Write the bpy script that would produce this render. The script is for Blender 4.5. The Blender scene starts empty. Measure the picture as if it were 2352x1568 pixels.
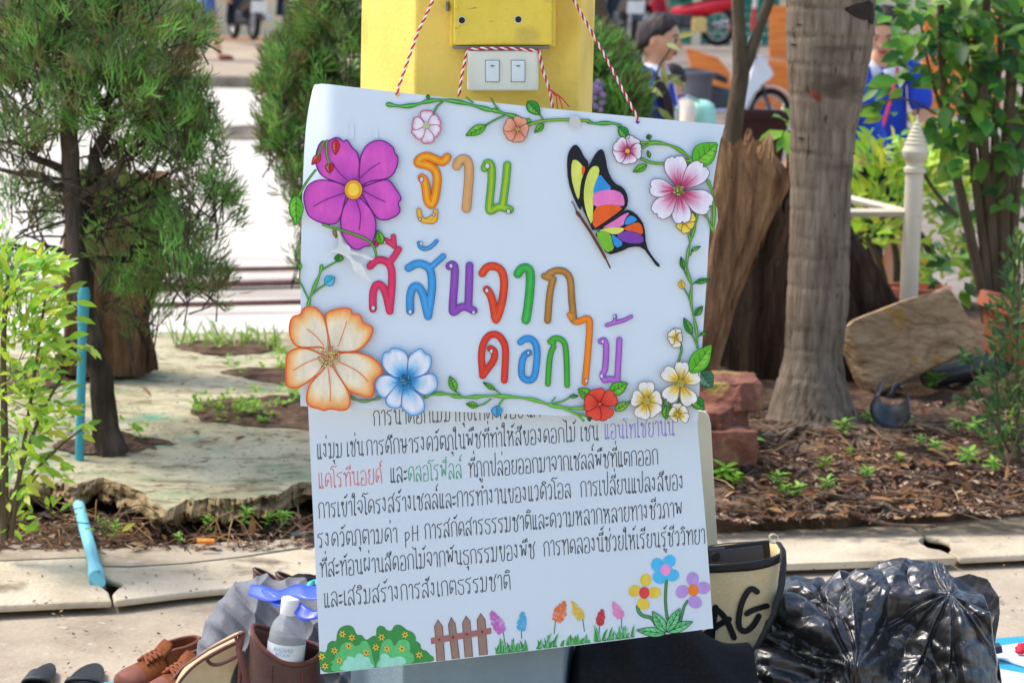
import bpy, bmesh, math, random
from mathutils import Vector, Matrix, noise
from mathutils.geometry import tessellate_polygon
random.seed(7)
rnd = random.random
uni = random.uniform
PI = math.pi
scene = bpy.context.scene
COL = scene.collection

# ---------------------------------------------------------------- camera, sky, sun, exposure
LENS, PITCH, ROLL, H = 85.0, 7.83, 1.4, 1.3
cd = bpy.data.cameras.new('camera'); cam = bpy.data.objects.new('camera', cd); COL.objects.link(cam)
cd.lens = LENS; cd.sensor_width = 36; cd.clip_start = 0.1; cd.clip_end = 2000
RM = Matrix.Rotation(math.radians(90 - PITCH), 3, 'X') @ Matrix.Rotation(math.radians(ROLL), 3, 'Z')
cam.location = (0, 0, H); cam.rotation_euler = RM.to_euler()
cd.dof.use_dof = True; cd.dof.focus_distance = 3.95; cd.dof.aperture_fstop = 9.0
scene.camera = cam
wd = bpy.data.worlds.new('World'); scene.world = wd; wd.use_nodes = True
nt = wd.node_tree; bg = nt.nodes['Background']
sky = nt.nodes.new('ShaderNodeTexSky'); sky.sky_type = 'NISHITA'; sky.sun_disc = False
SUN_EL, SUN_ROT = math.radians(58), math.radians(-72)
sky.sun_elevation = SUN_EL; sky.sun_rotation = SUN_ROT
sky.air_density = 1.0; sky.dust_density = 2.5; sky.ozone_density = 1.0
hs_ = nt.nodes.new('ShaderNodeHueSaturation'); hs_.inputs['Saturation'].default_value = 1.0; nt.links.new(sky.outputs[0], hs_.inputs['Color']); nt.links.new(hs_.outputs[0], bg.inputs[0]); bg.inputs[1].default_value = 0.15
sl = bpy.data.lights.new('sun', 'SUN'); so = bpy.data.objects.new('sun', sl); COL.objects.link(so)
sl.energy = 1.2; sl.angle = math.radians(14); sl.color = (1, 0.95, 0.87)
sdir = Vector((math.sin(SUN_ROT) * math.cos(SUN_EL), math.cos(SUN_ROT) * math.cos(SUN_EL), math.sin(SUN_EL)))
so.rotation_euler = sdir.to_track_quat('Z', 'Y').to_euler()
scene.view_settings.view_transform = 'Standard'; scene.view_settings.look = 'None'
scene.view_settings.exposure = 1.14; scene.view_settings.gamma = 1.0

# ---------------------------------------------------------------- measuring helpers (photo measured at 2352 x 1568)
FPX = LENS / 36 * 2352
CAM = Vector((0, 0, H))
def ray(px, py): return RM @ Vector(((px - 1176) / FPX, -(py - 784) / FPX, -1))
def W(px, py, Y):
    d = ray(px, py); return CAM + d * (Y / d.y)
def G(px, py, z=0.0):
    d = ray(px, py); return CAM + d * ((z - H) / d.z)
def mpp(Y): return Y / FPX
def lin(c):
    c /= 255.0
    return c / 12.92 if c <= 0.04045 else ((c + 0.055) / 1.055) ** 2.4
def C(r, g, b): return (lin(r), lin(g), lin(b))
def pts(s): return [tuple(float(a) for a in p.split()) for p in s.split(',')]
ZOOM = {1: (1100, 0, 1.30667), 2: (1100, 800, 1.74222), 3: (1900, 800, 1.742), 4: (1200, 1600, 2.61333), 5: (2000, 1600, 2.61333),
        6: (1200, 2150, 2.61333), 7: (2000, 2150, 2.61333), 8: (2700, 1700, 1.52077), 9: (0, 1700, 1.52077)}
def Z(k, p):
    ox, oy, s = ZOOM[k]; return ((p[0] / s + ox) / 1.74150, (p[1] / s + oy) / 1.74150)
def ZP(k, s): return [Z(k, p) for p in pts(s)]
def zs(k): return 1.0 / (ZOOM[k][2] * 1.7415)
def lerp(a, b, t): return a + (b - a) * t
def interp(tab, x):
    if x <= tab[0][0]: return tab[0][1]
    for (x0, y0), (x1, y1) in zip(tab, tab[1:]):
        if x <= x1: return lerp(y0, y1, (x - x0) / (x1 - x0))
    return tab[-1][1]
def smooth(P, it=2, closed=False):
    for _ in range(it):
        Q = []
        n = len(P)
        if not closed: Q.append(P[0])
        for i in range(n if closed else n - 1):
            a, b = P[i], P[(i + 1) % n]
            Q.append(tuple(lerp(u, v, .25) for u, v in zip(a, b))); Q.append(tuple(lerp(u, v, .75) for u, v in zip(a, b)))
        if not closed: Q.append(P[-1])
        P = Q
    return P
def N3(x, y, z, s=1.0): return noise.noise(Vector((x * s, y * s, z * s)))
def fbm(x, y, z, s=1.0, o=4): return noise.fractal(Vector((x * s, y * s, z * s)), 1.0, 2.0, o)

# ---------------------------------------------------------------- objects, labels
def props(o, label=None, cat=None, group=None, kind=None):
    if label: o['label'] = label
    if cat: o['category'] = cat
    if group: o['group'] = group
    if kind: o['kind'] = kind
    return o
def thing(name, label, cat, loc=(0, 0, 0), group=None):
    o = bpy.data.objects.new(name, None); COL.objects.link(o); o.empty_display_size = 0.05
    o.location = loc; return props(o, label, cat, group)
def wloc(o):
    v = Vector((0, 0, 0))
    while o is not None: v += o.location; o = o.parent
    return v
def dup(root, loc, rotz=0, scale=1, label=None):
    r = root.copy(); COL.objects.link(r); r.location = loc; r.rotation_euler = (0, 0, rotz); r.scale = (scale,) * 3
    if label: r['label'] = label
    for ch in list(root.children):
        c = ch.copy(); COL.objects.link(c); c.parent = r
        for g in list(ch.children):
            d = g.copy(); COL.objects.link(d); d.parent = c
    return r
class MB:
    def __init__(s): s.v = []; s.f = []; s.c = []; s.col = False
    def add(s, vs, fs, c=None):
        o = len(s.v); s.v += [tuple(v) for v in vs]; s.f += [tuple(i + o for i in f) for f in fs]
        if c is None: s.c += [(1, 1, 1)] * len(vs)
        elif isinstance(c, list): s.c += c; s.col = True
        else: s.c += [c] * len(vs); s.col = True
        return s
    def box(s, ctr, size, rot=None, c=None, taper=1.0):
        x, y, z = (a / 2 for a in size); R = rot or Matrix.Identity(3); ctr = Vector(ctr)
        vs = [ctr + R @ Vector((sx * x * (taper if sz > 0 else 1), sy * y * (taper if sz > 0 else 1), sz * z)) for sz in (-1, 1) for sx, sy in ((-1, -1), (1, -1), (1, 1), (-1, 1))]
        return s.add(vs, [(3, 2, 1, 0), (4, 5, 6, 7), (0, 1, 5, 4), (1, 2, 6, 5), (2, 3, 7, 6), (3, 0, 4, 7)], c)
    def tube(s, P, r, n=8, c=None, cap=True, flat=1.0):
        P = [Vector(p) for p in P]; m = len(P); rr = r if isinstance(r, (list, tuple)) else [r] * m
        vs = []; up = Vector((0.13, 0.21, 1)).normalized()
        for i in range(m):
            t = (P[min(i + 1, m - 1)] - P[max(i - 1, 0)])
            t = t.normalized() if t.length > 1e-9 else Vector((0, 0, 1))
            a = t.cross(up)
            if a.length < 1e-3: a = t.cross(Vector((1, 0, 0)))
            a.normalize(); b = t.cross(a).normalized(); up = a.cross(t) if i else up
            up = a.cross(t).normalized()
            vs += [P[i] + (a * math.cos(2 * PI * k / n) + b * math.sin(2 * PI * k / n) * flat) * rr[i] for k in range(n)]
        fs = [(i * n + k, i * n + (k + 1) % n, (i + 1) * n + (k + 1) % n, (i + 1) * n + k) for i in range(m - 1) for k in range(n)]
        if cap: fs += [tuple(range(n))[::-1], tuple((m - 1) * n + k for k in range(n))]
        return s.add(vs, fs, c)
    def lathe(s, prof, ctr, n=24, sx=1.0, sy=1.0, c=None, rot=None, caps=True):
        ctr = Vector(ctr); R = rot or Matrix.Identity(3); m = len(prof)
        vs = [ctr + R @ Vector((r * math.cos(2 * PI * k / n) * sx, r * math.sin(2 * PI * k / n) * sy, z)) for r, z in prof for k in range(n)]
        fs = [(i * n + k, i * n + (k + 1) % n, (i + 1) * n + (k + 1) % n, (i + 1) * n + k) for i in range(m - 1) for k in range(n)]
        if caps: fs += [tuple(range(n))[::-1], tuple((m - 1) * n + k for k in range(n))]
        return s.add(vs, fs, c)
    def ball(s, ctr, r, c=None, seg=12, rings=8, sq=(1, 1, 1), rot=None, nz=0.0, ns=3.0):
        R = rot or Matrix.Identity(3); ctr = Vector(ctr); vs = []
        for i in range(rings + 1):
            th = PI * i / rings
            for k in range(seg):
                d = Vector((math.sin(th) * math.cos(2 * PI * k / seg), math.sin(th) * math.sin(2 * PI * k / seg), math.cos(th)))
                q = 1 + (nz * N3(d.x + ctr.x * 7, d.y + ctr.y * 5, d.z + ctr.z * 3, ns) if nz else 0)
                vs.append(ctr + R @ Vector((d.x * sq[0], d.y * sq[1], d.z * sq[2])) * r * q)
        return s.add(vs, [(i * seg + k, (i + 1) * seg + k, (i + 1) * seg + (k + 1) % seg, i * seg + (k + 1) % seg) for i in range(rings) for k in range(seg)], c)
    def torus(s, ctr, R0, r, rot=None, n=28, m=8, c=None):
        R = rot or Matrix.Identity(3); ctr = Vector(ctr)
        vs = [ctr + R @ Vector(((R0 + r * math.cos(2 * PI * j / m)) * math.cos(2 * PI * i / n), (R0 + r * math.cos(2 * PI * j / m)) * math.sin(2 * PI * i / n), r * math.sin(2 * PI * j / m))) for i in range(n) for j in range(m)]
        return s.add(vs, [(i * m + j, ((i + 1) % n) * m + j, ((i + 1) % n) * m + (j + 1) % m, i * m + (j + 1) % m) for i in range(n) for j in range(m)], c)
    def sheet(s, fn, nu, nv, c=None):
        vs = [fn(i / nu, j / nv) for j in range(nv + 1) for i in range(nu + 1)]
        w = nu + 1
        return s.add(vs, [(j * w + i, j * w + i + 1, (j + 1) * w + i + 1, (j + 1) * w + i) for j in range(nv) for i in range(nu)], c)
    def prism(s, P, off, c=None):
        P = [Vector(p) for p in P]; off = Vector(off); n = len(P)
        tri = tessellate_polygon([P])
        fs = [tuple(t) for t in tri] + [tuple(i + n for i in t[::-1]) for t in tri] + [(i, (i + 1) % n, n + (i + 1) % n, n + i) for i in range(n)]
        return s.add(P + [p + off for p in P], fs, c)
    def leaf(s, p, d, nrm, L, Wd, c):
        d = d.normalized(); sd = d.cross(nrm)
        if sd.length < 1e-4: sd = d.cross(Vector((0.3, 1, 0.2)))
        sd.normalize(); up = sd.cross(d)
        A = p + d * L * .35 + up * L * .05; B = p + d * L * .7 + up * L * .03
        vs = [p, A + sd * Wd * .5, B + sd * Wd * .38, p + d * L - up * L * .08, B - sd * Wd * .38, A - sd * Wd * .5, A - up * Wd * .14, B - up * Wd * .12]
        s.add(vs, [(0, 1, 6), (1, 2, 7, 6), (2, 3, 7), (0, 6, 5), (6, 7, 4, 5), (7, 3, 4)], c)
    def build(s, name, mat, parent=None, sm=True, bev=0.0, sub=0, sharp=40, solid=0.0):
        me = bpy.data.meshes.new(name)
        o = wloc(parent) if parent is not None else Vector((0, 0, 0))
        me.from_pydata([(x - o.x, y - o.y, z - o.z) for x, y, z in s.v], [], s.f)
        if s.col:
            at = me.color_attributes.new('Col', 'FLOAT_COLOR', 'POINT')
            at.data.foreach_set('color', [q for c in s.c for q in (c[0], c[1], c[2], 1.0)])
        bm = bmesh.new(); bm.from_mesh(me)
        if len(bm.faces) < 30000 and not s.col: bmesh.ops.recalc_face_normals(bm, faces=bm.faces)
        for f in bm.faces: f.smooth = sm
        if sm and sharp:
            a = math.radians(sharp)
            for e in bm.edges:
                if len(e.link_faces) == 2 and e.calc_face_angle(0) > a: e.smooth = False
        bm.to_mesh(me); bm.free()
        if isinstance(mat, (list, tuple)):
            for q in mat: me.materials.append(q)
        else: me.materials.append(mat)
        ob = bpy.data.objects.new(name, me); COL.objects.link(ob)
        if parent is not None: ob.parent = parent
        if solid:
            q = ob.modifiers.new('thick', 'SOLIDIFY'); q.thickness = solid; q.offset = 0
        if bev:
            q = ob.modifiers.new('bevel', 'BEVEL'); q.width = bev; q.segments = 2; q.limit_method = 'ANGLE'
        if sub:
            q = ob.modifiers.new('sub', 'SUBSURF'); q.levels = sub; q.render_levels = sub
        return ob
    def solo(s, name, mat, label, cat, group=None, **k):
        return props(s.build(name, mat, None, **k), label, cat, group)

# ---------------------------------------------------------------- materials
def mat(name, cols, scale=6.0, rough=0.7, bump=0.0, bscale=None, stretch=(1, 1, 1), detail=6.0, spec=0.3, metal=0.0, attr=False, pos=None, distort=0.0, transl=0.0, extra=None, coat=0.0, bdist=0.02):
    m = bpy.data.materials.new(name); m.use_nodes = True; t = m.node_tree; N = t.nodes; L = t.links
    b = N['Principled BSDF']; b.inputs['Roughness'].default_value = rough; b.inputs['Metallic'].default_value = metal
    b.inputs['Specular IOR Level'].default_value = spec; b.inputs['Coat Weight'].default_value = coat
    tc = N.new('ShaderNodeTexCoord'); mp = N.new('ShaderNodeMapping'); mp.inputs['Scale'].default_value = stretch
    L.new(tc.outputs['Object'], mp.inputs['Vector'])
    nz = N.new('ShaderNodeTexNoise'); nz.inputs['Scale'].default_value = scale; nz.inputs['Detail'].default_value = detail
    nz.inputs['Distortion'].default_value = distort; nz.inputs['Roughness'].default_value = 0.62
    L.new(mp.outputs[0], nz.inputs['Vector'])
    rp = N.new('ShaderNodeValToRGB'); n = len(cols)
    ps = pos or [0.3 + 0.4 * i / max(1, n - 1) for i in range(n)]
    rp.color_ramp.elements[0].position = ps[0]; rp.color_ramp.elements[0].color = (*cols[0], 1)
    rp.color_ramp.elements[1].position = ps[-1] if n > 1 else 1; rp.color_ramp.elements[1].color = (*cols[-1], 1)
    for i in range(1, n - 1):
        e = rp.color_ramp.elements.new(ps[i]); e.color = (*cols[i], 1)
    L.new(nz.outputs['Fac'], rp.inputs[0]); out = rp.outputs[0]
    if attr:
        a = N.new('ShaderNodeAttribute'); a.attribute_name = 'Col'
        mx = N.new('ShaderNodeMix'); mx.data_type = 'RGBA'; mx.blend_type = 'MULTIPLY'; mx.inputs[0].default_value = 1
        L.new(a.outputs['Color'], mx.inputs[6]); L.new(out, mx.inputs[7]); out = mx.outputs[2]
    if extra:      # stains with a shape of their own: (colour, scale, low, high, stretch)
        for (c2, s2, lo, hi, st2) in extra:
            mp2 = N.new('ShaderNodeMapping'); mp2.inputs['Scale'].default_value = st2; mp2.inputs['Location'].default_value = (s2, 3.1, 1.7)
            L.new(tc.outputs['Object'], mp2.inputs['Vector'])
            n2 = N.new('ShaderNodeTexNoise'); n2.inputs['Scale'].default_value = s2; n2.inputs['Detail'].default_value = 5
            L.new(mp2.outputs[0], n2.inputs['Vector'])
            mr = N.new('ShaderNodeMapRange'); mr.inputs[1].default_value = lo; mr.inputs[2].default_value = hi; L.new(n2.outputs['Fac'], mr.inputs[0])
            mx = N.new('ShaderNodeMix'); mx.data_type = 'RGBA'; L.new(mr.outputs[0], mx.inputs[0]); L.new(out, mx.inputs[6]); mx.inputs[7].default_value = (*c2, 1); out = mx.outputs[2]
    L.new(out, b.inputs['Base Color'])
    if bump:
        nb = N.new('ShaderNodeTexNoise'); nb.inputs['Scale'].default_value = bscale or scale * 4; nb.inputs['Detail'].default_value = 6
        L.new(mp.outputs[0], nb.inputs['Vector'])
        bu = N.new('ShaderNodeBump'); bu.inputs['Strength'].default_value = bump; bu.inputs['Distance'].default_value = bdist
        L.new(nb.outputs['Fac'], bu.inputs['Height']); L.new(bu.outputs[0], b.inputs['Normal'])
    if transl:
        tr = N.new('ShaderNodeBsdfTranslucent'); L.new(out, tr.inputs['Color'])
        ms = N.new('ShaderNodeMixShader'); ms.inputs[0].default_value = transl
        L.new(b.outputs[0], ms.inputs[1]); L.new(tr.outputs[0], ms.inputs[2]); L.new(ms.outputs[0], N['Material Output'].inputs[0])
    return m
def flat(name, c, rough=0.6, **k): return mat(name, [tuple(x * .9 for x in c), tuple(min(1, x * 1.06) for x in c)], rough=rough, **k)
WH = [(0.9, 0.9, 0.9), (1, 1, 1)]
M_LEAF = mat('leaf', [(0.75, 0.75, 0.75), (1.1, 1.1, 1.05)], scale=9, rough=0.45, attr=True, transl=0.35, spec=0.4)
M_NEEDLE = mat('needle', [(0.7, 0.72, 0.7), (1.15, 1.12, 1.05)], scale=14, rough=0.6, attr=True, transl=0.3, spec=0.2)
M_BARK = mat('bark', [(0.018, 0.013, 0.01), (0.06, 0.045, 0.033), (0.13, 0.1, 0.075)], scale=18, rough=0.95, bump=0.8, bscale=60, stretch=(1, 1, .25), spec=0.1)
M_PAPER = mat('white_card', [(0.62, 0.70, 0.755), (0.66, 0.74, 0.795)], scale=3, rough=0.5, spec=0.35, bump=0.03, bscale=900)
M_INK = mat('coloured_paper', [(0.86, 0.86, 0.86), (1.08, 1.08, 1.08)], scale=90, rough=0.6, attr=True, spec=0.25, stretch=(1, 1, .4))
M_PEN = mat('pen_ink', [(0.95, 0.95, 0.95), (1, 1, 1)], scale=50, rough=0.5, attr=True, spec=0.2)
# ================================================================ THE SETTING
def ss(a, b, x):
    t = max(0.0, min(1.0, (x - a) / (b - a))); return t * t * (3 - 2 * t)
M_CONC = mat('pale_concrete', [C(138, 124, 104), C(175, 160, 137), C(191, 177, 155)], scale=2.2, rough=0.85, bump=0.25, bscale=60, spec=0.2,
             extra=[(C(120, 108, 88), 5.0, .60, .72, (1, 1, 1)), (C(186, 176, 160), 30, .62, .7, (1, 1, 1)), (C(95, 82, 66), 70, .70, .76, (1, 1, 1))])
M_SLAB = mat('slab_concrete', [C(166, 151, 126), C(198, 183, 156), C(211, 197, 172)], scale=3.5, rough=0.85, bump=0.35, bscale=70, spec=0.2,
             extra=[(C(126, 112, 90), 4.2, .60, .68, (1, 1, 1)), (C(112, 98, 80), 26, .68, .74, (1, 1, 1)), (C(60, 54, 46), 90, .72, .76, (1, 1, 1))])
M_COURT = mat('courtyard_concrete', [C(196, 186, 170), C(214, 205, 190)], scale=.7, rough=0.8, bump=0.1, bscale=20, extra=[(C(164, 152, 136), .5, .58, .72, (1, 3, 1))])
M_MOUND = mat('mossy_cement', [C(134, 126, 98), C(184, 174, 140), C(202, 192, 162)], scale=2.5, rough=0.9, bump=0.5, bscale=45, spec=0.15, distort=.4,
              extra=[(C(128, 146, 108), 2.6, .52, .70, (1, 2.2, 1)), (C(126, 114, 84), 7, .54, .70, (1, 2.5, 1)), (C(92, 82, 60), 22, .58, .70, (1, 1.6, 1)), (C(104, 152, 124), 3.6, .60, .72, (1, 2, 1)), (C(70, 64, 48), 60, .66, .74, (1, 1, 1))])
M_CRUST = mat('crumbling_cement', [C(92, 76, 54), C(150, 128, 92), C(188, 166, 126)], scale=14, rough=0.95, bump=1.0, bscale=40, spec=0.1)
M_SOIL = mat('dark_soil', [C(56, 43, 35), C(100, 79, 64), C(134, 108, 88)], scale=12, rough=0.95, bump=0.9, bscale=60, spec=0.1)
def hg(x, y):
    wl = ss(3.0, -1.0, x) if False else 1 - ss(-1.0, 2.0, x)
    return wl * .257 * ss(12, 30, y) + (1 - wl) * .75 * ss(27.5, 34, y)
g = MB()
xs = [-400, -120, -40] + [-20 + i * 1.0 for i in range(41)] + [40, 120, 400]
ys = [-30, 0] + [2 + i * 1.0 for i in range(44)] + [60, 120, 400, 900]
vs = [(x, y, hg(x, min(y, 45)) - .012) for y in ys for x in xs]; w = len(xs)
g.add(vs, [(j * w + i, j * w + i + 1, (j + 1) * w + i + 1, (j + 1) * w + i) for j in range(len(ys) - 1) for i in range(w - 1)])
props(g.build('courtyard', M_COURT), kind='structure')
FRONT = [(-300, 1432), (0, 1416), (257, 1404), (400, 1388), (560, 1372), (1000, 1352), (1700, 1324), (2215, 1306), (2352, 1299), (2700, 1282)]
BACK = [(-300, 1284), (0, 1278), (226, 1276), (480, 1262), (710, 1244), (1100, 1234), (1648, 1218), (2086, 1199), (2352, 1178), (2700, 1160)]
FR = lambda px, z=0: G(px, interp(FRONT, px), z)
BK = lambda px, z=0: G(px, interp(BACK, px), z)
# front pavement
pv = MB()
def fpv(u, v):
    px = lerp(-300, 2700, u); a = FR(px); b = Vector((a.x * .8, 2.0, 0)); p = a.lerp(b, v) + Vector((0, .05, 0)) * (1 - v)
    p.z = .004 * fbm(p.x, p.y, 1, 1.4); return p
pv.sheet(fpv, 40, 20)
props(pv.build('pavement', M_CONC), kind='structure')
# drain channel dirt under the slabs and in front of the mound
dr = MB()
def fdr(u, v):
    px = lerp(-300, 2700, u); a = FR(px) + Vector((0, .03, 0)); b = BK(px) + Vector((0, .75, 0))
    p = a.lerp(b, v); p.z = -.006 + (.02 * ss(.5, .8, v) + .02 * fbm(p.x, p.y, 0, 5)) * ss(.45, .6, v); return p
dr.sheet(fdr, 150, 40)
props(dr.build('drain_bed', M_SOIL), kind='structure')
# drain cover slabs
def slab(name, outline, label, z=.05):
    P = [G(a, b, z) for a, b in outline]
    m = MB(); m.prism(P, (0, 0, -.016))
    o = m.solo(name, M_SLAB, label, 'drain cover', 'concrete drain covers along the pavement', sm=False, bev=.006); return o
F_ = lambda px: (px, interp(FRONT, px) - 26); B_ = lambda px: (px, interp(BACK, px))
slab('drain_cover', [(-300, 1290), (0, 1288), (202, 1280), (210, 1318), (222, 1334), (233, 1344), (250, 1358), (257, 1379), F_(180), F_(0), F_(-300)], 'concrete drain cover left of the bent blue pipe, with a broken corner', .03)
slab('drain_cover', [(226, 1300), (300, 1302), (420, 1294), (560, 1278), (710, 1256), B_(1000), F_(1000), F_(700), F_(560), F_(400), (262, 1379), (258, 1362), (272, 1348), (284, 1345), (278, 1336), (238, 1326)], 'long concrete drain cover right of the bent blue pipe, with a chipped black hole', .03)
slab('drain_cover', [(1010, 1234), B_(1400), B_(1648), B_(1900), (2082, 1200), (2108, 1222), (2122, 1232), (2110, 1238), (2112, 1246), (2132, 1258), (2160, 1263), (2172, 1268), (2186, 1276), F_(2196), F_(2000), F_(1700), F_(1200), F_(1010)], 'wide concrete drain cover behind the cream tote, a gouged hole at its end', .03)
slab('drain_cover', [(2088, 1198), B_(2200), B_(2352), B_(2700), F_(2700), F_(2352), F_(2204), (2190, 1274), (2178, 1266), (2186, 1258), (2180, 1244), (2160, 1236), (2128, 1231), (2112, 1220)], 'concrete drain cover at the far right behind the black rubbish bag', .03)
# thin mortar strip behind the left slabs
ms = MB(); ms.prism([G(a, b, .026) for a, b in [(-300, 1262), (0, 1262), (300, 1258), (480, 1246), (700, 1236), (700, 1254), (560, 1276), (420, 1292), (300, 1299), (215, 1298), (200, 1278), (0, 1286), (-300, 1288)]], (0, 0, -.022))
props(ms.build('mortar_strip', M_CONC, sm=False), kind='structure')
# left mound of painted cement
LIP = [(-300, 1180), (0, 1172), (60, 1160), (120, 1150), (180, 1158), (235, 1142), (290, 1160), (330, 1176), (352, 1204), (385, 1216), (420, 1196), (480, 1190), (560, 1190), (640, 1180), (690, 1152), (800, 1150), (1100, 1150)]
def hm(y, yl=6.05): return .10 + .06 * ss(yl, yl + .7, y)
def lipf(px): return interp(LIP, px) - 46 + 3 * N3(px * .05, 1, 2) + 3 * N3(px * .16, 5, 2)
def GM(px, py):
    z = .14
    for _ in range(8): z = hm(G(px, py, z).y)
    return G(px, py, z)
mo = MB()
def fmo(u, v):
    px = lerp(-300, 1100, u); a = G(px, lipf(px), .10); b = G(px, 766 + 4 * N3(px * .02, 4, 4), .16); t = v ** 1.5
    p = a.lerp(b, t); p.z = hm(p.y) + .008 * fbm(p.x, p.y, 0, 2.2) * ss(0, .1, t) + .004 * fbm(p.x, p.y, 3, 12); return p
mo.sheet(fmo, 200, 90)
props(mo.build('planting_mound', M_MOUND), kind='structure')
cr = MB()
def fcr(u, v):
    px = lerp(-300, 1100, u); a = G(px, lipf(px), .10); hang = interp(LIP, px) + 16 * N3(px * .03, 8, 1) + 8 * N3(px * .1, 8, 1)
    zb = max(.012, .10 - (hang - lipf(px)) * .00115)
    a.z = hm(a.y) + .004 * fbm(a.x, a.y, 3, 12)
    if v < .6: p = Vector((a.x, a.y - .03 * math.sin(v / .6 * PI) , lerp(a.z, zb, v / .6)))
    else: p = Vector((a.x, a.y + .25 * (v - .6) / .4, zb - .01 * (v - .6)))
    if 0 < v < .62: p += Vector((0, -.045 * fbm(p.x, p.z * 3, 3, 10) - .022 * fbm(p.x, p.z * 2.2, 9, 30), .008 * fbm(p.x, p.z * 2, 4, 30)))
    return p
cr.sheet(fcr, 400, 22)
props(cr.build('broken_mound_edge', M_CRUST), kind='structure')
def bed(outline, name):
    P = smooth([tuple(GM(a, b) + Vector((0, 0, .008))) for a, b in outline], 4, True); P = [(p[0] + .03 * N3(p[0], p[1], 3, 14), p[1] + .05 * N3(p[0], p[1], 8, 14), p[2]) for p in P]; m = MB()
    c = sum((Vector(p) for p in P), Vector()) / len(P); n = len(P); vs = []; fs = []
    for k in range(7):
        t = k / 6
        for i, p in enumerate(P):
            q = Vector(p).lerp(c, t); q.z = hm(q.y) + .014 - .012 * (1 - t) ** 4 + .014 * fbm(q.x, q.y, 2, 9) * t ** .3; vs.append(q)
    for k in range(6):
        for i in range(n): fs.append((k * n + i, k * n + (i + 1) % n, (k + 1) * n + (i + 1) % n, (k + 1) * n + i))
    m.add(vs, fs); return props(m.build(name, M_SOIL), kind='structure')
bed([(120, 1022), (190, 1000), (280, 1000), (360, 1006), (420, 1014), (350, 1030), (280, 1044), (200, 1042), (130, 1036)], 'soil_bed')
bed([(430, 938), (480, 918), (600, 912), (700, 908), (820, 915), (820, 980), (700, 982), (560, 980), (470, 966)], 'soil_bed')
bed([(390, 796), (450, 782), (560, 780), (650, 796), (600, 812), (480, 816)], 'soil_bed')
bed([(500, 850), (620, 842), (720, 846), (760, 880), (640, 884), (560, 872)], 'soil_bed')
bed([(-100, 850), (60, 845), (170, 850), (165, 880), (40, 905), (-120, 910)], 'soil_bed')
# right bed of soil
def hs(y): return interp([(5.3, .02), (5.6, .05), (6.4, .12), (7.2, .155), (9.5, .2)], y)
def GS(px, py):
    z = .12
    for _ in range(8): z = hs(G(px, py, z).y)
    return G(px, py, z)
so_ = MB()
def fso(u, v):
    px = lerp(1020, 2800, u); a = BK(px, .03) - Vector((0, .03 + .03 * N3(px * .02, 3, 3) + .02 * N3(px * .07, 3, 3), 0)); b = G(px, 690, .2); p = a.lerp(b, v ** 1.4)
    p.z = hs(p.y) + .03 * fbm(p.x, p.y, 0, 2.5) * ss(0, .08, v) + .012 * fbm(p.x, p.y, 5, 11) ; p.z = max(p.z, .033 + .03 * ss(0, .05, v)) if v > 0 else .0305; return p
so_.sheet(fso, 150, 100)
props(so_.build('soil', M_SOIL), kind='structure')
# chips and litter on the soil
M_CHIP = mat('bark_chips', [(.7, .7, .7), (1.2, 1.2, 1.2)], scale=30, rough=.9, attr=True, spec=.15)
ch = MB()
CH = [C(116, 84, 68), C(138, 102, 84), C(104, 78, 66), C(84, 66, 58), C(164, 132, 106), C(126, 92, 76), C(78, 62, 54), C(186, 164, 138)]
for i in range(13000):
    px = uni(1560, 2420); py = 1200 - 260 * rnd() ** 1.25 - (px - 1700) * .03
    p = GS(px, py); p.z += .004 + .012 * fbm(p.x, p.y, 5, 11)
    s = uni(.004, .014) * (1.8 if rnd() < .06 else 1); a = uni(0, PI); d = Vector((math.cos(a), math.sin(a), uni(-.4, .5))).normalized(); q = Vector((-d.y, d.x, uni(-.5, .5)))
    ch.add([p + d * s, p + q * s * .45, p - d * s, p - q * s * .45], [(0, 1, 2, 3)], random.choice(CH))
DL = [C(150, 112, 74), C(120, 82, 54), C(172, 138, 96), C(96, 66, 46), C(140, 120, 92)]
for i in range(170):
    px, py = uni(1600, 2380), uni(960, 1205); p = GS(px, py); p.z += .016 + .012 * fbm(p.x, p.y, 5, 11); ch.leaf(p, Vector((uni(-1, 1), uni(-1, 1), uni(-.1, .4))), Vector((uni(-.6, .6), uni(-.6, .6), 1)), uni(.03, .075), uni(.012, .026), random.choice(DL))
for i in range(260):
    px, py = uni(1600, 2380), uni(990, 1205); p = GS(px, py); p.z += .014 + .012 * fbm(p.x, p.y, 5, 11); a = uni(0, PI); q = p + Vector((math.cos(a), math.sin(a), uni(-.1, .25))) * uni(.04, .13); ch.tube([p, p.lerp(q, .5) + Vector((uni(-.008, .008), uni(-.008, .008), .004)), q], [.0022, .002, .001], 4, random.choice(DL + [C(74, 58, 48)] * 3))
props(ch.build('bark_litter', M_CHIP, sm=False), kind='stuff')
dl = MB()
for i in range(1500):
    px = uni(-40, 720); py = uni(1175, 1262); p = G(px, py, .03); s = uni(.006, .022); a = uni(0, PI); d = Vector((math.cos(a), math.sin(a) * .6, uni(-.4, .5))); q = Vector((-d.y, d.x, uni(-.5, .5)))
    dl.add([p + d * s, p + q * s * .25, p - d * s, p - q * s * .25], [(0, 1, 2, 3)], random.choice(CH + [C(60, 44, 34)] * 4))
DL2 = [C(150, 112, 74), C(120, 82, 54), C(172, 138, 96), C(140, 120, 92)]
for i in range(70):
    t = rnd(); p = G(uni(-20, 710), uni(1185, 1262), .035) if t < .7 else GM(uni(60, 680), uni(820, 1130)) + Vector((0, 0, .012)); dl.leaf(p, Vector((uni(-1, 1), uni(-1, 1), uni(-.1, .4))), Vector((uni(-.6, .6), uni(-.6, .6), 1)), uni(.02, .06), uni(.008, .02), random.choice(DL2))
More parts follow.
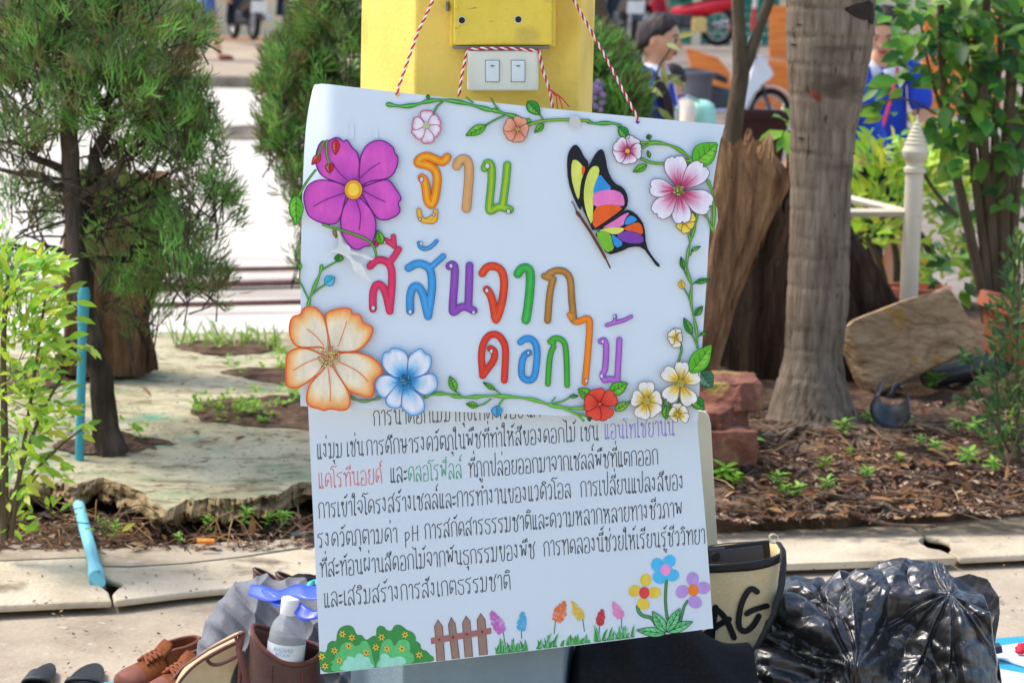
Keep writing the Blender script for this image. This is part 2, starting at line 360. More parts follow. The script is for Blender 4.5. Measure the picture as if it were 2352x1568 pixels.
for i in range(90):
    p = G(uni(-20, 710), uni(1185, 1262), .03); a = uni(0, PI); q = p + Vector((math.cos(a), math.sin(a) * .5, uni(0, .5))) * uni(.05, .16); dl.tube([p, p.lerp(q, .5) + Vector((0, 0, .015)), q], [.0018, .0016, .001], 4, random.choice(DL2 + [C(110, 90, 60)]))
for i in range(900):
    px = uni(60, 2350); py = uni(1290, 1560); t = rnd()
    if t < .5: p = GM(uni(20, 690), uni(800, 1130)); p.z += .008
    else: p = G(px, py, .034 if interp(BACK, px) < py < interp(FRONT, px) else .008)
    s = uni(.002, .007); a = uni(0, PI); d = Vector((math.cos(a), math.sin(a), .2)); q = Vector((-d.y, d.x, uni(-.3, .3)))
    dl.add([p + d * s, p + q * s * .5, p - d * s, p - q * s * .5], [(0, 1, 2, 3)], random.choice([C(70, 52, 36), C(110, 84, 56), C(60, 48, 36), C(150, 120, 80)]))
props(dl.build('dry_litter', M_CHIP, sm=False), kind='stuff')
yd = MB(); M_YARD = mat('shade_toned_ground', [C(104, 94, 84), C(134, 122, 110), C(150, 138, 126)], scale=1.2, rough=.9, bump=.2, bscale=30)  # right yard: separate darker ground sheet, tree shade painted into its colour
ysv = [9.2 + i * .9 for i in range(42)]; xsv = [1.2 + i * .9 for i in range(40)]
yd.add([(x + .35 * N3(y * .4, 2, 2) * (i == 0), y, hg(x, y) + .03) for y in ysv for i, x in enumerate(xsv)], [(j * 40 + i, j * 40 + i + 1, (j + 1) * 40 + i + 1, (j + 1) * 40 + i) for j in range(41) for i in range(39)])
props(yd.build('yard_shade_sheet', M_YARD), kind='structure')
# raised pavement far left with its kerb
M_KERB2 = mat('old_paving', [C(150, 132, 110), C(182, 164, 140)], scale=1.2, rough=.9)
kz, k0 = W(560, 176, 30).z, W(560, 199, 30).z
M_KERB = mat('old_kerb', [C(96, 88, 76), C(150, 140, 124)], scale=3, rough=.9, bump=.3)
props(MB().box((-9, 30.12, (kz + k0 - .1) / 2), (20, .24, kz - k0 + .1)).build('kerb', M_KERB, sm=False, bev=.02), kind='structure')
props(MB().add([(-19, 30.24, kz - .004), (1, 30.24, kz - .004), (1, 36, .66), (-19, 36, .66), (1, 46, .8), (-19, 46, .8)], [(0, 1, 2, 3), (3, 2, 4, 5)]).build('raised_pavement', M_KERB2), kind='structure')
# ================================================================ PILLAR, BOX, SWITCH
M_YEL = mat('yellow_paint', [C(218, 182, 72), C(234, 200, 92), C(238, 208, 106)], scale=5, rough=.6, bump=.13, bscale=120, spec=.3, extra=[(C(206, 170, 70), 9, .58, .74, (1, 1, .4)), (C(150, 124, 66), 60, .70, .75, (1, 1, 1))])
M_GREYP = mat('grey_paint', [C(112, 130, 138), C(132, 148, 154)], scale=5, rough=.6, bump=.15, bscale=180)
M_YBOX = mat('yellow_metal_paint', [C(216, 188, 56), C(228, 200, 72)], scale=8, rough=.45, spec=.4, bump=.2, bscale=60, extra=[(C(150, 140, 70), 40, .66, .72, (1, 1, 3)), (C(196, 172, 70), 12, .56, .70, (1, 1, 2))])
pil = thing('pillar', 'square yellow painted pillar with a grey base, behind the hanging posters', 'pillar', (0, 3.98, 0))
a = W(954, 30, 3.98).x; b = W(1335, 30, 3.98).x
yb = 3.98 + .25; lx = W(829, 30, yb).x
for nm, z0, z1, mt in (('yellow_shaft', .46, 3.2, M_YEL), ('grey_base', 0, .459, M_GREYP)):
    m = MB(); e = 0 if nm == 'yellow_shaft' else .001
    P = [(a - e, 3.98 - e), (b + e, 3.98 - e), (b + .03 + e, yb), (lx - e, yb)]
    m.prism([(x, y, z0) for x, y in P], (0, 0, z1 - z0)); m.build(nm, mt, pil, sm=False, bev=.004)
Yp = 3.98
def onp(px, py, out=0.0): return W(px, py, Yp - out)
def pbox(m, x0, y0, x1, y1, d0, d1):
    p = [onp(x0, y0, d1), onp(x1, y0, d1), onp(x1, y1, d1), onp(x0, y1, d1)]
    m.prism(p, (0, d1 - d0, 0)); return m
eb = thing('electrical_box', 'yellow painted metal electrical box with two black screw holes, above the switch', 'electrical box', onp(1155, 60))
pbox(MB(), 1034, -160, 1276, 108, 0, .022).build('backplate', M_YBOX, eb, sm=False, bev=.002)
pbox(MB(), 1042, -160, 1268, 104, .0225, .034).build('cover', M_YBOX, eb, sm=False, bev=.003)
M_DKGREY = flat('worn_steel', C(120, 118, 110), .5)
pbox(MB(), 1040, 105.5, 1262, 113, .0, .03).build('lower_lip', M_DKGREY, eb, sm=False, bev=.001)
pbox(MB(), 1024, 4, 1029, 26, .0, .03).build('hinge', M_DKGREY, eb, sm=False, bev=.001)
M_BLACK = flat('black', (.012, .012, .013), .5)
M_RIM = flat('chipped_rim', C(205, 205, 180), .6)
ry = Matrix.Rotation(PI / 2, 3, 'X')
for px, py in ((1062, 47), (1190.5, 45)):
    h = MB().lathe([(.0052, .03), (.0052, .0352)], onp(px, py, 0), 16, rot=ry).build('screw_hole', M_BLACK, eb)
    MB().lathe([(.0052, .0343), (.0066, .0343), (.0066, .0351), (.0052, .0351)], onp(px, py, 0), 16, rot=ry, caps=False).build('rim', M_RIM, h)
for px, py in ((1050, 17), (1264, 22), (1154, 96)):
    MB().lathe([(.0001, .0362), (.003, .0358), (.0036, .034)], onp(px, py, 0), 12, rot=ry, caps=False).build('screw', M_YBOX, eb)
M_CREAM = mat('cream_plastic', [C(206, 206, 186), C(220, 220, 202)], scale=9, rough=.4, spec=.4)
M_ROCK = flat('white_rocker', C(206, 218, 218), .35)
sw = thing('light_switch', 'cream double light switch box on the yellow pillar', 'light switch', onp(1155, 162))
q = [onp(1072, 116, .042), onp(1238, 116, .042), onp(1236, 212, .042), onp(1080, 205, .042)]
pbox(MB(), 1073, 117, 1237, 209, 0, .04).build('switch_plate', M_CREAM, sw, sm=False, bev=.004)
for x0, x1, y0, y1 in ((1116, 1146, 140, 188), (1175, 1205, 140, 188)):
    m = pbox(MB(), x0 - 1.5, y0 - 1.5, x1 + 1.5, y1 + 1.5, .0395, .0404); fr = m.build('rocker_frame', M_DKGREY, sw, sm=False)
    m = MB(); P = [onp(x0, y0, .0475), onp(x1, y0, .0475), onp(x1, y1, .0435), onp(x0, y1, .0435)]; m.prism(P, (0, .006, 0)); rk = m.build('rocker', M_ROCK, sw, sm=False, bev=.001)
    pbox(MB(), (x0 + x1) / 2 - 4, y0 + 11, (x0 + x1) / 2 + 4, y0 + 13, .046, .0482).build('mark', M_BLACK, rk, sm=False)

# ================================================================ BOARDS
def Yup(px, py): return 3.885 + .008 * ((px - 1170) / 480) ** 2 - .006 * ((py - 600) / 400)
def Ylo(px, py): return 3.915 - .008 * ((py - 1250) / 300)
def SU(px, py, off=0.0): return W(px, py, Yup(px, py) - off)
def SL(px, py, off=0.0): return W(px, py, Ylo(px, py) - off)
LU = [(190, 722), (196, 720), (215, 716), (250, 708.5), (290, 703), (340, 699), (430, 695), (580, 691), (760, 690), (932, 690)]
RU = [(287, 1665), (320, 1655), (400, 1641), (440, 1635.7), (574, 1627), (660, 1622), (830, 1610), (966, 1603)]
ub = thing('poster', 'upper white poster with big coloured Thai letters, paper flowers and a butterfly', 'poster', SU(1170, 600))
m = MB()
def fub(u, v, off=0):
    yl = lerp(190, 932, v); yr = lerp(287, 966, v); x0 = interp(LU, yl); x1 = interp(RU, yr); x = lerp(x0, x1, u)
    top = 4 * math.sin(u * PI) * (1 - v)
    y = lerp(yl, yr, u) + top
    if v == 0 and u < .02: y += 5 * (1 - u / .02)
    cur = .05 * ss(760, 690, x) * 0 + .045 * (1 - ss(690, 770, x)) * (1 - ss(200, 620, y)) + .02 * ss(1560, 1665, x) * (1 - ss(280, 460, y))
    return W(x, y, Yup(x, y) + cur + off)
m.sheet(lambda u, v: fub(u, v), 60, 40); n0 = len(m.v); f0 = len(m.f)
m.sheet(lambda u, v: fub(u, v, .002), 60, 40)
w = 61; hgt = 41
per = [i for i in range(w)] + [j * w + w - 1 for j in range(1, hgt)] + [(hgt - 1) * w + i for i in range(w - 2, -1, -1)] + [j * w for j in range(hgt - 2, 0, -1)]
m.f += [(per[i], per[(i + 1) % len(per)], per[(i + 1) % len(per)] + n0, per[i] + n0) for i in range(len(per))]
m.build('board', M_PAPER, ub)
lb = thing('poster', 'lower white poster of handwritten Thai text above drawn bushes, fence and flowers', 'poster', SL(1180, 1250))
LLO = [(880, 707), (942, 708), (1547, 736)]; RLO = [(880, 1598), (965, 1601), (1240, 1624), (1442, 1638)]
def flb(u, v, off=0):
    yl = lerp(880, 1547, v); yr = lerp(880, 1442, v); x0 = interp(LLO, yl); x1 = interp(RLO, yr); x = lerp(x0, x1, u); y = lerp(yl, yr, u) + v * 3 * math.sin(u * PI)
    return W(x, y, Ylo(x, y) + off)
m = MB(); m.sheet(lambda u, v: flb(u, v), 60, 40); m.sheet(lambda u, v: flb(u, v, .002), 60, 40)
m.f += [(per[i], per[(i + 1) % len(per)], per[(i + 1) % len(per)] + n0, per[i] + n0) for i in range(len(per))]
m.build('board', M_PAPER, lb)
def lowedge(x): return interp([(736, 1547), (1180, 1499), (1638, 1442)], x)

# ---- drawing on a board: ribbons and fills in measured coordinates, laid a hair's breadth above one another
def offs(P, w, side):
    Q = []; n = len(P)
    for i in range(n):
        a = P[max(0, i - 1)]; b = P[min(n - 1, i + 1)]; dx, dy = b[0] - a[0], b[1] - a[1]; L = math.hypot(dx, dy) or 1
        ww = w[i] if isinstance(w, list) else w
        Q.append((P[i][0] - dy / L * ww / 2 * side, P[i][1] + dx / L * ww / 2 * side))
    return Q
def ribbon(m, S, P, w, off, c, caps=True, depth=0.0, step=4e-6):
    n = len(P)
    if n < 2: return
    A = offs(P, w, 1); B = offs(P, w, -1); vs = []
    for i in range(n): vs += [S(*A[i], off + i * step), S(*B[i], off + i * step)]
    fs = [(2 * i, 2 * i + 1, 2 * i + 3, 2 * i + 2) for i in range(n - 1)]
    if caps:
        for e, (p, a, q) in enumerate(((P[0], A[0], P[1]), (P[-1], A[-1], P[-2]))):
            r = math.hypot(a[0] - p[0], a[1] - p[1]); th = math.atan2(p[1] - q[1], p[0] - q[0]); o = off + (0 if e == 0 else (n - 1) * step); k0 = len(vs)
            arc = [S(p[0] + r * math.cos(th + t), p[1] + r * math.sin(th + t), o) for t in (-PI / 2, -PI / 4, 0, PI / 4, PI / 2)]
            vs += arc; fs.append((k0, k0 + 1, k0 + 2, k0 + 3, k0 + 4))
    m.add(vs, fs, c)
    if depth:
        for E in (A, B):
            vs = []
            for i in range(n): vs += [S(*E[i], off + i * step), S(*E[i], off - depth)]
            m.add(vs, [(2 * i, 2 * i + 1, 2 * i + 3, 2 * i + 2) for i in range(n - 1)], (.75, .75, .75))
def fill(m, S, P, off, c, depth=0.0):
    V3 = [S(x, y, off) for x, y in P]; tri = tessellate_polygon([[Vector((x, y, 0)) for x, y in P]])
    m.add(V3, [tuple(t) for t in tri], c)
    if depth:
        n = len(P); m.add(V3 + [S(x, y, off - depth) for x, y in P], [(i, (i + 1) % n, n + (i + 1) % n, n + i) for i in range(n)], (.75, .75, .75))
def disk(m, S, c0, r, off, c, n=20, ry=None, depth=0.0, rot=0):
    ry = ry or r; cr, sr = math.cos(rot), math.sin(rot)
    fill(m, S, [(c0[0] + r * math.cos(2 * PI * i / n) * cr - ry * math.sin(2 * PI * i / n) * sr, c0[1] + r * math.cos(2 * PI * i / n) * sr + ry * math.sin(2 * PI * i / n) * cr) for i in range(n)], off, c, depth)
def ring(P): return P + P[:2]
def mix(a, b, t): return tuple(lerp(x, y, t) for x, y in zip(a, b))
INKC = C(30, 28, 40); GREEN = C(70, 170, 50); DKGREEN = C(20, 70, 30); BWHITE = C(226, 232, 236)

# ---- big cut-out letters
def letter(k, strokes, w, edge, main, core, label=None, holes=(), base=.004):
    s = zs(k); m = MB(); i = 0
    for st in strokes:
        ww = w
        if st[0] == '#':
            a, st = st[1:].split('|'); ww = float(a)
        ww *= 1.12
        P = smooth(ZP(k, st), 3); o = i * 3e-5; i += 1
        ribbon(m, SU, P, ww * s + .6, base + o, edge, depth=.0028)
        ribbon(m, SU, P, ww * s - 1.6, base + .0005 + o, main)
        ribbon(m, SU, P, ww * s * .40, base + .0009 + o, mix(main, core, .55))
    for h in holes:
        x, y, r = (float(a) for a in h.split()); p = Z(k, (x, y))
        disk(m, SU, p, (r + 1) * s, base + .0020, edge, ry=(r + 3) * s); disk(m, SU, p, (r - 3) * s, base + .0023, C(200, 208, 220), ry=r * s)
    o = m.build('letter', M_INK, ub, sm=False)
    if label: o['label'] = label
OR_ = C(238, 132, 24); YE = C(248, 196, 40)
letter(1, ['900 822,878 850,845 836,790 812,752 832,742 856,800 862,838 888,850 935,842 1000,832 1050,816 1076,796 1050,790 985,782 945,768 930'], 40, C(170, 70, 20), OR_, YE, 'orange and yellow letter', ['766 938 12'])
letter(1, ['#24|752 1100,756 1135,770 1152,800 1156,836 1158,840 1105', '#22|800 1150,815 1140,830 1128'], 24, C(150, 80, 20), C(236, 176, 40), C(244, 200, 90), 'small foot of the orange letter', ['757 1146 8', '830 1122 8'])
letter(1, ['950 868,962 838,990 828,1014 850,1014 940,1000 1090'], 42, C(140, 96, 50), C(214, 160, 98), C(226, 176, 116), 'tan letter')
letter(1, ['1096 880,1108 846,1134 862,1132 960,1118 1080,1122 1110,1170 1076,1228 1096', '1214 862,1206 960,1188 1085'], 36, C(30, 100, 40), C(104, 180, 50), C(200, 206, 50), 'green and yellow letter', ['1110 868 14', '1220 1105 12'])
RED1 = C(222, 52, 96)
letter(2, ['662 462,700 420,760 415,806 455,816 520,812 640,798 770', '682 760,680 650,700 590,735 585,768 630,800 775', '#40|795 440,830 395,862 342'], 46, C(140, 20, 60), RED1, C(228, 70, 112), 'crimson letter', ['684 752 15'])
letter(2, ['#34|700 312,740 268,790 290,828 318', '#34|824 254,830 322'], 34, C(140, 20, 60), RED1, C(228, 70, 112), 'crimson upper vowel', ['765 296 9'], base=.0032)
BL = C(58, 150, 214)
letter(2, ['930 474,985 440,1045 450,1088 490,1096 600,1084 700,1066 810', '942 775,940 660,962 600,1000 600,1030 650,1066 808', '#36|1072 480,1120 440,1172 392'], 48, C(20, 70, 130), BL, C(84, 172, 226), 'blue letter with a tail', ['942 779 15'])
letter(2, ['#24|1002 300,1010 330,1040 344,1085 330,1126 288'], 26, C(20, 70, 130), BL, C(84, 172, 226), 'blue upper vowel', ['1018 303 13'])
PU = C(140, 74, 176)
letter(2, ['1214 462,1236 444,1256 470,1248 600,1236 760,1240 790,1310 732,1384 770', '1356 456,1352 600,1346 745'], 48, C(76, 30, 110), PU, C(154, 92, 190), 'purple letter', ['1226 459 14', '1384 783 13'])
letter(3, ['50 512,80 465,135 458,185 485,206 560,196 680,168 790,146 835', '140 820,128 730,110 660,82 622'], 48, C(150, 30, 20), C(222, 68, 40), C(236, 96, 50), 'red letter', ['82 630 14'])
letter(3, ['298 515,320 478,360 468,388 500,384 620,368 760,354 836'], 54, C(16, 100, 40), C(48, 168, 70), C(84, 196, 84), 'green hooked letter')
letter(3, ['484 530,540 548,500 522,560 488,630 496,668 550,672 680,688 836', '545 552,520 640,506 840'], 42, C(110, 74, 26), C(170, 118, 50), C(196, 146, 76), 'brown letter')
letter(3, ['54 1218,42 1100,52 1000,100 934,165 936,214 1010,212 1120,204 1256', '52 1224,100 1160,136 1110,138 1050,106 1034'], 42, C(150, 26, 24), C(220, 56, 40), C(228, 78, 52), 'red closed letter', ['113 1053 13'])
letter(3, ['316 990,350 962,400 968,434 1020,432 1120,412 1262,325 1248,322 1150,340 1080,376 1064'], 40, C(20, 76, 140), C(52, 150, 216), C(70, 166, 226), 'blue round letter', ['371 1063 11'])
letter(3, ['522 985,552 1000,530 968,580 958,628 990,638 1100,642 1290', '548 1020,520 1080,508 1280'], 34, C(20, 96, 34), C(62, 168, 48), C(88, 184, 60), 'green letter with a beak')
letter(3, ['662 800,704 862,800 806,798 920,782 1120,766 1270'], 40, C(170, 70, 10), C(240, 130, 30), C(248, 150, 44), 'orange letter', ['776 1258 12'])
letter(3, ['876 985,900 970,916 1010,912 1110,906 1190,884 1212,900 1262,940 1240,1000 1268', '1006 972,1000 1100,990 1266'], 36, C(100, 40, 130), C(182, 104, 206), C(196, 124, 216), 'violet letter', ['890 985 12', '882 1226 14'])
letter(3, ['#24|918 872,985 852,1040 838,1088 812', '#20|958 860,975 835,978 806'], 24, C(100, 40, 130), C(182, 104, 206), C(196, 124, 216), 'violet tone mark', ['972 810 10'])

# ---- cut-out flowers, leaves and stems
def petal(m, S, ctr, out, cols, off, edge=None, ew=1.6, depth=.0025, vein=None):
    """outline from the centre round the tip and back; cols = [(t, colour)] from centre to rim"""
    P = smooth(out, 2); n = len(P); R = 7; vs = []; cl = []
    for k in range(R + 1):
        t = k / R
        for p in P: vs.append(S(lerp(ctr[0], p[0], t), lerp(ctr[1], p[1], t), off)); cl.append(interp3(cols, t))
    m.add(vs, [(k * n + i, k * n + i + 1, (k + 1) * n + i + 1, (k + 1) * n + i) for k in range(R) for i in range(n - 1)], cl)
    m.add([S(x, y, off) for x, y in P] + [S(x, y, off - depth) for x, y in P], [(i, i + 1, n + i + 1, n + i) for i in range(n - 1)], (.75, .75, .75))
    if edge: ribbon(m, S, P, ew, off + .0004, edge, caps=False)
    if vein: 
        for v in vein: ribbon(m, S, smooth(v, 2), 1.4, off + .0005, edge or INKC)
def interp3(tab, t):
    if t <= tab[0][0]: return tab[0][1]
    for (a, ca), (b, cb) in zip(tab, tab[1:]):
        if t <= b: return mix(ca, cb, (t - a) / (b - a))
    return tab[-1][1]
def autopetal(ctr, tip, hw, notch=.1):
    dx, dy = tip[0] - ctr[0], tip[1] - ctr[1]; L = math.hypot(dx, dy); ux, uy = dx / L, dy / L; nx, ny = -uy, ux
    f = lambda t, s: (ctr[0] + ux * L * t + nx * hw * s, ctr[1] + uy * L * t + ny * hw * s)
    return [f(.08, .08), f(.3, .55), f(.62, 1), f(.85, .9), f(.97, .62), f(.95, .34), f(1.0, .2), f(1 - notch, 0), f(1.01, -.22), f(.94, -.4), f(.96, -.66), f(.82, -.95), f(.6, -1), f(.3, -.5), f(.08, -.08)]
def flower(S, parent, k, c, tips, hw, cols, edge, cen, cr, off=.007, label=None, streak=None, name='flower', notch=.1, sta=None):
    s = zs(k); c = Z(k, c); root = MB(); i = 0
    for t in tips:
        tp = Z(k, t[:2]); h = (t[2] if len(t) > 2 else hw) * s
        petal(root, S, c, autopetal(c, tp, h, notch), cols, off + i * 7e-4, edge, 1.5)
        if streak:
            for q in range(7):
                a = uni(-.35, .35); L1 = uni(.35, .72); dx, dy = tp[0] - c[0], tp[1] - c[1]; L = math.hypot(dx, dy)
                e = (c[0] + dx * L1 - dy / L * h * a * 1.6, c[1] + dy * L1 + dx / L * h * a * 1.6)
                ribbon(root, S, [c, e], [2.0, .5], off + i * 7e-4 + .0003, streak, caps=False)
        i += 1
    o = root.build(name, M_INK, parent, sm=False)
    if label: o['label'] = label
    if cen:
        m = MB(); disk(m, S, c, cr * s, off + .0052, cen, 20)
        for q in range(sta or 10):
            a = uni(0, 2 * PI); r = cr * s * math.sqrt(rnd()); disk(m, S, (c[0] + r * math.cos(a), c[1] + r * math.sin(a)), max(.8, cr * s * .13), off + .0056 + q * 2e-5, mix(cen, random.choice([INKC, C(250, 240, 150)]), .5), 8)
        m.build('flower_center', M_INK, o, sm=False)
    return o
def bigflower(k, c, petals, cols, edge, label, ew=2.2, veins=None, off=.007):
    c = Z(k, c); m = MB()
    for i, st in enumerate(petals):
        P = ZP(k, st); q = [(lerp(c[0], P[0][0], .5), lerp(c[1], P[0][1], .5))] + P + [(lerp(c[0], P[-1][0], .5), lerp(c[1], P[-1][1], .5))]
        petal(m, SU, c, q, cols, off + i * 8e-4, edge, ew)
    if veins:
        for i, v in enumerate(veins): ribbon(m, SU, smooth(ZP(k, v), 2), 2.0, off + .0046 + i * 1e-4, edge)
    o = m.build('flower', M_INK, ub, sm=False); o['label'] = label; return o
MG = C(190, 74, 184)
o = bigflower(1, (410, 992), ['365 970,300 945,240 920,210 860,215 790,240 735,275 740,325 712,360 745,375 725,400 770,435 800,445 870,430 945',
    '440 950,440 880,450 800,490 745,560 728,620 770,625 800,645 820,640 870,610 925,560 940,500 945', '455 980,560 940,600 940,640 1000,665 1040,640 1060,660 1105,620 1140,560 1155,520 1130,460 1020',
    '370 1020,340 1160,280 1180,180 1140,160 1095,145 1020,175 960,240 935,330 955,368 975', '440 1030,500 1090,530 1150,525 1230,500 1290,470 1285,440 1307,400 1300,350 1230,340 1160,350 1100,385 1030'],
    [(0, C(166, 66, 172)), (.4, C(204, 80, 184)), (.75, C(222, 92, 188)), (1, C(196, 76, 180))], C(96, 30, 120), 'large magenta paper flower', 2.6,
    ['375 940,330 900,300 850', '445 930,500 880,548 852', '465 1000,520 1030,575 1055', '365 1010,270 1040,200 1080', '425 1050,450 1120,440 1200'])
m = MB(); c = Z(1, (410, 992)); disk(m, SU, c, 49 * zs(1), .0128, C(80, 40, 90), 28, 53 * zs(1)); disk(m, SU, c, 46 * zs(1), .0132, C(240, 160, 40), 28, 50 * zs(1)); disk(m, SU, c, 30 * zs(1), .0136, C(252, 214, 70), 24, 34 * zs(1)); m.build('flower_center', M_INK, o, sm=False)
CRM = C(236, 226, 200)
o = bigflower(2, (378, 1092), ['330 1020,240 1028,150 1025,110 970,95 900,115 810,180 800,195 755,240 740,290 750,340 810,365 900,370 1000', '385 1010,345 810,370 775,440 755,530 750,535 800,595 790,612 860,690 880,670 960,600 1040,520 1060,440 1055',
    '310 1070,250 1040,160 1025,80 1065,75 1180,75 1300,150 1315,240 1260,310 1200,330 1150', '440 1070,520 1060,620 1070,700 1110,740 1160,750 1210,710 1240,690 1280,690 1350,660 1380,560 1350,510 1330,460 1260,410 1150',
    '350 1170,290 1230,230 1300,215 1400,240 1440,320 1455,340 1470,380 1450,480 1470,525 1440,520 1350,480 1280,400 1160'],
    [(0, C(226, 214, 180)), (.5, CRM), (.72, C(240, 224, 190)), (.88, C(246, 190, 110)), (1, C(240, 130, 60))], C(226, 104, 44), 'large cream and orange paper flower', 3.4,
    ['340 1015,290 950,222 898', '440 1020,470 940,500 845', '305 1100,220 1130,130 1185', '440 1125,540 1170,600 1210,648 1265', '370 1170,385 1280,385 1400'], off=.009)
m = MB(); c = Z(2, (378, 1092)); 
for q in range(70):
    a = uni(0, 2 * PI); r = 72 * zs(2) * math.sqrt(rnd()); p = (c[0] + r * math.cos(a), c[1] + r * math.sin(a)); disk(m, SU, p, 3.0, .0152 + q * 2e-5, C(120, 100, 60), 8); disk(m, SU, p, 2.2, .0153 + q * 2e-5, random.choice([C(226, 214, 130), C(220, 196, 90), C(230, 150, 110)]), 8)
m.build('flower_center', M_INK, o, sm=False)
BW = C(224, 228, 236)
o = bigflower(2, (910, 1260), ['890 1230,830 1240,740 1160,750 1060,800 1055,810 1025,900 1045,930 1090,920 1180', '925 1220,925 1100,960 1060,1020 1025,1045 1070,1085 1075,1095 1140,1060 1210,960 1240',
    '960 1250,1060 1210,1120 1210,1140 1300,1100 1340,1050 1365,990 1330,945 1290', '930 1300,1000 1350,1040 1400,1045 1470,990 1500,940 1500,880 1450,880 1400,895 1310', '895 1300,880 1380,880 1450,800 1450,760 1400,800 1340,870 1280',
    '870 1270,800 1340,765 1385,720 1360,690 1290,720 1230,780 1215,860 1250'], [(0, C(60, 140, 190)), (.25, C(84, 176, 226)), (.5, C(170, 210, 234)), (.68, BW), (.95, BW), (1, C(120, 180, 224))], C(60, 140, 200), 'white paper flower with a blue heart', 2.0, off=.011)
m = MB(); c = Z(2, (910, 1260))
for q in range(40):
    a = uni(0, 2 * PI); r = 44 * zs(2) * math.sqrt(rnd()); p = (c[0] + r * math.cos(a), c[1] + r * math.sin(a)); disk(m, SU, p, 2.4, .0172 + q * 2e-5, C(20, 50, 90), 8); disk(m, SU, p, 1.6, .0173 + q * 2e-5, random.choice([C(60, 160, 200), C(40, 120, 160), C(110, 190, 190)]), 8)
for q in range(60):
    a = 2 * PI * q / 60; L = uni(55, 120) * zs(2); ribbon(m, SU, [(c[0] + 40 * zs(2) * math.cos(a), c[1] + 40 * zs(2) * math.sin(a)), (c[0] + L * math.cos(a), c[1] + L * math.sin(a))], [1.6, .4], .0166 + q * 4e-6, C(50, 140, 200), caps=False)
m.build('flower_center', M_INK, o, sm=False)
PKc = [(0, C(170, 40, 80)), (.3, C(206, 90, 130)), (.6, C(226, 180, 204)), (.8, C(230, 226, 234)), (1, C(234, 232, 238))]
flower(SU, ub, 1, (2110, 997), [(2088, 812, 62), (2250, 862, 62), (2283, 1085, 66), (2130, 1172, 52), (1988, 1128, 58), (1955, 975, 50)], 55, PKc, C(110, 60, 90), C(120, 110, 50), 30, label='large pink and white paper flower', streak=C(190, 60, 104), sta=26)
flower(SU, ub, 1, (790, 657), [(795, 575), (862, 622), (860, 700), (800, 754), (726, 715), (716, 640)], 36, [(0, C(200, 120, 140)), (.25, C(232, 222, 230)), (.8, C(232, 228, 234)), (1, C(214, 120, 150))], C(190, 70, 110), C(190, 200, 150), 16, label='small white flower edged in pink')
flower(SU, ub, 1, (1267, 675), [(1288, 612), (1324, 690), (1268, 746), (1203, 712), (1200, 645)], 38, [(0, C(190, 90, 60)), (.5, C(226, 150, 116)), (1, C(232, 168, 138))], C(150, 80, 50), C(150, 170, 70), 10, label='small salmon paper flower')
flower(SU, ub, 1, (1842, 790), [(1882, 716), (1918, 792), (1852, 860), (1772, 822), (1782, 738)], 44, PKc, C(70, 40, 60), C(220, 180, 50), 12, label='small pink and white flower beside the vine', streak=C(190, 60, 104))
YWc = [(0, C(206, 170, 40)), (.35, C(232, 196, 70)), (.6, C(236, 222, 160)), (.8, C(232, 232, 230)), (1, C(234, 232, 226))]
YEc = [(0, C(200, 160, 30)), (.5, C(238, 208, 70)), (1, C(244, 222, 100))]
flower(SU, ub, 1, (2140, 1160), [(2108, 1200), (2150, 1221), (2192, 1180), (2196, 1128)], 24, YEc, C(130, 100, 30), None, 0, off=.0055, label='half hidden yellow flower')
flower(SU, ub, 3, (1398, 960), [(1412, 892), (1446, 955), (1405, 1030), (1350, 985), (1358, 912)], 34, YWc, C(120, 96, 40), C(180, 150, 60), 12, label='small yellow and white flower')
flower(SU, ub, 3, (1433, 1275), [(1445, 1122, 52), (1566, 1215, 56), (1515, 1430, 60), (1326, 1395, 60), (1308, 1180, 56)], 56, YWc, C(140, 110, 40), C(170, 160, 70), 26, off=.010, label='large yellow and white flower in the corner', streak=C(206, 166, 40))
flower(SU, ub, 3, (1195, 1400), [(1195, 1260), (1302, 1376), (1272, 1498), (1150, 1524), (1088, 1372)], 60, YWc, C(140, 110, 40), C(180, 170, 80), 24, off=.009, label='middle sized yellow and white flower', streak=C(206, 166, 40))
flower(SU, ub, 3, (1410, 1495), [(1408, 1412), (1480, 1452), (1492, 1526), (1372, 1532), (1358, 1462)], 36, YWc, C(140, 110, 40), C(220, 180, 50), 14, off=.013, label='small yellow and white flower on the lower edge', streak=C(206, 166, 40))
flower(SU, ub, 3, (868, 1420), [(840, 1312), (982, 1362), (930, 1525), (806, 1520), (758, 1408)], 60, [(0, C(196, 40, 34)), (.4, C(224, 66, 46)), (1, C(230, 84, 62))], C(140, 24, 24), C(230, 90, 60), 9, off=.010, label='red paper flower')
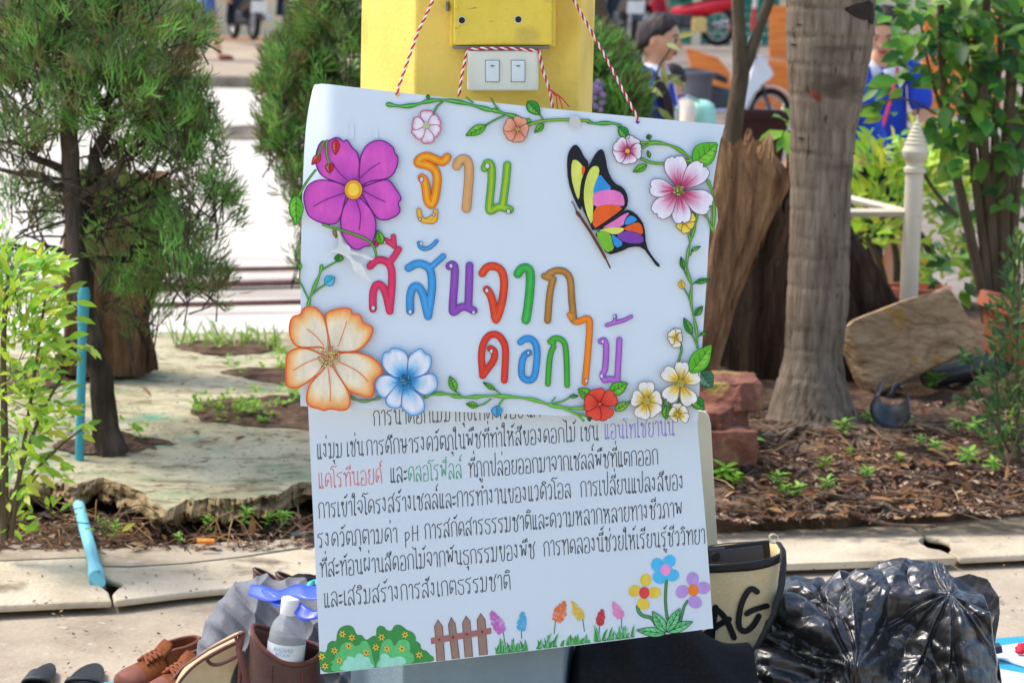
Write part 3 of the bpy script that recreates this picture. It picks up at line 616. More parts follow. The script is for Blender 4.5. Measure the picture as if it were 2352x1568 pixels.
def leafcut(k, a, b, hw, c=GREEN, c2=None, off=.006, S=None, parent=None, label=None, edge=DKGREEN):
    S = S or SU; s = zs(k); A, B = Z(k, a), Z(k, b); dx, dy = B[0] - A[0], B[1] - A[1]; L = math.hypot(dx, dy) or 1; ux, uy = dx / L, dy / L; h = hw * s
    f = lambda t, q: (A[0] + ux * L * t - uy * h * q, A[1] + uy * L * t + ux * h * q)
    out = smooth([f(0, 0), f(.12, .55), f(.35, 1), f(.6, .86), f(.82, .42), f(1, 0), f(.82, -.42), f(.6, -.86), f(.35, -1), f(.12, -.55)], 1, True)
    m = MB(); fill(m, S, out, off, c, .0025); ribbon(m, S, ring(out), 1.4, off + .0003, edge, caps=False)
    c2 = c2 or mix(c, C(180, 230, 90), .35)
    fill(m, S, [f(.1, 0), f(.35, .7), f(.6, .6), f(.9, 0)], off + .0002, c2)
    ribbon(m, S, [f(0, 0), f(.5, .06), f(.9, 0)], 1.2, off + .0005, edge)
    if h > 5:
        for t in (.25, .45, .65):
            for q in (1, -1): ribbon(m, S, [f(t, .04), f(t + .14, q * .55)], .9, off + .00052, edge, caps=False)
    o = m.build('leaf', M_INK, parent or ub, sm=False)
    if label: o['label'] = label
    return o
G1, G2, G3 = C(92, 182, 40), C(40, 146, 50), C(34, 120, 56)
for k, a, b, hw, c in ((1, (110, 1018), (112, 1182), 40, G1), (1, (1318, 530), (1388, 604), 34, G2), (1, (1105, 655), (993, 712), 26, G1), (1, (1406, 648), (1354, 696), 18, G1), (1, (1798, 662), (1852, 730), 28, G2),
        (1, (2185, 855), (2316, 745), 62, G1), (1, (1958, 728), (1950, 702), 16, G3), (1, (1958, 826), (1948, 786), 11, G2), (1, (1945, 862), (1868, 901), 20, G1), (1, (800, 515), (800, 494), 11, G2),
        (2, (745, 310), (712, 205), 30, G1), (2, (445, 432), (445, 372), 34, G2), (2, (173, 486), (174, 432), 15, G1), (2, (1258, 1332), (1216, 1222), 30, G1), (2, (1535, 1322), (1446, 1266), 18, G1), (2, (1416, 1436), (1328, 1418), 22, G1),
        (3, (660, 1368), (722, 1364), 14, G2), (3, (806, 1372), (716, 1312), 40, G1), (3, (935, 1345), (1068, 1272), 48, G1), (3, (972, 1466), (1082, 1404), 30, C(130, 190, 60)), (3, (1335, 1430), (1328, 1532), 30, G1), (3, (1512, 1372), (1600, 1465), 44, G2),
        (3, (1505, 352), (1575, 322), 14, G1), (3, (1455, 486), (1434, 392), 19, G2), (3, (1530, 574), (1648, 551), 20, G2), (3, (1533, 806), (1588, 736), 24, G2), (3, (1512, 938), (1453, 816), 28, G2), (3, (1564, 938), (1620, 922), 13, G2)):
    leafcut(k, a, b, hw, c, off=.0068)
leafcut(3, (1500, 1205), (1652, 1002), 70, G1, off=.0125, label='large green paper leaf past the right edge')
leafcut(3, (1565, 1190), (1654, 1310), 66, C(60, 120, 84), C(110, 160, 130), off=-.004, label='dull green leaf showing its back')
def bud(k, a, b, hw, c, label, off=.0075):
    o = leafcut(k, a, b, hw, c, mix(c, (1, 1, 1), .15), off, label=label, edge=mix(c, (0, 0, 0), .6)); o.name = 'bud'; return o
bud(1, (318, 728), (316, 812), 22, C(206, 50, 40), 'upper red bud'); bud(1, (238, 806), (190, 864), 20, C(206, 60, 50), 'left red bud'); bud(1, (284, 850), (285, 908), 24, C(196, 56, 44), 'lower red bud')
bud(2, (345, 585), (420, 535), 40, C(70, 184, 214), 'blue bud on the left'); bud(3, (152, 1432), (152, 1516), 40, C(60, 160, 210), 'blue bud on the lower edge'); bud(3, (1446, 620), (1434, 552), 24, C(236, 196, 40), 'yellow bud')
bud(2, (425, 190), (425, 268), 24, C(160, 130, 60), 'brownish bud'); bud(3, (797, 1508), (797, 1542), 16, C(40, 120, 50), 'small green bud')
def stem(k, lines, c=C(78, 160, 52), off=.0052, name='stem'):
    m = MB(); s = zs(k)
    for i, (w, st) in enumerate(lines):
        P = smooth(ZP(k, st), 3); ww = [w * s * (.75 + .3 * math.sin(j * .4)) for j in range(len(P))] if w > 14 else w * s
        ribbon(m, SU, P, [x + 1.6 for x in ww] if isinstance(ww, list) else ww + 1.6, off + i * 1e-4, DKGREEN, depth=.002)
        ribbon(m, SU, P, ww, off + .0004 + i * 1e-4, c); ribbon(m, SU, P, [x * .35 for x in ww] if isinstance(ww, list) else ww * .35, off + .0009 + i * 1e-4, mix(c, C(150, 210, 80), .6))
    return m.build(name, M_INK, ub, sm=False)
stem(1, [(22, '588 546,640 556,700 556,760 542,800 528,870 522,960 532,1040 552,1110 572,1150 582'), (8, '872 535,842 560,826 604'), (5, '1000 510,1035 537')], C(44, 152, 70))
stem(1, [(22, '1140 575,1190 592,1250 608,1300 626,1330 632'), (7, '1200 604,1140 632,1098 658'), (6, '1130 514,1145 545,1168 572')], C(52, 150, 56), .0056)
stem(1, [(13, '1310 660,1360 640,1420 630,1500 626,1580 628,1640 632'), (6, '1384 600,1400 622')], C(112, 160, 44), .006)
stem(1, [(20, '1630 632,1665 648,1720 644,1780 645,1806 662')], C(30, 146, 74))
stem(1, [(18, '1895 748,1940 746,1990 745,2060 756,2120 786,2160 820,2190 850'), (10, '1916 778,1950 755,1995 748'), (12, '1898 820,1950 848,2000 856,2044 854'), (14, '2130 835,2200 850'), (6, '1955 724,1962 746')], C(84, 156, 44))
stem(1, [(16, '2262 944,2288 1000,2296 1100,2290 1214'), (15, '2243 1112,2266 1150,2288 1204')], C(90, 160, 44))
stem(3, [(18, '1548 88,1540 160,1520 230,1496 300,1480 380,1474 470,1492 540,1512 590,1500 680,1520 800,1545 900,1550 1026'), (14, '1488 222,1500 290'), (7, '1500 385,1512 356,1532 344'), (8, '1455 484,1480 540,1504 582'), (7, '1508 592,1535 574'), (7, '1455 614,1480 655,1496 694'), (7, '1525 812,1546 790'), (8, '1510 934,1530 970,1546 1012'), (6, '1555 952,1575 936')], C(88, 160, 60))
for e_ in [(12, '1432 1000,1442 1050,1420 1110,1408 1186'), (8, '1290 1362,1312 1350'), (9, '1320 1384,1318 1432'), (9, '1348 1408,1372 1456'), (6, '1060 1412,1086 1400'), (9, '1430 1380,1415 1412')]: stem(3, [e_], C(70, 140, 50))
stem(2, [(22, '230 736,246 670,280 590,312 520,326 456'), (8, '328 488,380 455,430 430'), (8, '258 660,300 620,346 592'), (8, '232 690,200 620,170 562,140 540'), (6, '170 566,174 486')], C(70, 170, 60))
stem(2, [(14, '335 172,440 205,560 240,650 280,695 330,706 392')], C(70, 150, 50), .013)
stem(2, [(18, '525 1372,570 1394,620 1402,680 1392,730 1376')], C(120, 138, 104))
stem(2, [(22, '1045 1372,1090 1352,1150 1346,1200 1350,1260 1368,1320 1376,1400 1368,1480 1364'), (8, '1258 1330,1290 1358'), (7, '1416 1434,1460 1420,1505 1385'), (6, '1535 1320,1568 1348')], C(84, 180, 60))
stem(3, [(22, '0 1374,80 1360,200 1366,330 1376,420 1392,500 1420,560 1438,660 1448,780 1448'), (8, '210 1378,184 1400,160 1442'), (8, '520 1418,600 1408,650 1380,684 1354'), (5, '536 1402,560 1374'), (12, '620 1450,680 1475,725 1500,756 1536'), (7, '716 1484,760 1500,796 1520')], C(92, 190, 62), .0056)
stem(1, [(10, '272 736,266 790,282 852'), (8, '256 740,236 780,225 812'), (10, '212 890,180 930,150 975,128 1020')], C(70, 150, 50), .0125)
M_TAPE = flat('tape', C(196, 196, 190), .4)
m = MB(); disk(m, SU, Z(1, (1567, 637)), 30 * zs(1), .0078, (1, 1, 1), 12, 38 * zs(1), depth=.0005); m.build('tape_patch', M_TAPE, ub, sm=False)
for x0, x1, y0, y1 in ((388, 414, 650, 730), (512, 540, 674, 726)):
    m = MB(); fill(m, SU, [Z(1, p) for p in ((x0, y0), (x1, y0), (x1, y1), (x0, y1))], .0012, (1, 1, 1)); m.build('tape_patch', M_PAPER, ub, sm=False)
m = MB(); P = ZP(2, '432 335,446 295,430 212,448 214,474 300,520 322,528 352,560 362,620 378,680 408,700 398,676 420,640 410,570 386,522 378,548 420,600 444,640 520,676 572,600 540,548 490,530 430,486 388,440 372,398 365,350 400,332 440,346 395,396 352')
fill(m, lambda x, y, o=0: SU(x, y, o + .012 * max(0, (y - 560) / 60)), P, .012, C(214, 212, 204), .0004); o = m.build('torn_paper', M_INK, ub, sm=False)
m = MB(); fill(m, SU, ZP(1, '2278 1040,2312 1090,2316 1150,2296 1215,2280 1180'), -.001, C(210, 205, 196)); m.build('torn_paper', M_INK, ub, sm=False)
# butterfly
bf = MB(); BK_ = C(26, 28, 36); LIME = C(214, 222, 100); PINK = C(232, 124, 186); ORG = C(232, 96, 36); BLU = C(52, 146, 214); PUR = C(126, 64, 162); GRN = C(126, 192, 52)
def bw(k, st, off, c, dep=0, nm=None, it=1):
    fill(bf, SU, smooth(ZP(k, st), it, True), off, c, dep)
bw(1, '1525 830,1540 780,1570 752,1595 775,1615 820,1642 850,1630 900,1604 980,1604 1112,1570 1060,1530 950', .006, BK_, .003)
bw(1, '1550 840,1575 834,1605 862,1618 890,1596 960,1590 1050,1572 1020,1548 930', .0066, LIME); bw(1, '1600 864,1626 876,1606 930', .0069, ORG)
w1 = bf.build('butterfly_wing', M_INK, ub, sm=False); w1['label'] = 'rear upper wing'; bf = MB()
bw(1, '1690 785,1715 778,1730 830,1738 890,1772 958,1820 978,1848 1030,1840 1090,1760 1150,1664 1218,1640 1160,1605 1090,1593 1010,1608 940,1640 870,1664 820', .008, BK_, .003)
bw(1, '1652 872,1690 866,1697 905,1670 962,1664 1040,1660 1190,1625 1110,1611 1020,1624 932', .0086, LIME)
bw(1, '1696 904,1730 950,1766 990,1700 998,1660 1016,1672 960', .0088, BLU); bw(1, '1660 1016,1700 996,1766 990,1816 1010,1829 1060,1820 1080,1740 1065,1662 1086', .0090, PINK); bw(1, '1662 1086,1740 1065,1822 1082,1790 1112,1720 1162,1660 1202', .0092, ORG)
w1 = bf.build('butterfly_wing', M_INK, ub, sm=False); w1['label'] = 'front upper wing'; bf = MB()
bw(3, '828 226,1000 110,1050 66,1092 74,1142 115,1182 180,1192 320,1240 400,1297 462,1270 468,1225 405,1168 328,1090 324,1010 362,920 386,870 290', .0072, BK_, .003)
bw(3, '880 196,960 150,1040 96,1082 86,1044 130,1034 186,930 192', .0078, PINK); bw(3, '1086 104,1120 124,1132 146,1040 183,1050 130', .008, BLU); bw(3, '1030 196,1132 148,1166 180,1173 246,1110 220,1050 212', .0082, ORG)
bw(3, '852 216,930 190,1030 190,1042 212,975 246,900 216', .0084, LIME); bw(3, '975 246,1050 212,1110 222,1173 250,1173 306,1045 300', .0086, PUR); bw(3, '836 230,890 215,946 236,955 290,972 346,906 370', .0088, GRN); bw(3, '946 236,975 250,1042 306,975 341', .009, BLU)
w1 = bf.build('butterfly_wing', M_INK, ub, sm=False); w1['label'] = 'lower wing with a tail'
m = MB(); P = smooth(ZP(3, '712 88,730 110,760 155,810 230,850 300,900 385,942 472'), 2); n = len(P)
ribbon(m, SU, P, [max(2, (26 if j < n * .2 else 20 if j < n * .8 else 12) * zs(3)) for j in range(n)], .0098, C(104, 60, 36), depth=.003)
ribbon(m, SU, ZP(3, '672 10,690 40,706 80'), 2, .0098, BK_); ribbon(m, SU, ZP(3, '682 6,704 50,712 84'), 1.2, .0099, BK_)
m.build('butterfly_body', M_INK, ub, sm=False)
# ================================================================ HANDWRITING ON THE LOWER POSTER (own pen-stroke letters, unit = body height)
GL = {
'ก': (46, '6 0,7 60,0 73,8 92,24 100,40 93,45 70,46 0'), 'ข': (46, 'o 10 82 7;4 90,12 98,20 92,18 78,8 66,16 52,20 30,20 0,42 0,44 100'), 'ค': (48, 'o 22 48 7;24 41,7 0,2 50,8 86,26 100,42 88,47 60,47 0'),
'ง': (34, 'o 14 90 7;21 90,24 0,0 42'), 'จ': (42, '0 76,8 94,24 100,36 88,40 60,32 0,16 44;o 10 46 7'), 'ช': (50, 'o 10 80 7;4 88,14 96,22 86,20 70,12 0,42 0,42 52,34 68,54 108'), 'ซ': (50, 'o 9 80 6;4 88,10 94,15 86,20 94,24 80,14 0,42 0,42 52,34 68,56 110'),
'ด': (46, 'o 20 44 7;22 37,7 0,2 50,8 88,26 100,42 88,46 0'), 'ต': (46, 'o 20 44 7;22 37,7 0,2 60,6 92,16 100,24 86,32 100,44 88,46 0'), 'ถ': (46, 'o 4 7 7;10 9,11 52,3 70,10 94,26 100,42 90,46 0'),
'ท': (50, 'o 7 88 7;14 90,15 0;15 55,32 94,42 100,48 88,50 0'), 'ธ': (44, '2 78,12 98,32 92,44 100;2 78,20 64,36 60,42 46,42 0,10 0,4 30'), 'น': (50, 'o 7 90 7;14 90,15 0,40 14;42 100,42 12;o 46 7 7'),
'บ': (46, 'o 7 90 7;14 90,14 2,42 2,42 100'), 'ป': (46, 'o 7 90 7;14 90,14 2,42 2,42 150'), 'ผ': (50, 'o 12 90 7;5 88,7 0,26 52,43 0,45 100'), 'พ': (54, 'o 7 90 7;14 90,13 0,29 92,42 0,50 100'), 'ฟ': (54, 'o 7 90 7;14 90,13 0,29 92,42 0,50 150'),
'ภ': (46, 'o 3 7 7;10 9,11 52,3 70,10 94,26 100,42 90,46 0'), 'ม': (48, 'o 7 90 7;14 90,14 6;o 8 7 7;15 9,42 0,43 100'), 'ย': (44, 'o 11 90 6;5 88,4 64,17 54,5 44,5 2,42 2,42 100'), 'ร': (40, '0 76,10 97,28 90,40 102;0 76,24 64,30 48,28 8;o 21 8 7'),
'ล': (46, 'o 10 8 7;4 12,6 44,18 56,32 30,44 0;44 0,42 84,28 100,10 92,2 76'), 'ว': (34, 'o 20 8 7;27 8,31 66,24 94,12 100,0 78'), 'ศ': (50, 'o 22 48 7;24 41,7 0,2 50,8 86,26 100,40 88,46 60,46 0;34 92,54 124'), 'ษ': (54, 'o 7 90 7;14 90,14 2,42 2,42 100;o 28 44 6;34 42,56 54'),
'ส': (48, 'o 10 8 7;4 12,6 44,18 56,32 30,44 0;44 0,42 84,28 100,10 92,2 76;34 92,54 126'), 'ห': (52, 'o 7 90 7;14 90,14 0;14 38,34 74;o 39 86 7;32 80,46 56,46 0'), 'อ': (46, '0 80,10 98,28 100,42 84,44 8,36 0,8 0,4 10,7 38;o 14 44 7'),
'า': (28, '0 78,6 94,16 100,25 92,27 70,27 0'), 'ะ': (20, 'o 5 68 6;10 62,24 78;o 5 24 6;10 18,24 34'), 'เ': (16, '5 100,5 8;o 11 7 6'), 'แ': (36, '5 100,5 8;o 11 7 6;25 100,25 8;o 31 7 6'), 'โ': (18, '-16 120,-2 142,14 128,34 138;-16 120,4 116,9 100,9 8;o 15 7 6'),
'ใ': (18, 'o -4 126 7;-11 126,-6 144,4 150,10 142,8 110,6 8;o 12 7 6'), 'ไ': (18, '-20 152,-2 130,9 154,9 8;o 15 7 6'), 'ำ': (28, 'o -8 122 6;0 78,6 94,16 100,25 92,27 70,27 0'), 'p': (40, '4 62,6 -40;5 50,20 64,34 50,30 20,6 6'), 'H': (48, '4 100,4 0;40 100,40 0;4 48,40 54'), ' ': (30, ''),
'่': (0, '-6 128,-6 150'), '้': (0, 'o -12 126 5;-8 122,8 146'), '์': (0, 'o -8 120 5;-8 126,-12 138,6 156'), 'ั': (0, 'o -16 120 5;-12 116,8 140'), 'ิ': (0, '-34 112,-22 128,-8 126,2 112,-34 112'), 'ี': (0, '-34 112,-22 128,-8 124,0 112,-34 112;1 110,1 138'),
'ึ': (0, '-34 112,-22 128,-8 126,0 112,-34 112;o 1 117 5'), 'ื': (0, '-34 112,-22 128,-12 124,-6 112,-34 112;-6 112,-6 136;4 112,4 138'), 'ุ': (0, 'o -8 -18 5;-3 -16,-3 -40'), 'ู': (0, 'o -16 -16 5;-11 -16,-10 -36,2 -36,2 -12'),
}
UP = 'ิีึืั'
def write(parent, S, text, a, b, h, col, wpx=1.75, off=.0004, label=None, name='handwriting'):
    adv = sum(GL[ch][0] + (13 if GL[ch][0] else 0) for ch in text) - 13
    L = math.hypot(b[0] - a[0], b[1] - a[1]); ux, uy = (b[0] - a[0]) / L, (b[1] - a[1]) / L; sx = L / adv; sy = h / 100.0
    m = MB(); x = 0; prev = ' '; k = 0
    for ch in text:
        wd, st = GL[ch]; jit = uni(-1.2, 1.2) if wd else 0; x0 = x if wd else x - 13
        lift = 24 if (ch in '่้์' and prev in UP) else (18 if ch == '่' and prev == 'ป' else 0)
        vs_ = uni(.96, 1.05)
        for s_ in (st.split(';') if st else []):
            if s_[0] == 'o':
                ox, oy, r = (float(q) for q in s_[2:].split()); P = [(ox + r * math.cos(t * PI / 5), oy + r * math.sin(t * PI / 5)) for t in range(11)]
            else: P = smooth(pts(s_), 2)
            Q = []
            for (gx, gy) in P:
                X = (x0 + gx) * sx; Yy = (gy * vs_ + jit + lift) * sy
                Q.append((a[0] + ux * X - uy * Yy * -1 * .35 + ux * 0 + uy * Yy * .35 * 0 , a[1] + uy * X - Yy))
            ribbon(m, S, Q, wpx, off + (k % 40) * 3e-6, col, caps=False, step=1.5e-6); k += 1
        if wd: x += wd + 13
        if wd or ch in UP: prev = ch
    o = m.build(name, M_PEN, parent, sm=False)
    if label: o['label'] = label
    return o
BLK = C(34, 30, 40)
for text, a, b, col, lab in (
    ('การนำดอกไม้มาทุบเทคตรอยนก', (858, 978), (1240, 957), BLK, None),
    ('แง่มุม', (729, 1055), (786, 1050), BLK, None), ('เช่น', (797, 1048), (834, 1046), BLK, None), ('การศึกษารงควัตถุในพืชที่ทำให้สีของดอกไม้', (842, 1046), (1322, 1014), BLK, None), ('เช่น', (1334, 1013), (1374, 1011), BLK, None),
    ('แอนโทไซยานิน', (1389, 1009), (1548, 1000), C(140, 120, 214), 'purple handwritten word'),
    ('แคโรทีนอยด์', (732, 1122), (877, 1110), C(226, 104, 96), 'red handwritten word'), ('และ', (897, 1109), (934, 1107), BLK, None), ('คลอโรฟิลล์', (938, 1107), (1060, 1098), C(60, 160, 112), 'green handwritten word'), ('ที่ถูกปล่อยออกมาจากเซลล์พืชที่แตกออก', (1077, 1096), (1511, 1066), BLK, None),
    ('การเข้าใจโครงสร้างเซลล์และการทำงานของแวคิวโอล', (732, 1190), (1311, 1143), BLK, None), ('การเปลี่ยนแปลงสีของ', (1334, 1141), (1570, 1124), BLK, None),
    ('รงควัตถุตามค่า', (730, 1258), (912, 1245), BLK, None), ('pH', (930, 1243), (962, 1241), BLK, None), ('การสกัดสารธรรมชาติและความหลากหลายทางชีวภาพ', (976, 1238), (1567, 1186), BLK, None),
    ('ที่สะท้อนผ่านสีดอกไม้จากพันธุกรรมของพืช', (736, 1326), (1229, 1281), BLK, None), ('การทดลองนี้ช่วยให้เรียนรู้ชีววิทยา', (1249, 1277), (1619, 1248), BLK, None),
    ('และเสริมสร้างการสังเกตธรรมชาติ', (745, 1395), (1172, 1353), BLK, None)):
    write(lb, SL, text, a, b, 35, col, label=lab)
# ---- drawings along the foot of the lower poster
def draw(name, label, fn, mt=M_INK):
    m = MB(); fn(m); o = m.build(name, mt, lb, sm=False)
    if label: o['label'] = label
    return o
def lowclip(P): return [(x, min(y, lowedge(x) - 1.0)) for x, y in P]
def bush(m):
    for i, (st, c) in enumerate((('195 1195,215 1180,260 1200,284 1165,284 1110,330 1070,382 1082,382 1000,420 932,500 905,562 930,590 1015,650 1010,680 1062,712 1060,760 1020,800 1022,794 950,830 910,890 930,900 962,962 972,976 920,1030 898,1085 930,1115 962,1180 980,1216 1040,1205 1072,1260 1100,1266 1162,1330 1180,1360 1222,1398 1240,1406 1292,1180 1330,900 1360,600 1385,228 1422,205 1300', C(66, 148, 74)),
        ('330 1392,322 1340,346 1325,318 1290,366 1268,370 1210,415 1190,420 1130,480 1084,540 1090,570 1132,625 1120,640 1080,690 1068,725 1120,750 1180,756 1250,780 1310,784 1362,420 1402', C(98, 196, 118)),
        ('790 1362,796 1310,830 1260,828 1200,846 1140,860 1080,920 1050,965 1070,975 1126,1005 1120,1020 1075,1080 1054,1140 1080,1156 1140,1140 1190,1190 1215,1198 1280,1150 1325', C(98, 196, 118)),
        ('420 1396,418 1340,450 1330,450 1290,488 1270,490 1240,530 1234,575 1262,590 1210,640 1204,670 1240,730 1245,736 1300,772 1330,772 1362', C(160, 226, 200)),
        ('795 1358,818 1300,842 1270,838 1220,880 1198,925 1230,960 1262,1000 1240,1060 1234,1110 1270,1112 1324', C(160, 226, 200)))):
        fill(m, SL, lowclip(smooth(ZP(6, st), 2, True)), .0005 + i * 1.2e-4, c)
    for q, (x, y) in enumerate(((443, 1005), (542, 1040), (853, 1038), (1097, 1012), (508, 1130), (360, 1178), (692, 1196), (793, 1143), (908, 1157), (1065, 1157), (228, 1240), (412, 1278), (262, 1338), (1248, 1222))):
        p = Z(6, (x, y)); a0 = uni(0, 1); P = []
        for j in range(24):
            r = (38 if j % 4 in (0, 1) else 20) * zs(6); P.append((p[0] + r * math.cos(a0 + j * PI / 12), p[1] + r * math.sin(a0 + j * PI / 12)))
        fill(m, SL, smooth(P, 1, True), .0013 + q * 1e-5, C(232, 200, 70)); disk(m, SL, p, 11 * zs(6), .0015, C(140, 70, 50), 10)
draw('drawn_bush', 'pair of green bushes drawn with yellow flowers', bush)
def fence(m):
    for i, st in enumerate(('1440 855,1490 922,1512 1282,1430 1290,1406 922', '1578 828,1622 892,1668 1256,1590 1264,1550 907', '1735 815,1778 870,1805 1240,1725 1247,1697 892', '1887 788,1935 850,1960 1217,1875 1227,1850 857')):
        P = lowclip(ZP(6, st)); fill(m, SL, P, .0005, C(158, 128, 112)); ribbon(m, SL, ring(P), 1.6, .0007, C(120, 76, 66), caps=False)
    P = ZP(6, '1368 1045,1998 937,2000 1000,1370 1110'); fill(m, SL, P, .0009, C(166, 110, 102))
    for p in pts('1455 1062,1600 1037,1745 1005,1905 980'): disk(m, SL, Z(6, p), 11 * zs(6), .0011, C(60, 40, 36), 10)
draw('drawn_fence', 'brown picket fence drawn with four pales', fence)
def tuft(k1, tip, k2, base, hw, c, stem_):
    def f(m):
        T, B = Z(k1, tip), Z(k2, base); hw_ = hw * zs(6); ribbon(m, SL, [Z(*q) for q in stem_], 2.2, .0004, C(70, 130, 90))
        dx, dy = B[0] - T[0], B[1] - T[1]; L = math.hypot(dx, dy)
        P = []
        for t in (0, .3, .6, .85, 1): P.append((T[0] + dx * t - dy / L * hw_ * math.sin(t * 2.4), T[1] + dy * t + dx / L * hw_ * math.sin(t * 2.4)))
        Q = [(T[0] + dx * t + dy / L * hw_ * math.sin(t * 2.4), T[1] + dy * t - dx / L * hw_ * math.sin(t * 2.4)) for t in (1, .85, .6, .3)]
        fill(m, SL, P + Q, .0005, mix(c, (.8, .85, .9), .35))
        for q in range(80):
            t = rnd() ** .7; s = uni(-.95, .95) * hw_ * math.sin(t * 2.4); x = T[0] + dx * t - dy / L * s; y = T[1] + dy * t + dx / L * s; r = uni(1.6, 3.0)
            ribbon(m, SL, [(x + r * math.cos(j * PI / 4), y + r * math.sin(j * PI / 4)) for j in range(9)], 1.1, .0007 + q * 6e-6, c, caps=False)
    draw('drawn_flower', None, f)
tuft(6, (1995, 756), 6, (2110, 985), 62, C(206, 112, 196), [(6, (2070, 860)), (6, (2120, 960)), (6, (2148, 1130))])
tuft(7, (237, 772), 7, (222, 962), 50, C(82, 182, 222), [(7, (226, 880)), (7, (222, 950)), (7, (226, 1050))])
tuft(7, (680, 656), 7, (590, 870), 66, C(234, 122, 56), [(7, (618, 760)), (7, (580, 860)), (7, (566, 1000))])
tuft(7, (752, 668), 7, (850, 850), 54, C(232, 196, 70), [(7, (820, 755)), (7, (862, 830)), (7, (882, 975))])
tuft(7, (1070, 738), 7, (1040, 905), 42, C(206, 60, 70), [(7, (1046, 830)), (7, (1040, 900)), (7, (1036, 1000))])
tuft(7, (1178, 664), 7, (1262, 830), 52, C(240, 150, 196), [(7, (1232, 725)), (7, (1270, 815)), (7, (1270, 950))])
def grass(m):
    x0 = Z(6, (2060, 1190))[0]; x1 = Z(7, (1385, 1040))[0]
    for q in range(78):
        x = uni(x0, x1); y = lowedge(x) - 2; hh = uni(18, 44) * (.7 + .3 * math.sin(q)); ln = uni(-14, 14)
        c = random.choice([C(70, 150, 70), C(78, 160, 78), C(90, 176, 100), C(64, 140, 66)])
        P = smooth([(x - 4.5, y), (x - 3 + ln * .3, y - hh * .6), (x + ln, y - hh), (x + 3 + ln * .25, y - hh * .5), (x + 4.5, y)], 2); fill(m, SL, lowclip(P), .0007 + q * 8e-6, c)
        if q % 2: ribbon(m, SL, smooth([(x + 2, y - 3), (x + 2.4 + ln * .35, y - hh * .55), (x + ln, y - hh + 1)], 2), 1.6, .0014 + q * 4e-6, C(130, 206, 160), caps=False)
draw('drawn_grass', 'row of green grass blades drawn on the lower poster', grass)
def daisy(pet, ctr, r, c, cc, label):
    def f(m):
        for i, p in enumerate(pts(pet)): disk(m, SL, Z(7, p), r * zs(7), .0009 + i * 4e-5, c, 24, r * 1.15 * zs(7), rot=i * .7)
        disk(m, SL, Z(7, ctr), 54 * zs(7), .0014, cc, 24, 62 * zs(7))
    draw('drawn_flower', label, f)
def bst(m):
    for i, (w, st) in enumerate(((22, '1740 440,1732 540,1728 640,1735 750,1748 840'), (30, '1440 715,1446 770,1490 815,1560 825,1600 850,1630 905'), (20, '1962 658,1925 710,1908 780,1888 860'))):
        P = smooth(ZP(7, st), 2); ribbon(m, SL, P, w * zs(7) + 2.2, .0005 + i * 4e-5, C(26, 50, 36)); ribbon(m, SL, P, w * zs(7), .0007 + i * 4e-5, C(78, 150, 90))
draw('drawn_stem', 'three green stems under the big drawn flowers', bst)
daisy('1523 440,1405 553,1613 570,1497 690', (1508, 573), 58, C(230, 200, 70), C(220, 70, 70), 'yellow drawn flower with a red heart')
daisy('1643 282,1768 247,1800 390,1665 415,1730 330', (1732, 335), 64, C(78, 192, 236), C(236, 150, 206), 'blue drawn flower with a pink heart')
daisy('2013 430,1905 560,2125 523,2038 670', (2020, 547), 64, C(186, 150, 214), C(244, 132, 48), 'purple drawn flower with an orange heart')
for i, (a, b, hw) in enumerate((((1735, 1000), (1416, 962), 52), ((1745, 985), (2024, 868), 52), ((1735, 985), (1588, 758), 58), ((1742, 985), (1888, 726), 54))):
    leafcut(7, a, b, hw, C(104, 196, 124), C(124, 212, 140), off=.0016 + i * 1.5e-3 * .5, S=SL, parent=lb, edge=C(26, 50, 36)).name = 'drawn_leaf'
# ================================================================ STRINGS
M_RED = flat('red_string', C(190, 36, 56), .8); M_WSTR = flat('white_string', C(226, 218, 210), .8)
def cord(label, P, r=.0016):
    P = [Vector(p) for p in P]; root = thing('string', label, 'string', P[0])
    L = [0]
    for a, b in zip(P, P[1:]): L.append(L[-1] + (b - a).length)
    n = int(L[-1] / .0022) + 2; A, B = [], []
    for i in range(n):
        d = L[-1] * i / (n - 1); k = max(j for j in range(len(L)) if L[j] <= d + 1e-9); k = min(k, len(P) - 2); p = P[k].lerp(P[k + 1], (d - L[k]) / max(1e-9, L[k + 1] - L[k]))
        t = (P[k + 1] - P[k]).normalized(); u = t.cross(Vector((0, 1, 0.01))).normalized(); v = t.cross(u); a = d / .016 * 2 * PI
        o = (u * math.cos(a) + v * math.sin(a)) * r * .75; A.append(p + o); B.append(p - o)
    MB().tube(A, r * .95, 5).build('red_strand', M_RED, root); MB().tube(B, r * .95, 5).build('white_strand', M_WSTR, root); return root
cord('red and white string tied to the left hole of the upper poster', [SU(912, 218, .0015), SU(914, 205, .003), W(958, 80, 3.92), W(996, -2, 3.95), W(1040, -110, 3.98)])
cord('red and white string tied to the right hole of the upper poster', [SU(1465, 279, .0015), SU(1463, 268, .003), W(1390, 130, 3.92), W(1315, -4, 3.95), W(1260, -110, 3.98)])
sc = cord('red and white twisted string looped over the light switch with frayed red ends', [W(1054, 222, 3.925), W(1060, 180, 3.93), W(1070, 130, 3.945), W(1074, 114, 3.945), W(1110, 111.5, 3.938), W(1180, 112, 3.937), W(1238, 117, 3.940), W(1248, 165, 3.935), W(1262, 205, 3.93), W(1270, 248, 3.92)])
m = MB()
for e in ((1290, 225, 1308, 246), (1284, 222, 1292, 248), (1278, 222, 1280, 250)): m.tube([W(1262, 205, 3.928), W(e[0], e[1], 3.915), W(e[2], e[3], 3.90)], .0011, 5)
m.build('frayed_end', M_RED, sc)
m = MB(); disk(m, SU, (913, 217), 5.5, .0010, C(236, 206, 100), 16); m.build('string_hole', M_INK, ub, sm=False)
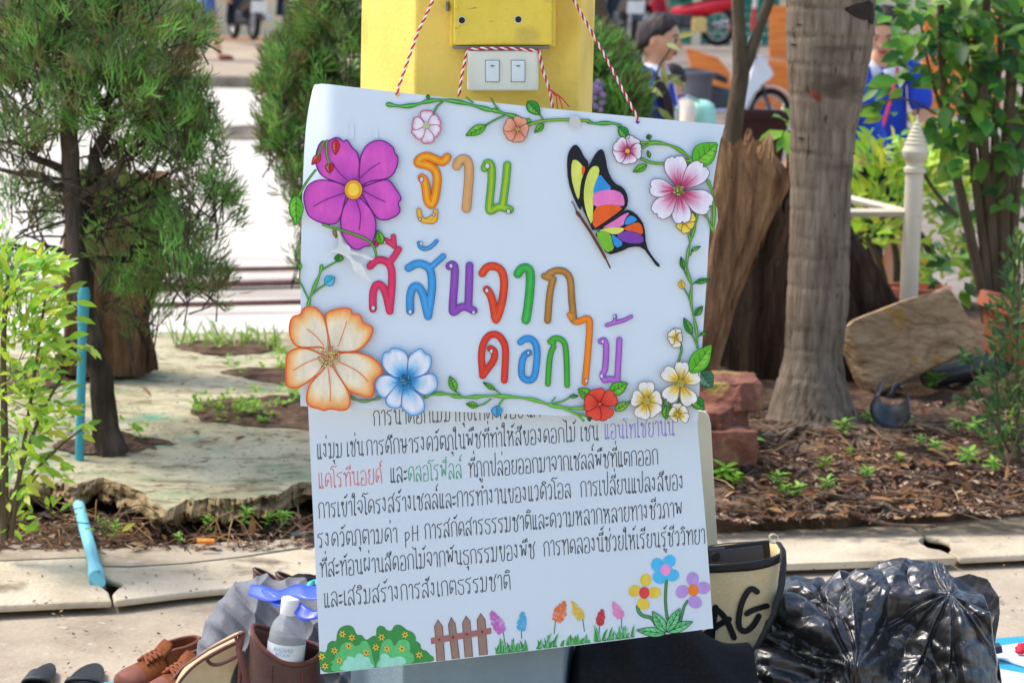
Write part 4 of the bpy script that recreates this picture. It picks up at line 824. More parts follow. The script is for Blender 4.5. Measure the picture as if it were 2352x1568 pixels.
m = MB(); disk(m, SU, (1464.5, 280), 4.5, .0010, C(60, 60, 150), 16); m.build('string_hole', M_INK, ub, sm=False)
# ================================================================ TREES AND PLANTS
def cone_dir(d, spread):
    d = d.normalized(); a = d.orthogonal().normalized(); b = d.cross(a); t = uni(0, 2 * PI); r = spread * math.sqrt(rnd())
    return (d + (a * math.cos(t) + b * math.sin(t)) * r).normalized()
def wiggle(a, b, n, amp, seed=0):
    a, b = Vector(a), Vector(b); out = []
    for i in range(n + 1):
        t = i / n; p = a.lerp(b, t); k = amp * math.sin(PI * t) + amp * .3 * (0 < i < n)
        out.append(p + Vector((N3(t * 3 + seed, 1, 2), N3(t * 3 + seed, 5, 2), N3(t * 3 + seed, 9, 2) * .5)) * k)
    return out
def juniper(name, label, base, trunk, ells, Y, cols, dens=1.0, tw=(.03, .06), wd=.0026, branches=(), dead=(), group=None):
    root = thing(name, label, 'conifer', base, group)
    m = MB(); P = [Vector(p) for p, r in trunk]; rr = [r for p, r in trunk]
    Q = []; R = []
    for i in range(len(P) - 1):
        for k in range(6):
            t = k / 6; Q.append(P[i].lerp(P[i + 1], t) + Vector((N3(i + t, 3, base[0], 2), N3(i + t, 7, base[0], 2), 0)) * .012); R.append(lerp(rr[i], rr[i + 1], t) * (1 + .12 * N3(i * 3 + t * 3, 1, 1, 2)))
    Q.append(P[-1]); R.append(rr[-1]); m.tube(Q, R, 12); m.build('trunk', M_BARK, root)
    mb = MB()
    for a, b, r in branches:
        w_ = wiggle(a, b, 8, .05, rnd() * 50); mb.tube(w_, [r * (1 - .7 * i / 8) for i in range(9)], 6)
        for k in range(5):
            j = random.randint(2, 7); e = w_[j] + cone_dir(Vector(b) - Vector(a), 1.0) * uni(.05, .16); mb.tube(wiggle(w_[j], e, 4, .02, rnd() * 50), [r * .35, r * .3, r * .25, r * .2, r * .1], 4)
    f = MB(); s = mpp(Y)
    for (cx, cy, rx, ry, n, dy) in ells:
        for _ in range(int(n * dens)):
            a = uni(0, 2 * PI); q = rnd() ** .45; px, py = cx + rx * q * math.cos(a), cy + ry * q * math.sin(a)
            c0 = W(px, py, Y + dy + uni(-.30, .30) * math.sqrt(max(.05, 1 - q * q)))
            out = Vector(((px - cx) / rx * .8, uni(-.7, .3), .75 + .35 * (cy - py) / ry)); out += Vector((uni(-.5, .5), uni(-.5, .5), uni(-.5, .4)))
            out.normalize(); base_c = mix(random.choice(cols), random.choice(cols), rnd()); v = uni(.75, 1.3); base_c = tuple(x * v for x in base_c)
            if rnd() < .35: mb.tube([c0 - out * .10, c0 + out * .02], [.003, .0015], 3, cap=False)
            for k in range(21):
                d = cone_dir(out, .8); L = uni(*tw); p = c0 + Vector((uni(-1, 1), uni(-1, 1), uni(-1, 1))) * .025
                sd = d.cross(Vector((uni(-1, 1), uni(-1, 1), uni(-1, 1)))).normalized() * wd * uni(.7, 1.3); d2 = cone_dir(d + Vector((0, 0, .35)), .35); mid = p + d * L * .55; end = mid + d2 * L * .55
                cc = tuple(x * uni(.8, 1.25) for x in base_c)
                f.add([p - sd * .6, p + sd * .6, mid + sd, mid - sd, end], [(0, 1, 2, 3), (3, 2, 4)], cc)
                if k % 2 == 0:
                    e2 = mid + cone_dir(d, .9) * L * .4; f.add([mid - sd * .8, mid + sd * .8, e2], [(0, 1, 2)], cc)
    for (px0, py0, px1, py1, dy) in dead: mb.tube(wiggle(W(px0, py0, Y + dy), W(px1, py1, Y + dy), 7, .03, rnd() * 60), .0028, 4)
    if mb.v: mb.build('branches', M_BARK, root)
    f.build('foliage', M_NEEDLE, root, sm=False); return root
JC = [C(92, 138, 62), C(104, 152, 70), C(122, 176, 82), C(98, 116, 72), C(116, 130, 86), C(136, 188, 88), C(110, 104, 70), C(128, 100, 66)]
b0 = GM(258, 1036); YJ = b0.y
T0 = lambda x, y, dy=0: tuple(W(x, y, YJ + dy))
juniper('juniper_tree', 'dark green juniper tree with a charred thin trunk at the left, beside the blue pipe', b0,
    [(tuple(b0 - Vector((0, 0, .03))), .045), (T0(243, 960), .034), (T0(225, 840), .030), (T0(205, 740), .027), (T0(180, 600), .026), (T0(166, 450), .025), (T0(158, 300), .023), (T0(150, 120), .018), (T0(150, -60), .018)],
    [(130, -120, 170, 90, 170, 0), (110, 60, 190, 150, 330, 0), (300, 90, 150, 130, 240, 0), (60, 210, 150, 110, 150, 0), (380, 200, 90, 110, 130, .05), (240, 200, 140, 100, 170, -.1), (446, 70, 34, 46, 50, .1), (405, 300, 75, 80, 85, 0), (440, 250, 50, 80, 60, .1), (320, 320, 80, 60, 60, .1),
     (462, 480, 85, 80, 75, .1), (430, 600, 70, 80, 75, .1), (400, 560, 60, 90, 60, 0), (60, 300, 110, 60, 70, .1), (60, 460, 100, 60, 60, .15), (290, 560, 100, 130, 110, .15), (330, 700, 60, 70, 40, .15), (200, 30, 180, 80, 130, .2), (20, 620, 60, 80, 40, .2), (500, 430, 36, 40, 26, .1), (490, 660, 40, 40, 22, .1), (480, 320, 30, 60, 30, .1), (230, 420, 80, 40, 30, .2)], YJ, JC, .68, tw=(.02, .05), wd=.0016,
    branches=[(T0(170, 480), T0(330, 330, -.1), .014), (T0(160, 400), T0(20, 320, -.05), .013), (T0(172, 520), T0(380, 430, .1), .015), (T0(165, 430), T0(-30, 380, .1), .014), (T0(158, 300), T0(300, 180, -.1), .012), (T0(182, 600), T0(420, 560, .1), .013), (T0(182, 590), T0(20, 560, .1), .012), (T0(225, 400), T0(240, 100, .1), .018), (T0(180, 520), T0(228, 400, .1), .018), (T0(155, 200), T0(60, 60, 0), .011), (T0(240, 360), T0(420, 220, .1), .010)],
    dead=[(230 + uni(-200, 200), 430 + uni(-90, 120), 230 + uni(-230, 230), 440 + uni(-120, 130), uni(-.1, .25)) for _ in range(46)])
b1 = GM(760, 880); Y1 = 7.6
T1 = lambda x, y, dy=0: tuple(W(x, y, Y1 + dy))
juniper('juniper_tree', 'dense green juniper tree standing just left of the yellow pillar', tuple(W(770, 800, Y1)), [(T1(770, 800), .05), (T1(765, 400), .045), (T1(755, 150), .035), (T1(750, -60), .02)],
    [(765, -120, 70, 80, 90, 0), (770, 20, 80, 110, 130, 0), (690, 170, 80, 100, 120, 0), (770, 180, 90, 130, 150, 0), (640, 260, 45, 100, 60, 0), (700, 300, 80, 100, 120, 0), (690, 410, 45, 50, 40, 0), (790, 330, 60, 120, 80, .1), (655, 160, 40, 70, 45, 0), (705, 70, 36, 50, 34, .1), (725, 480, 40, 60, 30, .1), (690, 570, 12, 40, 10, .1)], Y1, JC, 1.1, tw=(.025, .055), wd=.002)
b2 = Vector(W(1400, 760, 7.8)); Y2 = 7.8
T2 = lambda x, y, dy=0: tuple(W(x, y, Y2 + dy))
juniper('juniper_tree', 'small green juniper bush showing between the pillar and the right string', b2, [(T2(1400, 800), .04), (T2(1390, 400), .03), (T2(1385, 150), .015)],
    [(1380, 170, 70, 80, 130, 0), (1420, 220, 56, 60, 90, 0), (1350, 110, 30, 40, 34, 0), (1350, 230, 40, 50, 50, 0), (1440, 260, 40, 40, 40, 0), (1380, 330, 90, 60, 60, 0)], Y2, JC, 1.2, tw=(.03, .065), wd=.0026)
# small mauve flowers in front of that bush
mf = MB()
for _ in range(70):
    p = W(1352 + uni(-18, 34), 215 + uni(-28, 40), 7.45 + uni(-.05, .05))
    for k in range(5):
        a = k * 2 * PI / 5; mf.ball(p + Vector((math.cos(a), -.3, math.sin(a))) * .005, .004, C(190, 160, 210), 5, 3)
mfs = thing('flowering_shrub', 'patch of tiny mauve flowers in front of the juniper bush right of the pillar', 'shrub', tuple(W(1352, 700, 7.45)))
mf.build('blossoms', M_LEAF, mfs)
ml = MB()
for _ in range(160):
    p = W(1358 + uni(-24, 40), 235 + uni(-40, 60), 7.5 + uni(-.06, .06)); ml.leaf(p, cone_dir(Vector((0, -.4, .6)), 1), Vector((0, -1, .3)), .03, .012, C(90, 130, 60))
for k in range(8): ml.tube([W(1352 + k * 3, 700, 7.5), W(1345 + k * 6, 230, 7.5)], .003, 4, C(90, 80, 60))
ml.build('leaves', M_LEAF, mfs)
# ---- weathered stumps
M_STUMP = mat('weathered_wood', [C(92, 66, 48), C(164, 126, 92), C(206, 168, 126)], scale=9, rough=.95, bump=1, bscale=34, stretch=(2.2, 2.2, .28), spec=.1, bdist=.05)
M_STUMP2 = mat('brown_stump_wood', [C(64, 46, 34), C(120, 90, 66), C(156, 120, 90)], scale=9, rough=.95, bump=1, bscale=34, stretch=(2.2, 2.2, .28), spec=.1, bdist=.05)
M_STUMPD = mat('dark_wood', [C(26, 20, 16), C(62, 48, 38), C(90, 72, 56)], scale=9, rough=.95, bump=.9, bscale=26, stretch=(2.2, 2.2, .25), spec=.1, bdist=.05)
def stump(name, label, L, R, Y, depth, M_, ridge=.03, jag=None, nf=16, seed=0):
    """split trunk: silhouettes L and R (x at height rows, top to bottom) as a fluted column"""
    m = MB(); rows = len(L); nn = 44
    def f(u, v):
        y = lerp(L[0][1], L[-1][1], v); xl = interp([(q[1], q[0]) for q in L], y); xr = interp([(q[1], q[0]) for q in R], y)
        cx, hw = (xl + xr) / 2, (xr - xl) / 2; a = 2 * PI * u
        fl = 1 + ridge / max(.02, hw * mpp(Y)) * .5 * (abs(math.sin(a * nf / 2 + 2 * N3(v * 1.2, a, seed, 1))) - .5 + .8 * N3(math.cos(a) * 2, math.sin(a) * 2, v * 3 + seed, 1.3))
        yy = y + (jag or 0) * N3(math.cos(a) * 3, math.sin(a) * 3, seed, 1.4) * (1 - v) ** 6
        p = W(cx, yy, Y); return p + Vector((hw * mpp(Y) * math.cos(a) * fl, depth * math.sin(a) * fl, 0))
    m.sheet(f, 96, 40); top = m.v[:97]; c = sum((Vector(t) for t in top), Vector()) / 97
    m.add([tuple(c - Vector((0, 0, .05)))] + top, [(0, i + 1, i + 2) for i in range(96)])
    return m.solo(name, M_, label, 'tree stump', sharp=60)
stump('tree_stump', 'tall brown split tree stump behind the juniper at the left', [(165, 400), (160, 560), (150, 700), (150, 790), (120, 850)], [(382, 400), (375, 470), (345, 640), (330, 730), (345, 850)], 7.3, .12, M_STUMP2, .06, 30, 14, 3)
stump('driftwood_trunk', 'pale brown slanting dead trunk with a torn top, behind the right edge of the posters', [(1640, 345), (1610, 480), (1580, 650), (1565, 800), (1560, 900)], [(1770, 372), (1816, 412), (1762, 520), (1690, 690), (1648, 830), (1652, 900)], 7.1, .05, M_STUMP, .03, 70, 12, 9)
stump('weathered_stump', 'wide dark weathered stump standing behind the ringed palm trunk', [(1770, 440), (1720, 500), (1680, 600), (1650, 760), (1640, 900)], [(1830, 445), (1930, 500), (1985, 580), (2060, 690), (2090, 900)], 7.75, .22, M_STUMPD, .06, 60, 12, 5)
# ---- palm with ringed trunk and surface roots
M_PALM = mat('palm_bark', [C(84, 74, 62), C(122, 108, 92), C(146, 132, 114)], scale=16, rough=.92, bump=.5, bscale=40, stretch=(3, 3, .35), spec=.12,
             extra=[(C(78, 66, 55), 3.2, .56, .72, (1, 1, 4)), (C(66, 54, 46), 40, .64, .7, (1.5, 1.5, .3))])
pb = GS(1868, 962); YP = pb.y
palm = thing('palm_tree', 'thick grey ringed palm trunk with exposed roots, right of the posters', 'palm tree', pb)
PT = [(-1300, 1835, 2020), (-160, 1808, 2016), (0, 1806, 2010), (80, 1806, 2008), (200, 1812, 1986), (300, 1815, 1966), (420, 1815, 1955), (560, 1812, 1953), (700, 1806, 1950), (760, 1804, 1942), (820, 1800, 1936), (880, 1782, 1946), (930, 1768, 1962), (955, 1762, 1976), (975, 1745, 2000)]
m = MB()
def fp(u, v):
    y = lerp(-1300, 978, (.72 * v ** 1.0 / .5 if v < .5 else .72 + .28 * (v - .5) / .5) if False else (v * 5 * .5 if v < .2 else .5 + (v - .2) / .8 * .5)); xl = interp([(q[0], q[1]) for q in PT], y); xr = interp([(q[0], q[2]) for q in PT], y); a = 2 * PI * u
    ringy = sum(math.exp(-((y - r - 7 * N3(math.cos(a), math.sin(a), r, 1.2)) / 5.0) ** 2) for r in (20, 86, 150, 218, 300, 352, 430, 480, 545, 590, 655, 735, 800, 865))
    fl = 1 + .012 * N3(math.cos(a) * 3, math.sin(a) * 3, y * .012, 1.5) - .032 * ringy + .012 * math.exp(-((y % 67) / 10) ** 2) + .004 * N3(math.cos(a) * 14, math.sin(a) * 14, y * .004, 1)
    p = W((xl + xr) / 2, y, YP); r = (xr - xl) / 2 * mpp(YP) * fl
    return p + Vector((r * math.cos(a), r * math.sin(a), 0))
m.sheet(fp, 120, 220); m.build('trunk', M_PALM, palm)
m = MB(); M_SCAR = mat('dark_scar', [C(34, 28, 24), C(60, 50, 42)], scale=14, rough=.95, bump=.6)
def onpalm(x, y, out=0):
    xl = interp([(q[0], q[1]) for q in PT], y); xr = interp([(q[0], q[2]) for q in PT], y); c = (xl + xr) / 2; t = max(-.985, min(.985, (x - c) / ((xr - xl) / 2))); r = (xr - xl) / 2 * mpp(YP) + out
    return W(c, y, YP) + Vector((r * t, -r * math.sqrt(1 - t * t), 0))
def patch(P, out, mt, name, n=5):
    mm = MB(); c = (sum(p[0] for p in P) / len(P), sum(p[1] for p in P) / len(P)); Q = smooth(P, 1, True); k = len(Q); vs = []
    for j in range(n + 1):
        t = 1 - j / n
        vs += [onpalm(lerp(c[0], q[0], t), lerp(c[1], q[1], t), out * (1 if j else -1)) for q in Q]
    mm.add(vs, [(j * k + i, j * k + (i + 1) % k, (j + 1) * k + (i + 1) % k, (j + 1) * k + i) for j in range(n) for i in range(k)]); return mm.build(name, mt, palm)
patch([(1920, 20), (1950, 4), (2000, -10), (2006, 40), (2000, 62), (1985, 44), (1970, 48), (1940, 36)], .004, M_SCAR, 'dark_scar')
M_REDW = mat('red_gouge', [C(120, 50, 34), C(150, 66, 44)], scale=30, rough=.9, bump=.6)
patch([(1846, 204), (1864, 206), (1876, 222), (1880, 234), (1862, 228), (1856, 214)], .004, M_REDW, 'red_gouge')
for x, y in ((1828, 58), (1818, 104), (1834, 316), (1990, 350)): patch([(x - 9, y), (x, y - 3), (x + 11, y + 1), (x, y + 4)], .003, M_SCAR, 'nick', 3)
M_ROOT = mat('root_bark', [C(62, 50, 42), C(104, 88, 74), C(140, 122, 104)], scale=30, rough=.95, bump=.6, spec=.1)
rt = MB()
def root_(px, py, ang, L, r, fl=.0, c=None):
    p = GS(px, py); n = max(4, int(L / .04)); P = []; d = ang
    for i in range(n + 1):
        z = hs(p.y) + .006 + r * .2 + .018 * N3(p.x * 9, p.y * 9, r * 100, 1) + .012 * fbm(p.x, p.y, 5, 11); P.append((p.x, p.y, z)); d += uni(-.3, .3) + fl; p = p + Vector((math.cos(d), math.sin(d), 0)) * (L / n)
    rt.tube(P, [r * (1 - .7 * (i / n)) * uni(.85, 1.15) for i in range(n + 1)], 6)
for i in range(38):
    a = uni(PI * 1.02, PI * 1.98); x = 1868 + math.cos(a) * uni(60, 120); root_(x, 962 - 18 * math.sin(a) + uni(0, 14), a + uni(-.2, .2), uni(.2, .6), uni(.005, .014))
for i in range(110):
    px, py = uni(1625, 2340), uni(990, 1185); t = math.atan2(-(1 if py > 980 else 0), (px - 1868) * .004 + uni(-.6, .6)); root_(px, py, t + uni(-.7, .7) if rnd() < .6 else uni(0, 2 * PI), uni(.05, .2), uni(.002, .006))
for px, py, a, L, r in ((1700, 1172, .05, .5, .011), (1900, 1150, .2, .4, .009), (2100, 1110, -.3, .4, .009), (2200, 1080, .1, .4, .009), (2240, 1040, -.5, .4, .009)): root_(px, py, a, L, r)
o = rt.build('surface_roots', M_ROOT, palm); o['kind'] = 'stuff'
# ---- slim forked tree, leaning trunk
M_SLIM = mat('slim_bark', [C(70, 58, 44), C(112, 96, 74)], scale=20, rough=.9, bump=.5, stretch=(1, 1, .3))
ft = thing('slim_tree', 'slim forked grey-brown tree trunk between the scooter and the palm', 'tree', tuple(GS(1668, 840)))
YF = 8.4; TF = lambda x, y: W(x, y, YF)
m = MB(); m.tube([TF(1655, 780), TF(1672, 400), TF(1680, 320), TF(1690, 250), TF(1702, 170), TF(1698, 90), TF(1694, 0), TF(1690, -90), TF(1670, -500)], [.045, .036, .033, .030, .030, .024, .022, .02, .012], 14); m.build('trunk', M_SLIM, ft)
m = MB(); m.tube([TF(1704, 175), TF(1722, 130), TF(1742, 70), TF(1768, 0), TF(1800, -90), TF(1880, -420)], [.02, .02, .018, .018, .016, .01], 12); m.build('fork', M_SLIM, ft)
lt = thing('leaning_tree', 'brown leaning trunk just right of the yellow pillar', 'tree', tuple(W(1520, 700, 9)))
m = MB(); TL = lambda x, y: W(x, y, 9.0); m.tube([TL(1490, 780), TL(1475, 330), TL(1440, 180), TL(1400, 100), TL(1372, 40), TL(1352, -20), TL(1330, -100), TL(1250, -420)], [.06, .045, .045, .044, .046, .05, .055, .04], 14); m.build('trunk', M_SLIM, lt)
m = MB()
for (x, y, dx, dy) in ((1556, 85, 30, -6), (1530, 100, 26, 12), (1500, 160, -20, 24), (1520, 150, 10, 40), (1490, 200, 24, 16), (1512, 186, 40, -10), (1496, 232, -24, 10), (1530, 170, 34, 24), (1540, 280, 30, 10), (1508, 245, 40, 40)):
    p = W(x, y, 8.7); q = W(x + dx, y + dy, 8.65); m.leaf(p, q - p, Vector((0, -1, .4)), (q - p).length * 1.3, .026, random.choice([C(120, 130, 50), C(96, 110, 50), C(140, 140, 60)]))
for P in ([TL(1475, 330), W(1490, 240, 8.8), W(1515, 150, 8.7), W(1555, 90, 8.7)], [W(1490, 240, 8.8), W(1480, 200, 8.7)]): m.tube(P, .004, 5, C(96, 88, 60))
m.build('leaves', M_LEAF, lt)
# ---- broad-leaved shrubs
def shrub(name, label, base, stems, leaves, cols, L, Wd, group=None, stemc=C(84, 66, 48), droop=.0, cat='shrub'):
    root = thing(name, label, cat, base, group); m = MB()
    for P, r0, r1 in stems:
        P = smooth([tuple(p) for p in P], 2); n = len(P); m.tube(P, [lerp(r0, r1, i / (n - 1)) for i in range(n)], 7)
    if stems: m.build('stems', M_SLIM, root)
    f = MB()
    for (px, py, rx, ry, Y, dY, n, dirv) in leaves:
        for _ in range(n):
            a = uni(0, 2 * PI); q = math.sqrt(rnd()); p = W(px + rx * q * math.cos(a), py + ry * q * math.sin(a), Y + uni(-dY, dY))
            d = cone_dir(Vector(dirv) + Vector((math.cos(a) * .6, -.2, 0)), .9); d.z -= droop; s = uni(.6, 1.2); c = mix(random.choice(cols), random.choice(cols), rnd())
            f.leaf(p, d, Vector((uni(-.5, .5), -.6, uni(.3, 1))), L * s, Wd * s, tuple(x * uni(.8, 1.2) for x in c))
            if rnd() < .25: f.tube([p - d * L * .8, p], .0012, 3, C(100, 110, 50), cap=False)
    f.build('leaves', M_LEAF, root, sm=True, sharp=0); return root
BR = [C(196, 222, 60), C(170, 210, 54), C(136, 186, 50), C(110, 164, 48), C(212, 226, 90)]
YB = 5.35; TB = lambda x, y, d=0: W(x, y, YB + d)
lb_st = [([TB(8, 1240), TB(12, 1000), TB(5, 800), TB(20, 620)], .011, .004), ([TB(25, 1235), TB(50, 1050), TB(80, 860), TB(110, 640)], .007, .002), ([TB(15, 1200), TB(70, 1000), TB(130, 880), TB(185, 820)], .006, .0015), ([TB(20, 1150), TB(80, 1080), TB(140, 1020), TB(190, 985)], .005, .0015), ([TB(0, 1180), TB(-20, 900), TB(-30, 600)], .008, .003), ([TB(30, 1190), TB(60, 1120), TB(88, 1090)], .004, .002), ([TB(60, 1130), TB(120, 1180), TB(210, 1210), TB(300, 1160), TB(345, 1158), TB(400, 1230), TB(440, 1272)], .0016, .001), ([TB(5, 1210), TB(100, 1180), TB(190, 1165)], .002, .001), ([TB(40, 1100), TB(110, 1165), TB(160, 1195)], .0018, .001)]
lb_ev = [(30, 630, 80, 70, YB, .12, 130, (.3, -.3, .5)), (50, 720, 95, 70, YB, .15, 190, (.5, -.3, .4)), (100, 610, 40, 30, YB, .06, 26, (.8, -.2, .3)), (120, 800, 50, 40, YB, .08, 34, (.9, -.2, .1)), (45, 830, 85, 90, YB, .15, 170, (.3, -.4, .3)), (35, 960, 80, 90, YB, .15, 130, (.3, -.4, .1)), (110, 950, 60, 50, YB, .1, 30, (.8, -.3, 0)), (40, 1080, 60, 80, YB, .12, 56, (.3, -.4, -.1)), (180, 990, 24, 20, YB, .05, 5, (.9, -.2, .1)), (140, 920, 24, 30, YB, .06, 8, (.8, -.2, .1)), (100, 1090, 50, 60, YB, .08, 16, (.5, -.3, -.3)), (20, 1180, 40, 50, YB, .06, 16, (.4, -.3, .2)), (-10, 560, 30, 40, YB, .05, 16, (.2, -.3, .8)), (150, 700, 30, 40, YB, .05, 12, (.9, -.2, .2)), (205, 795, 20, 10, YB, .03, 3, (1, -.2, 0)), (110, 1190, 50, 30, YB, .05, 6, (.5, -.4, .1)), (250, 1210, 40, 30, YB + .1, .03, 4, (.5, -.4, .3))]
shrub('leafy_bush', 'bright yellow-green leafy bush at the left edge, in front of the blue pipe', tuple(TB(10, 1240)), lb_st, lb_ev, BR, .046, .0155)
YS = 7.98; TS = lambda x, y, d=0: W(x, y, YS + d)
st = []
for x0, x1, xt, r in ((2270, 2180, 2160, .022), (2280, 2230, 2215, .02), (2300, 2255, 2260, .026), (2300, 2310, 2330, .03), (2310, 2345, 2370, .022), (2290, 2280, 2300, .016), (2320, 2330, 2310, .018)):
    st.append(([TS(x0, 740), TS(x0 * .6 + x1 * .4, 560), TS(x1, 330), TS(xt, 100), TS(xt + uni(-20, 20), -80)], r, r * .45))
st += [([TS(2200, 500), TS(2130, 420), TS(2090, 330), TS(2110, 250)], .008, .004), ([TS(2250, 400), TS(2330, 300), TS(2380, 200)], .012, .006), ([TS(2185, 300), TS(2150, 220), TS(2125, 120), TS(2110, 20)], .007, .003), ([TS(1935, 262), TS(2010, 236), TS(2080, 222), TS(2150, 262)], .003, .004)]
DG = [C(60, 110, 44), C(84, 136, 52), C(110, 160, 60), C(48, 92, 44), C(140, 180, 60)]
shrub('leafy_shrub', 'tall many-stemmed shrub with large dark green leaves at the right edge', tuple(TS(2290, 745)), st,
    [(2240, -110, 150, 100, YS, .3, 170, (.2, -.4, -.1)), (2150, 40, 110, 60, YS, .2, 80, (.3, -.4, -.1)), (2270, 60, 110, 90, YS, .25, 130, (.2, -.4, -.1)), (2130, 120, 70, 50, YS, .15, 46, (-.4, -.4, -.2)), (2200, 170, 90, 80, YS, .2, 80, (0, -.5, -.2)), (2310, 200, 60, 110, YS, .2, 80, (.2, -.5, -.2)), (2070, 200, 60, 24, YS, .1, 12, (-.6, -.4, -.1)), (2030, 250, 40, 20, YS, .1, 9, (-.8, -.3, -.3)), (2190, 300, 50, 60, YS, .2, 40, (-.2, -.5, -.1)), (2250, 340, 90, 60, YS, .2, 50, (0, -.5, -.2)), (2330, 420, 40, 90, YS, .2, 36, (.2, -.5, -.2)), (2240, 480, 80, 70, YS + .3, .15, 46, (0, -.5, 0)), (2200, 620, 70, 60, YS + .3, .15, 40, (0, -.5, .1)), (2060, 20, 50, 26, YS, .1, 14, (-.4, -.4, -.2))], DG, .085, .042, droop=.15)
YH = 9.4; HB = [C(200, 224, 60), C(176, 210, 60), C(140, 190, 56), C(110, 160, 54), C(220, 226, 90)]
shrub('hedge_bush', 'sunny yellow-green bush behind the white railing, right of the palm', tuple(W(2040, 700, YH)), [([W(2040, 690, YH), W(2020, 600, YH), W(1990, 540, YH), W(1960, 520, YH)], .02, .008), ([W(2060, 690, YH), W(2060, 560, YH), W(2020, 500, YH)], .018, .008), ([W(2150, 600, YH), W(2110, 530, YH), W(2060, 520, YH)], .02, .01)],
    [(2020, 420, 90, 70, YH, .3, 120, (0, -.4, .4)), (2110, 400, 70, 60, YH, .3, 80, (0, -.4, .4)), (2170, 450, 80, 80, YH, .3, 110, (0, -.4, .3)), (2010, 520, 70, 50, YH, .2, 60, (0, -.4, .2)), (2250, 560, 90, 90, YH, .3, 120, (0, -.4, .2)), (2170, 600, 70, 60, YH, .2, 60, (0, -.4, .2)), (2130, 330, 60, 50, YH, .2, 40, (0, -.4, .4)), (2010, 350, 50, 40, YH, .2, 40, (-.2, -.4, .5))], HB, .085, .038)
YK = 6.4; TK = lambda x, y: W(x, y, YK)
shrub('low_shrub', 'small-leaved dark green shrub at the right edge over the soil', tuple(GS(2330, 1090)), [([TK(2300, 1050), TK(2290, 900), TK(2280, 760)], .006, .002), ([TK(2340, 1060), TK(2335, 850), TK(2340, 600)], .008, .003), ([TK(2320, 1040), TK(2250, 900), TK(2230, 850)], .004, .002), ([TK(2360, 1060), TK(2370, 800), TK(2350, 560)], .006, .003)],
    [(2340, 620, 34, 80, YK, .12, 150, (0, -.3, .7)), (2320, 740, 50, 70, YK, .12, 170, (-.2, -.3, .6)), (2320, 860, 60, 80, YK, .12, 200, (-.2, -.3, .5)), (2320, 980, 60, 80, YK, .12, 170, (-.3, -.3, .4)), (2240, 830, 34, 24, YK, .06, 30, (-.5, -.3, .5)), (2220, 920, 30, 20, YK, .05, 14, (-.5, -.3, .3)), (2300, 900, 70, 40, YK, .1, 60, (-.4, -.3, .5))], [C(64, 96, 50), C(78, 112, 58), C(52, 80, 46), C(110, 140, 70)], .034, .012)
shrub('broad_leaf_plant', 'young plant with broad light green leaves beside the palm trunk', tuple(W(1800, 700, 8.3)), [([W(1800, 690, 8.3), W(1806, 450, 8.3), W(1812, 300, 8.3)], .008, .004)],
    [], BR, .1, .045)
bl = MB()
for (x, y, x2, y2, wd_) in ((1800, 300, 1740, 330, .05), (1806, 280, 1776, 262, .034), (1804, 300, 1820, 360, .06), (1806, 290, 1836, 268, .04), (1800, 320, 1785, 345, .03), (1812, 270, 1800, 240, .03)):
    p = W(x, y, 8.25); q = W(x2, y2, 8.15); bl.leaf(p, q - p, Vector((0, -.6, .7)), (q - p).length, wd_, random.choice([C(140, 190, 60), C(110, 170, 60)]))
bl.build('leaves', M_LEAF, bpy.data.objects['broad_leaf_plant'])
# remove the empty leaves mesh made with no clusters
for o in list(bpy.data.objects):
    if o.type == 'MESH' and len(o.data.vertices) == 0: bpy.data.objects.remove(o)
# ---- weeds: single plants repeated
def weed(name, label, n, L, Wd, h, cols, group):
    root = thing(name, label, 'weed', (0, 0, 0), group); m = MB(); m.tube([(0, 0, -.01), (.003, 0, h * .5), (0, .002, h)], .0012, 4, C(100, 130, 60))
    for i in range(n):
        a = i * 2.4; z = h * (.4 + .6 * i / n); d = Vector((math.cos(a), math.sin(a), uni(-.1, .6))); m.leaf(Vector((0, 0, z)), d, Vector((0, 0, 1)), L * uni(.7, 1.1), Wd, random.choice(cols))
    m.build('leaves', M_LEAF, root, sharp=0); return root
WC = [C(140, 196, 70), C(170, 214, 84), C(112, 172, 60)]
gw = 'small green weeds among the roots'
wlab = 'small bright green weed sprouting among the palm roots'
w0 = weed('weed', wlab, 14, .04, .014, .05, WC, gw); first = True
for px, py, s in ((1935, 1010, 1.0), (1945, 1058, .8), (1905, 1090, .9), (1690, 1055, 1.2), (1700, 1085, 1.1), (1660, 1110, 1.0), (1680, 1130, .9), (1775, 1130, 1.0), (1800, 1150, .8), (1840, 1145, .9), (1905, 1140, .8), (1985, 1105, .6), (2065, 1075, .6), (2110, 1030, .7), (2150, 1050, .7), (2220, 1075, 1.0), (2235, 1010, .9), (2200, 1000, .7), (2080, 985, .7), (1990, 980, .8), (2280, 1090, .7), (2300, 1010, 1.2), (2150, 905, 1.2), (2330, 980, 1.0), (1650, 1075, .8)):
    p = GS(px, py); p.z += .004
    if first: w0.location = p; w0.scale = (s,) * 3; first = False
    else: c_ = dup(w0, p, uni(0, 6), s * uni(.7, 1.15)); c_.rotation_euler = (uni(-.4, .4), uni(-.4, .4), uni(0, 6))
gd = 'weeds under the broken cement edge'; wl2 = 'low yellow-green weed growing out of the dirt under the broken cement edge'
w1 = weed('weed', wl2, 16, .022, .011, .06, WC, gd); first = True
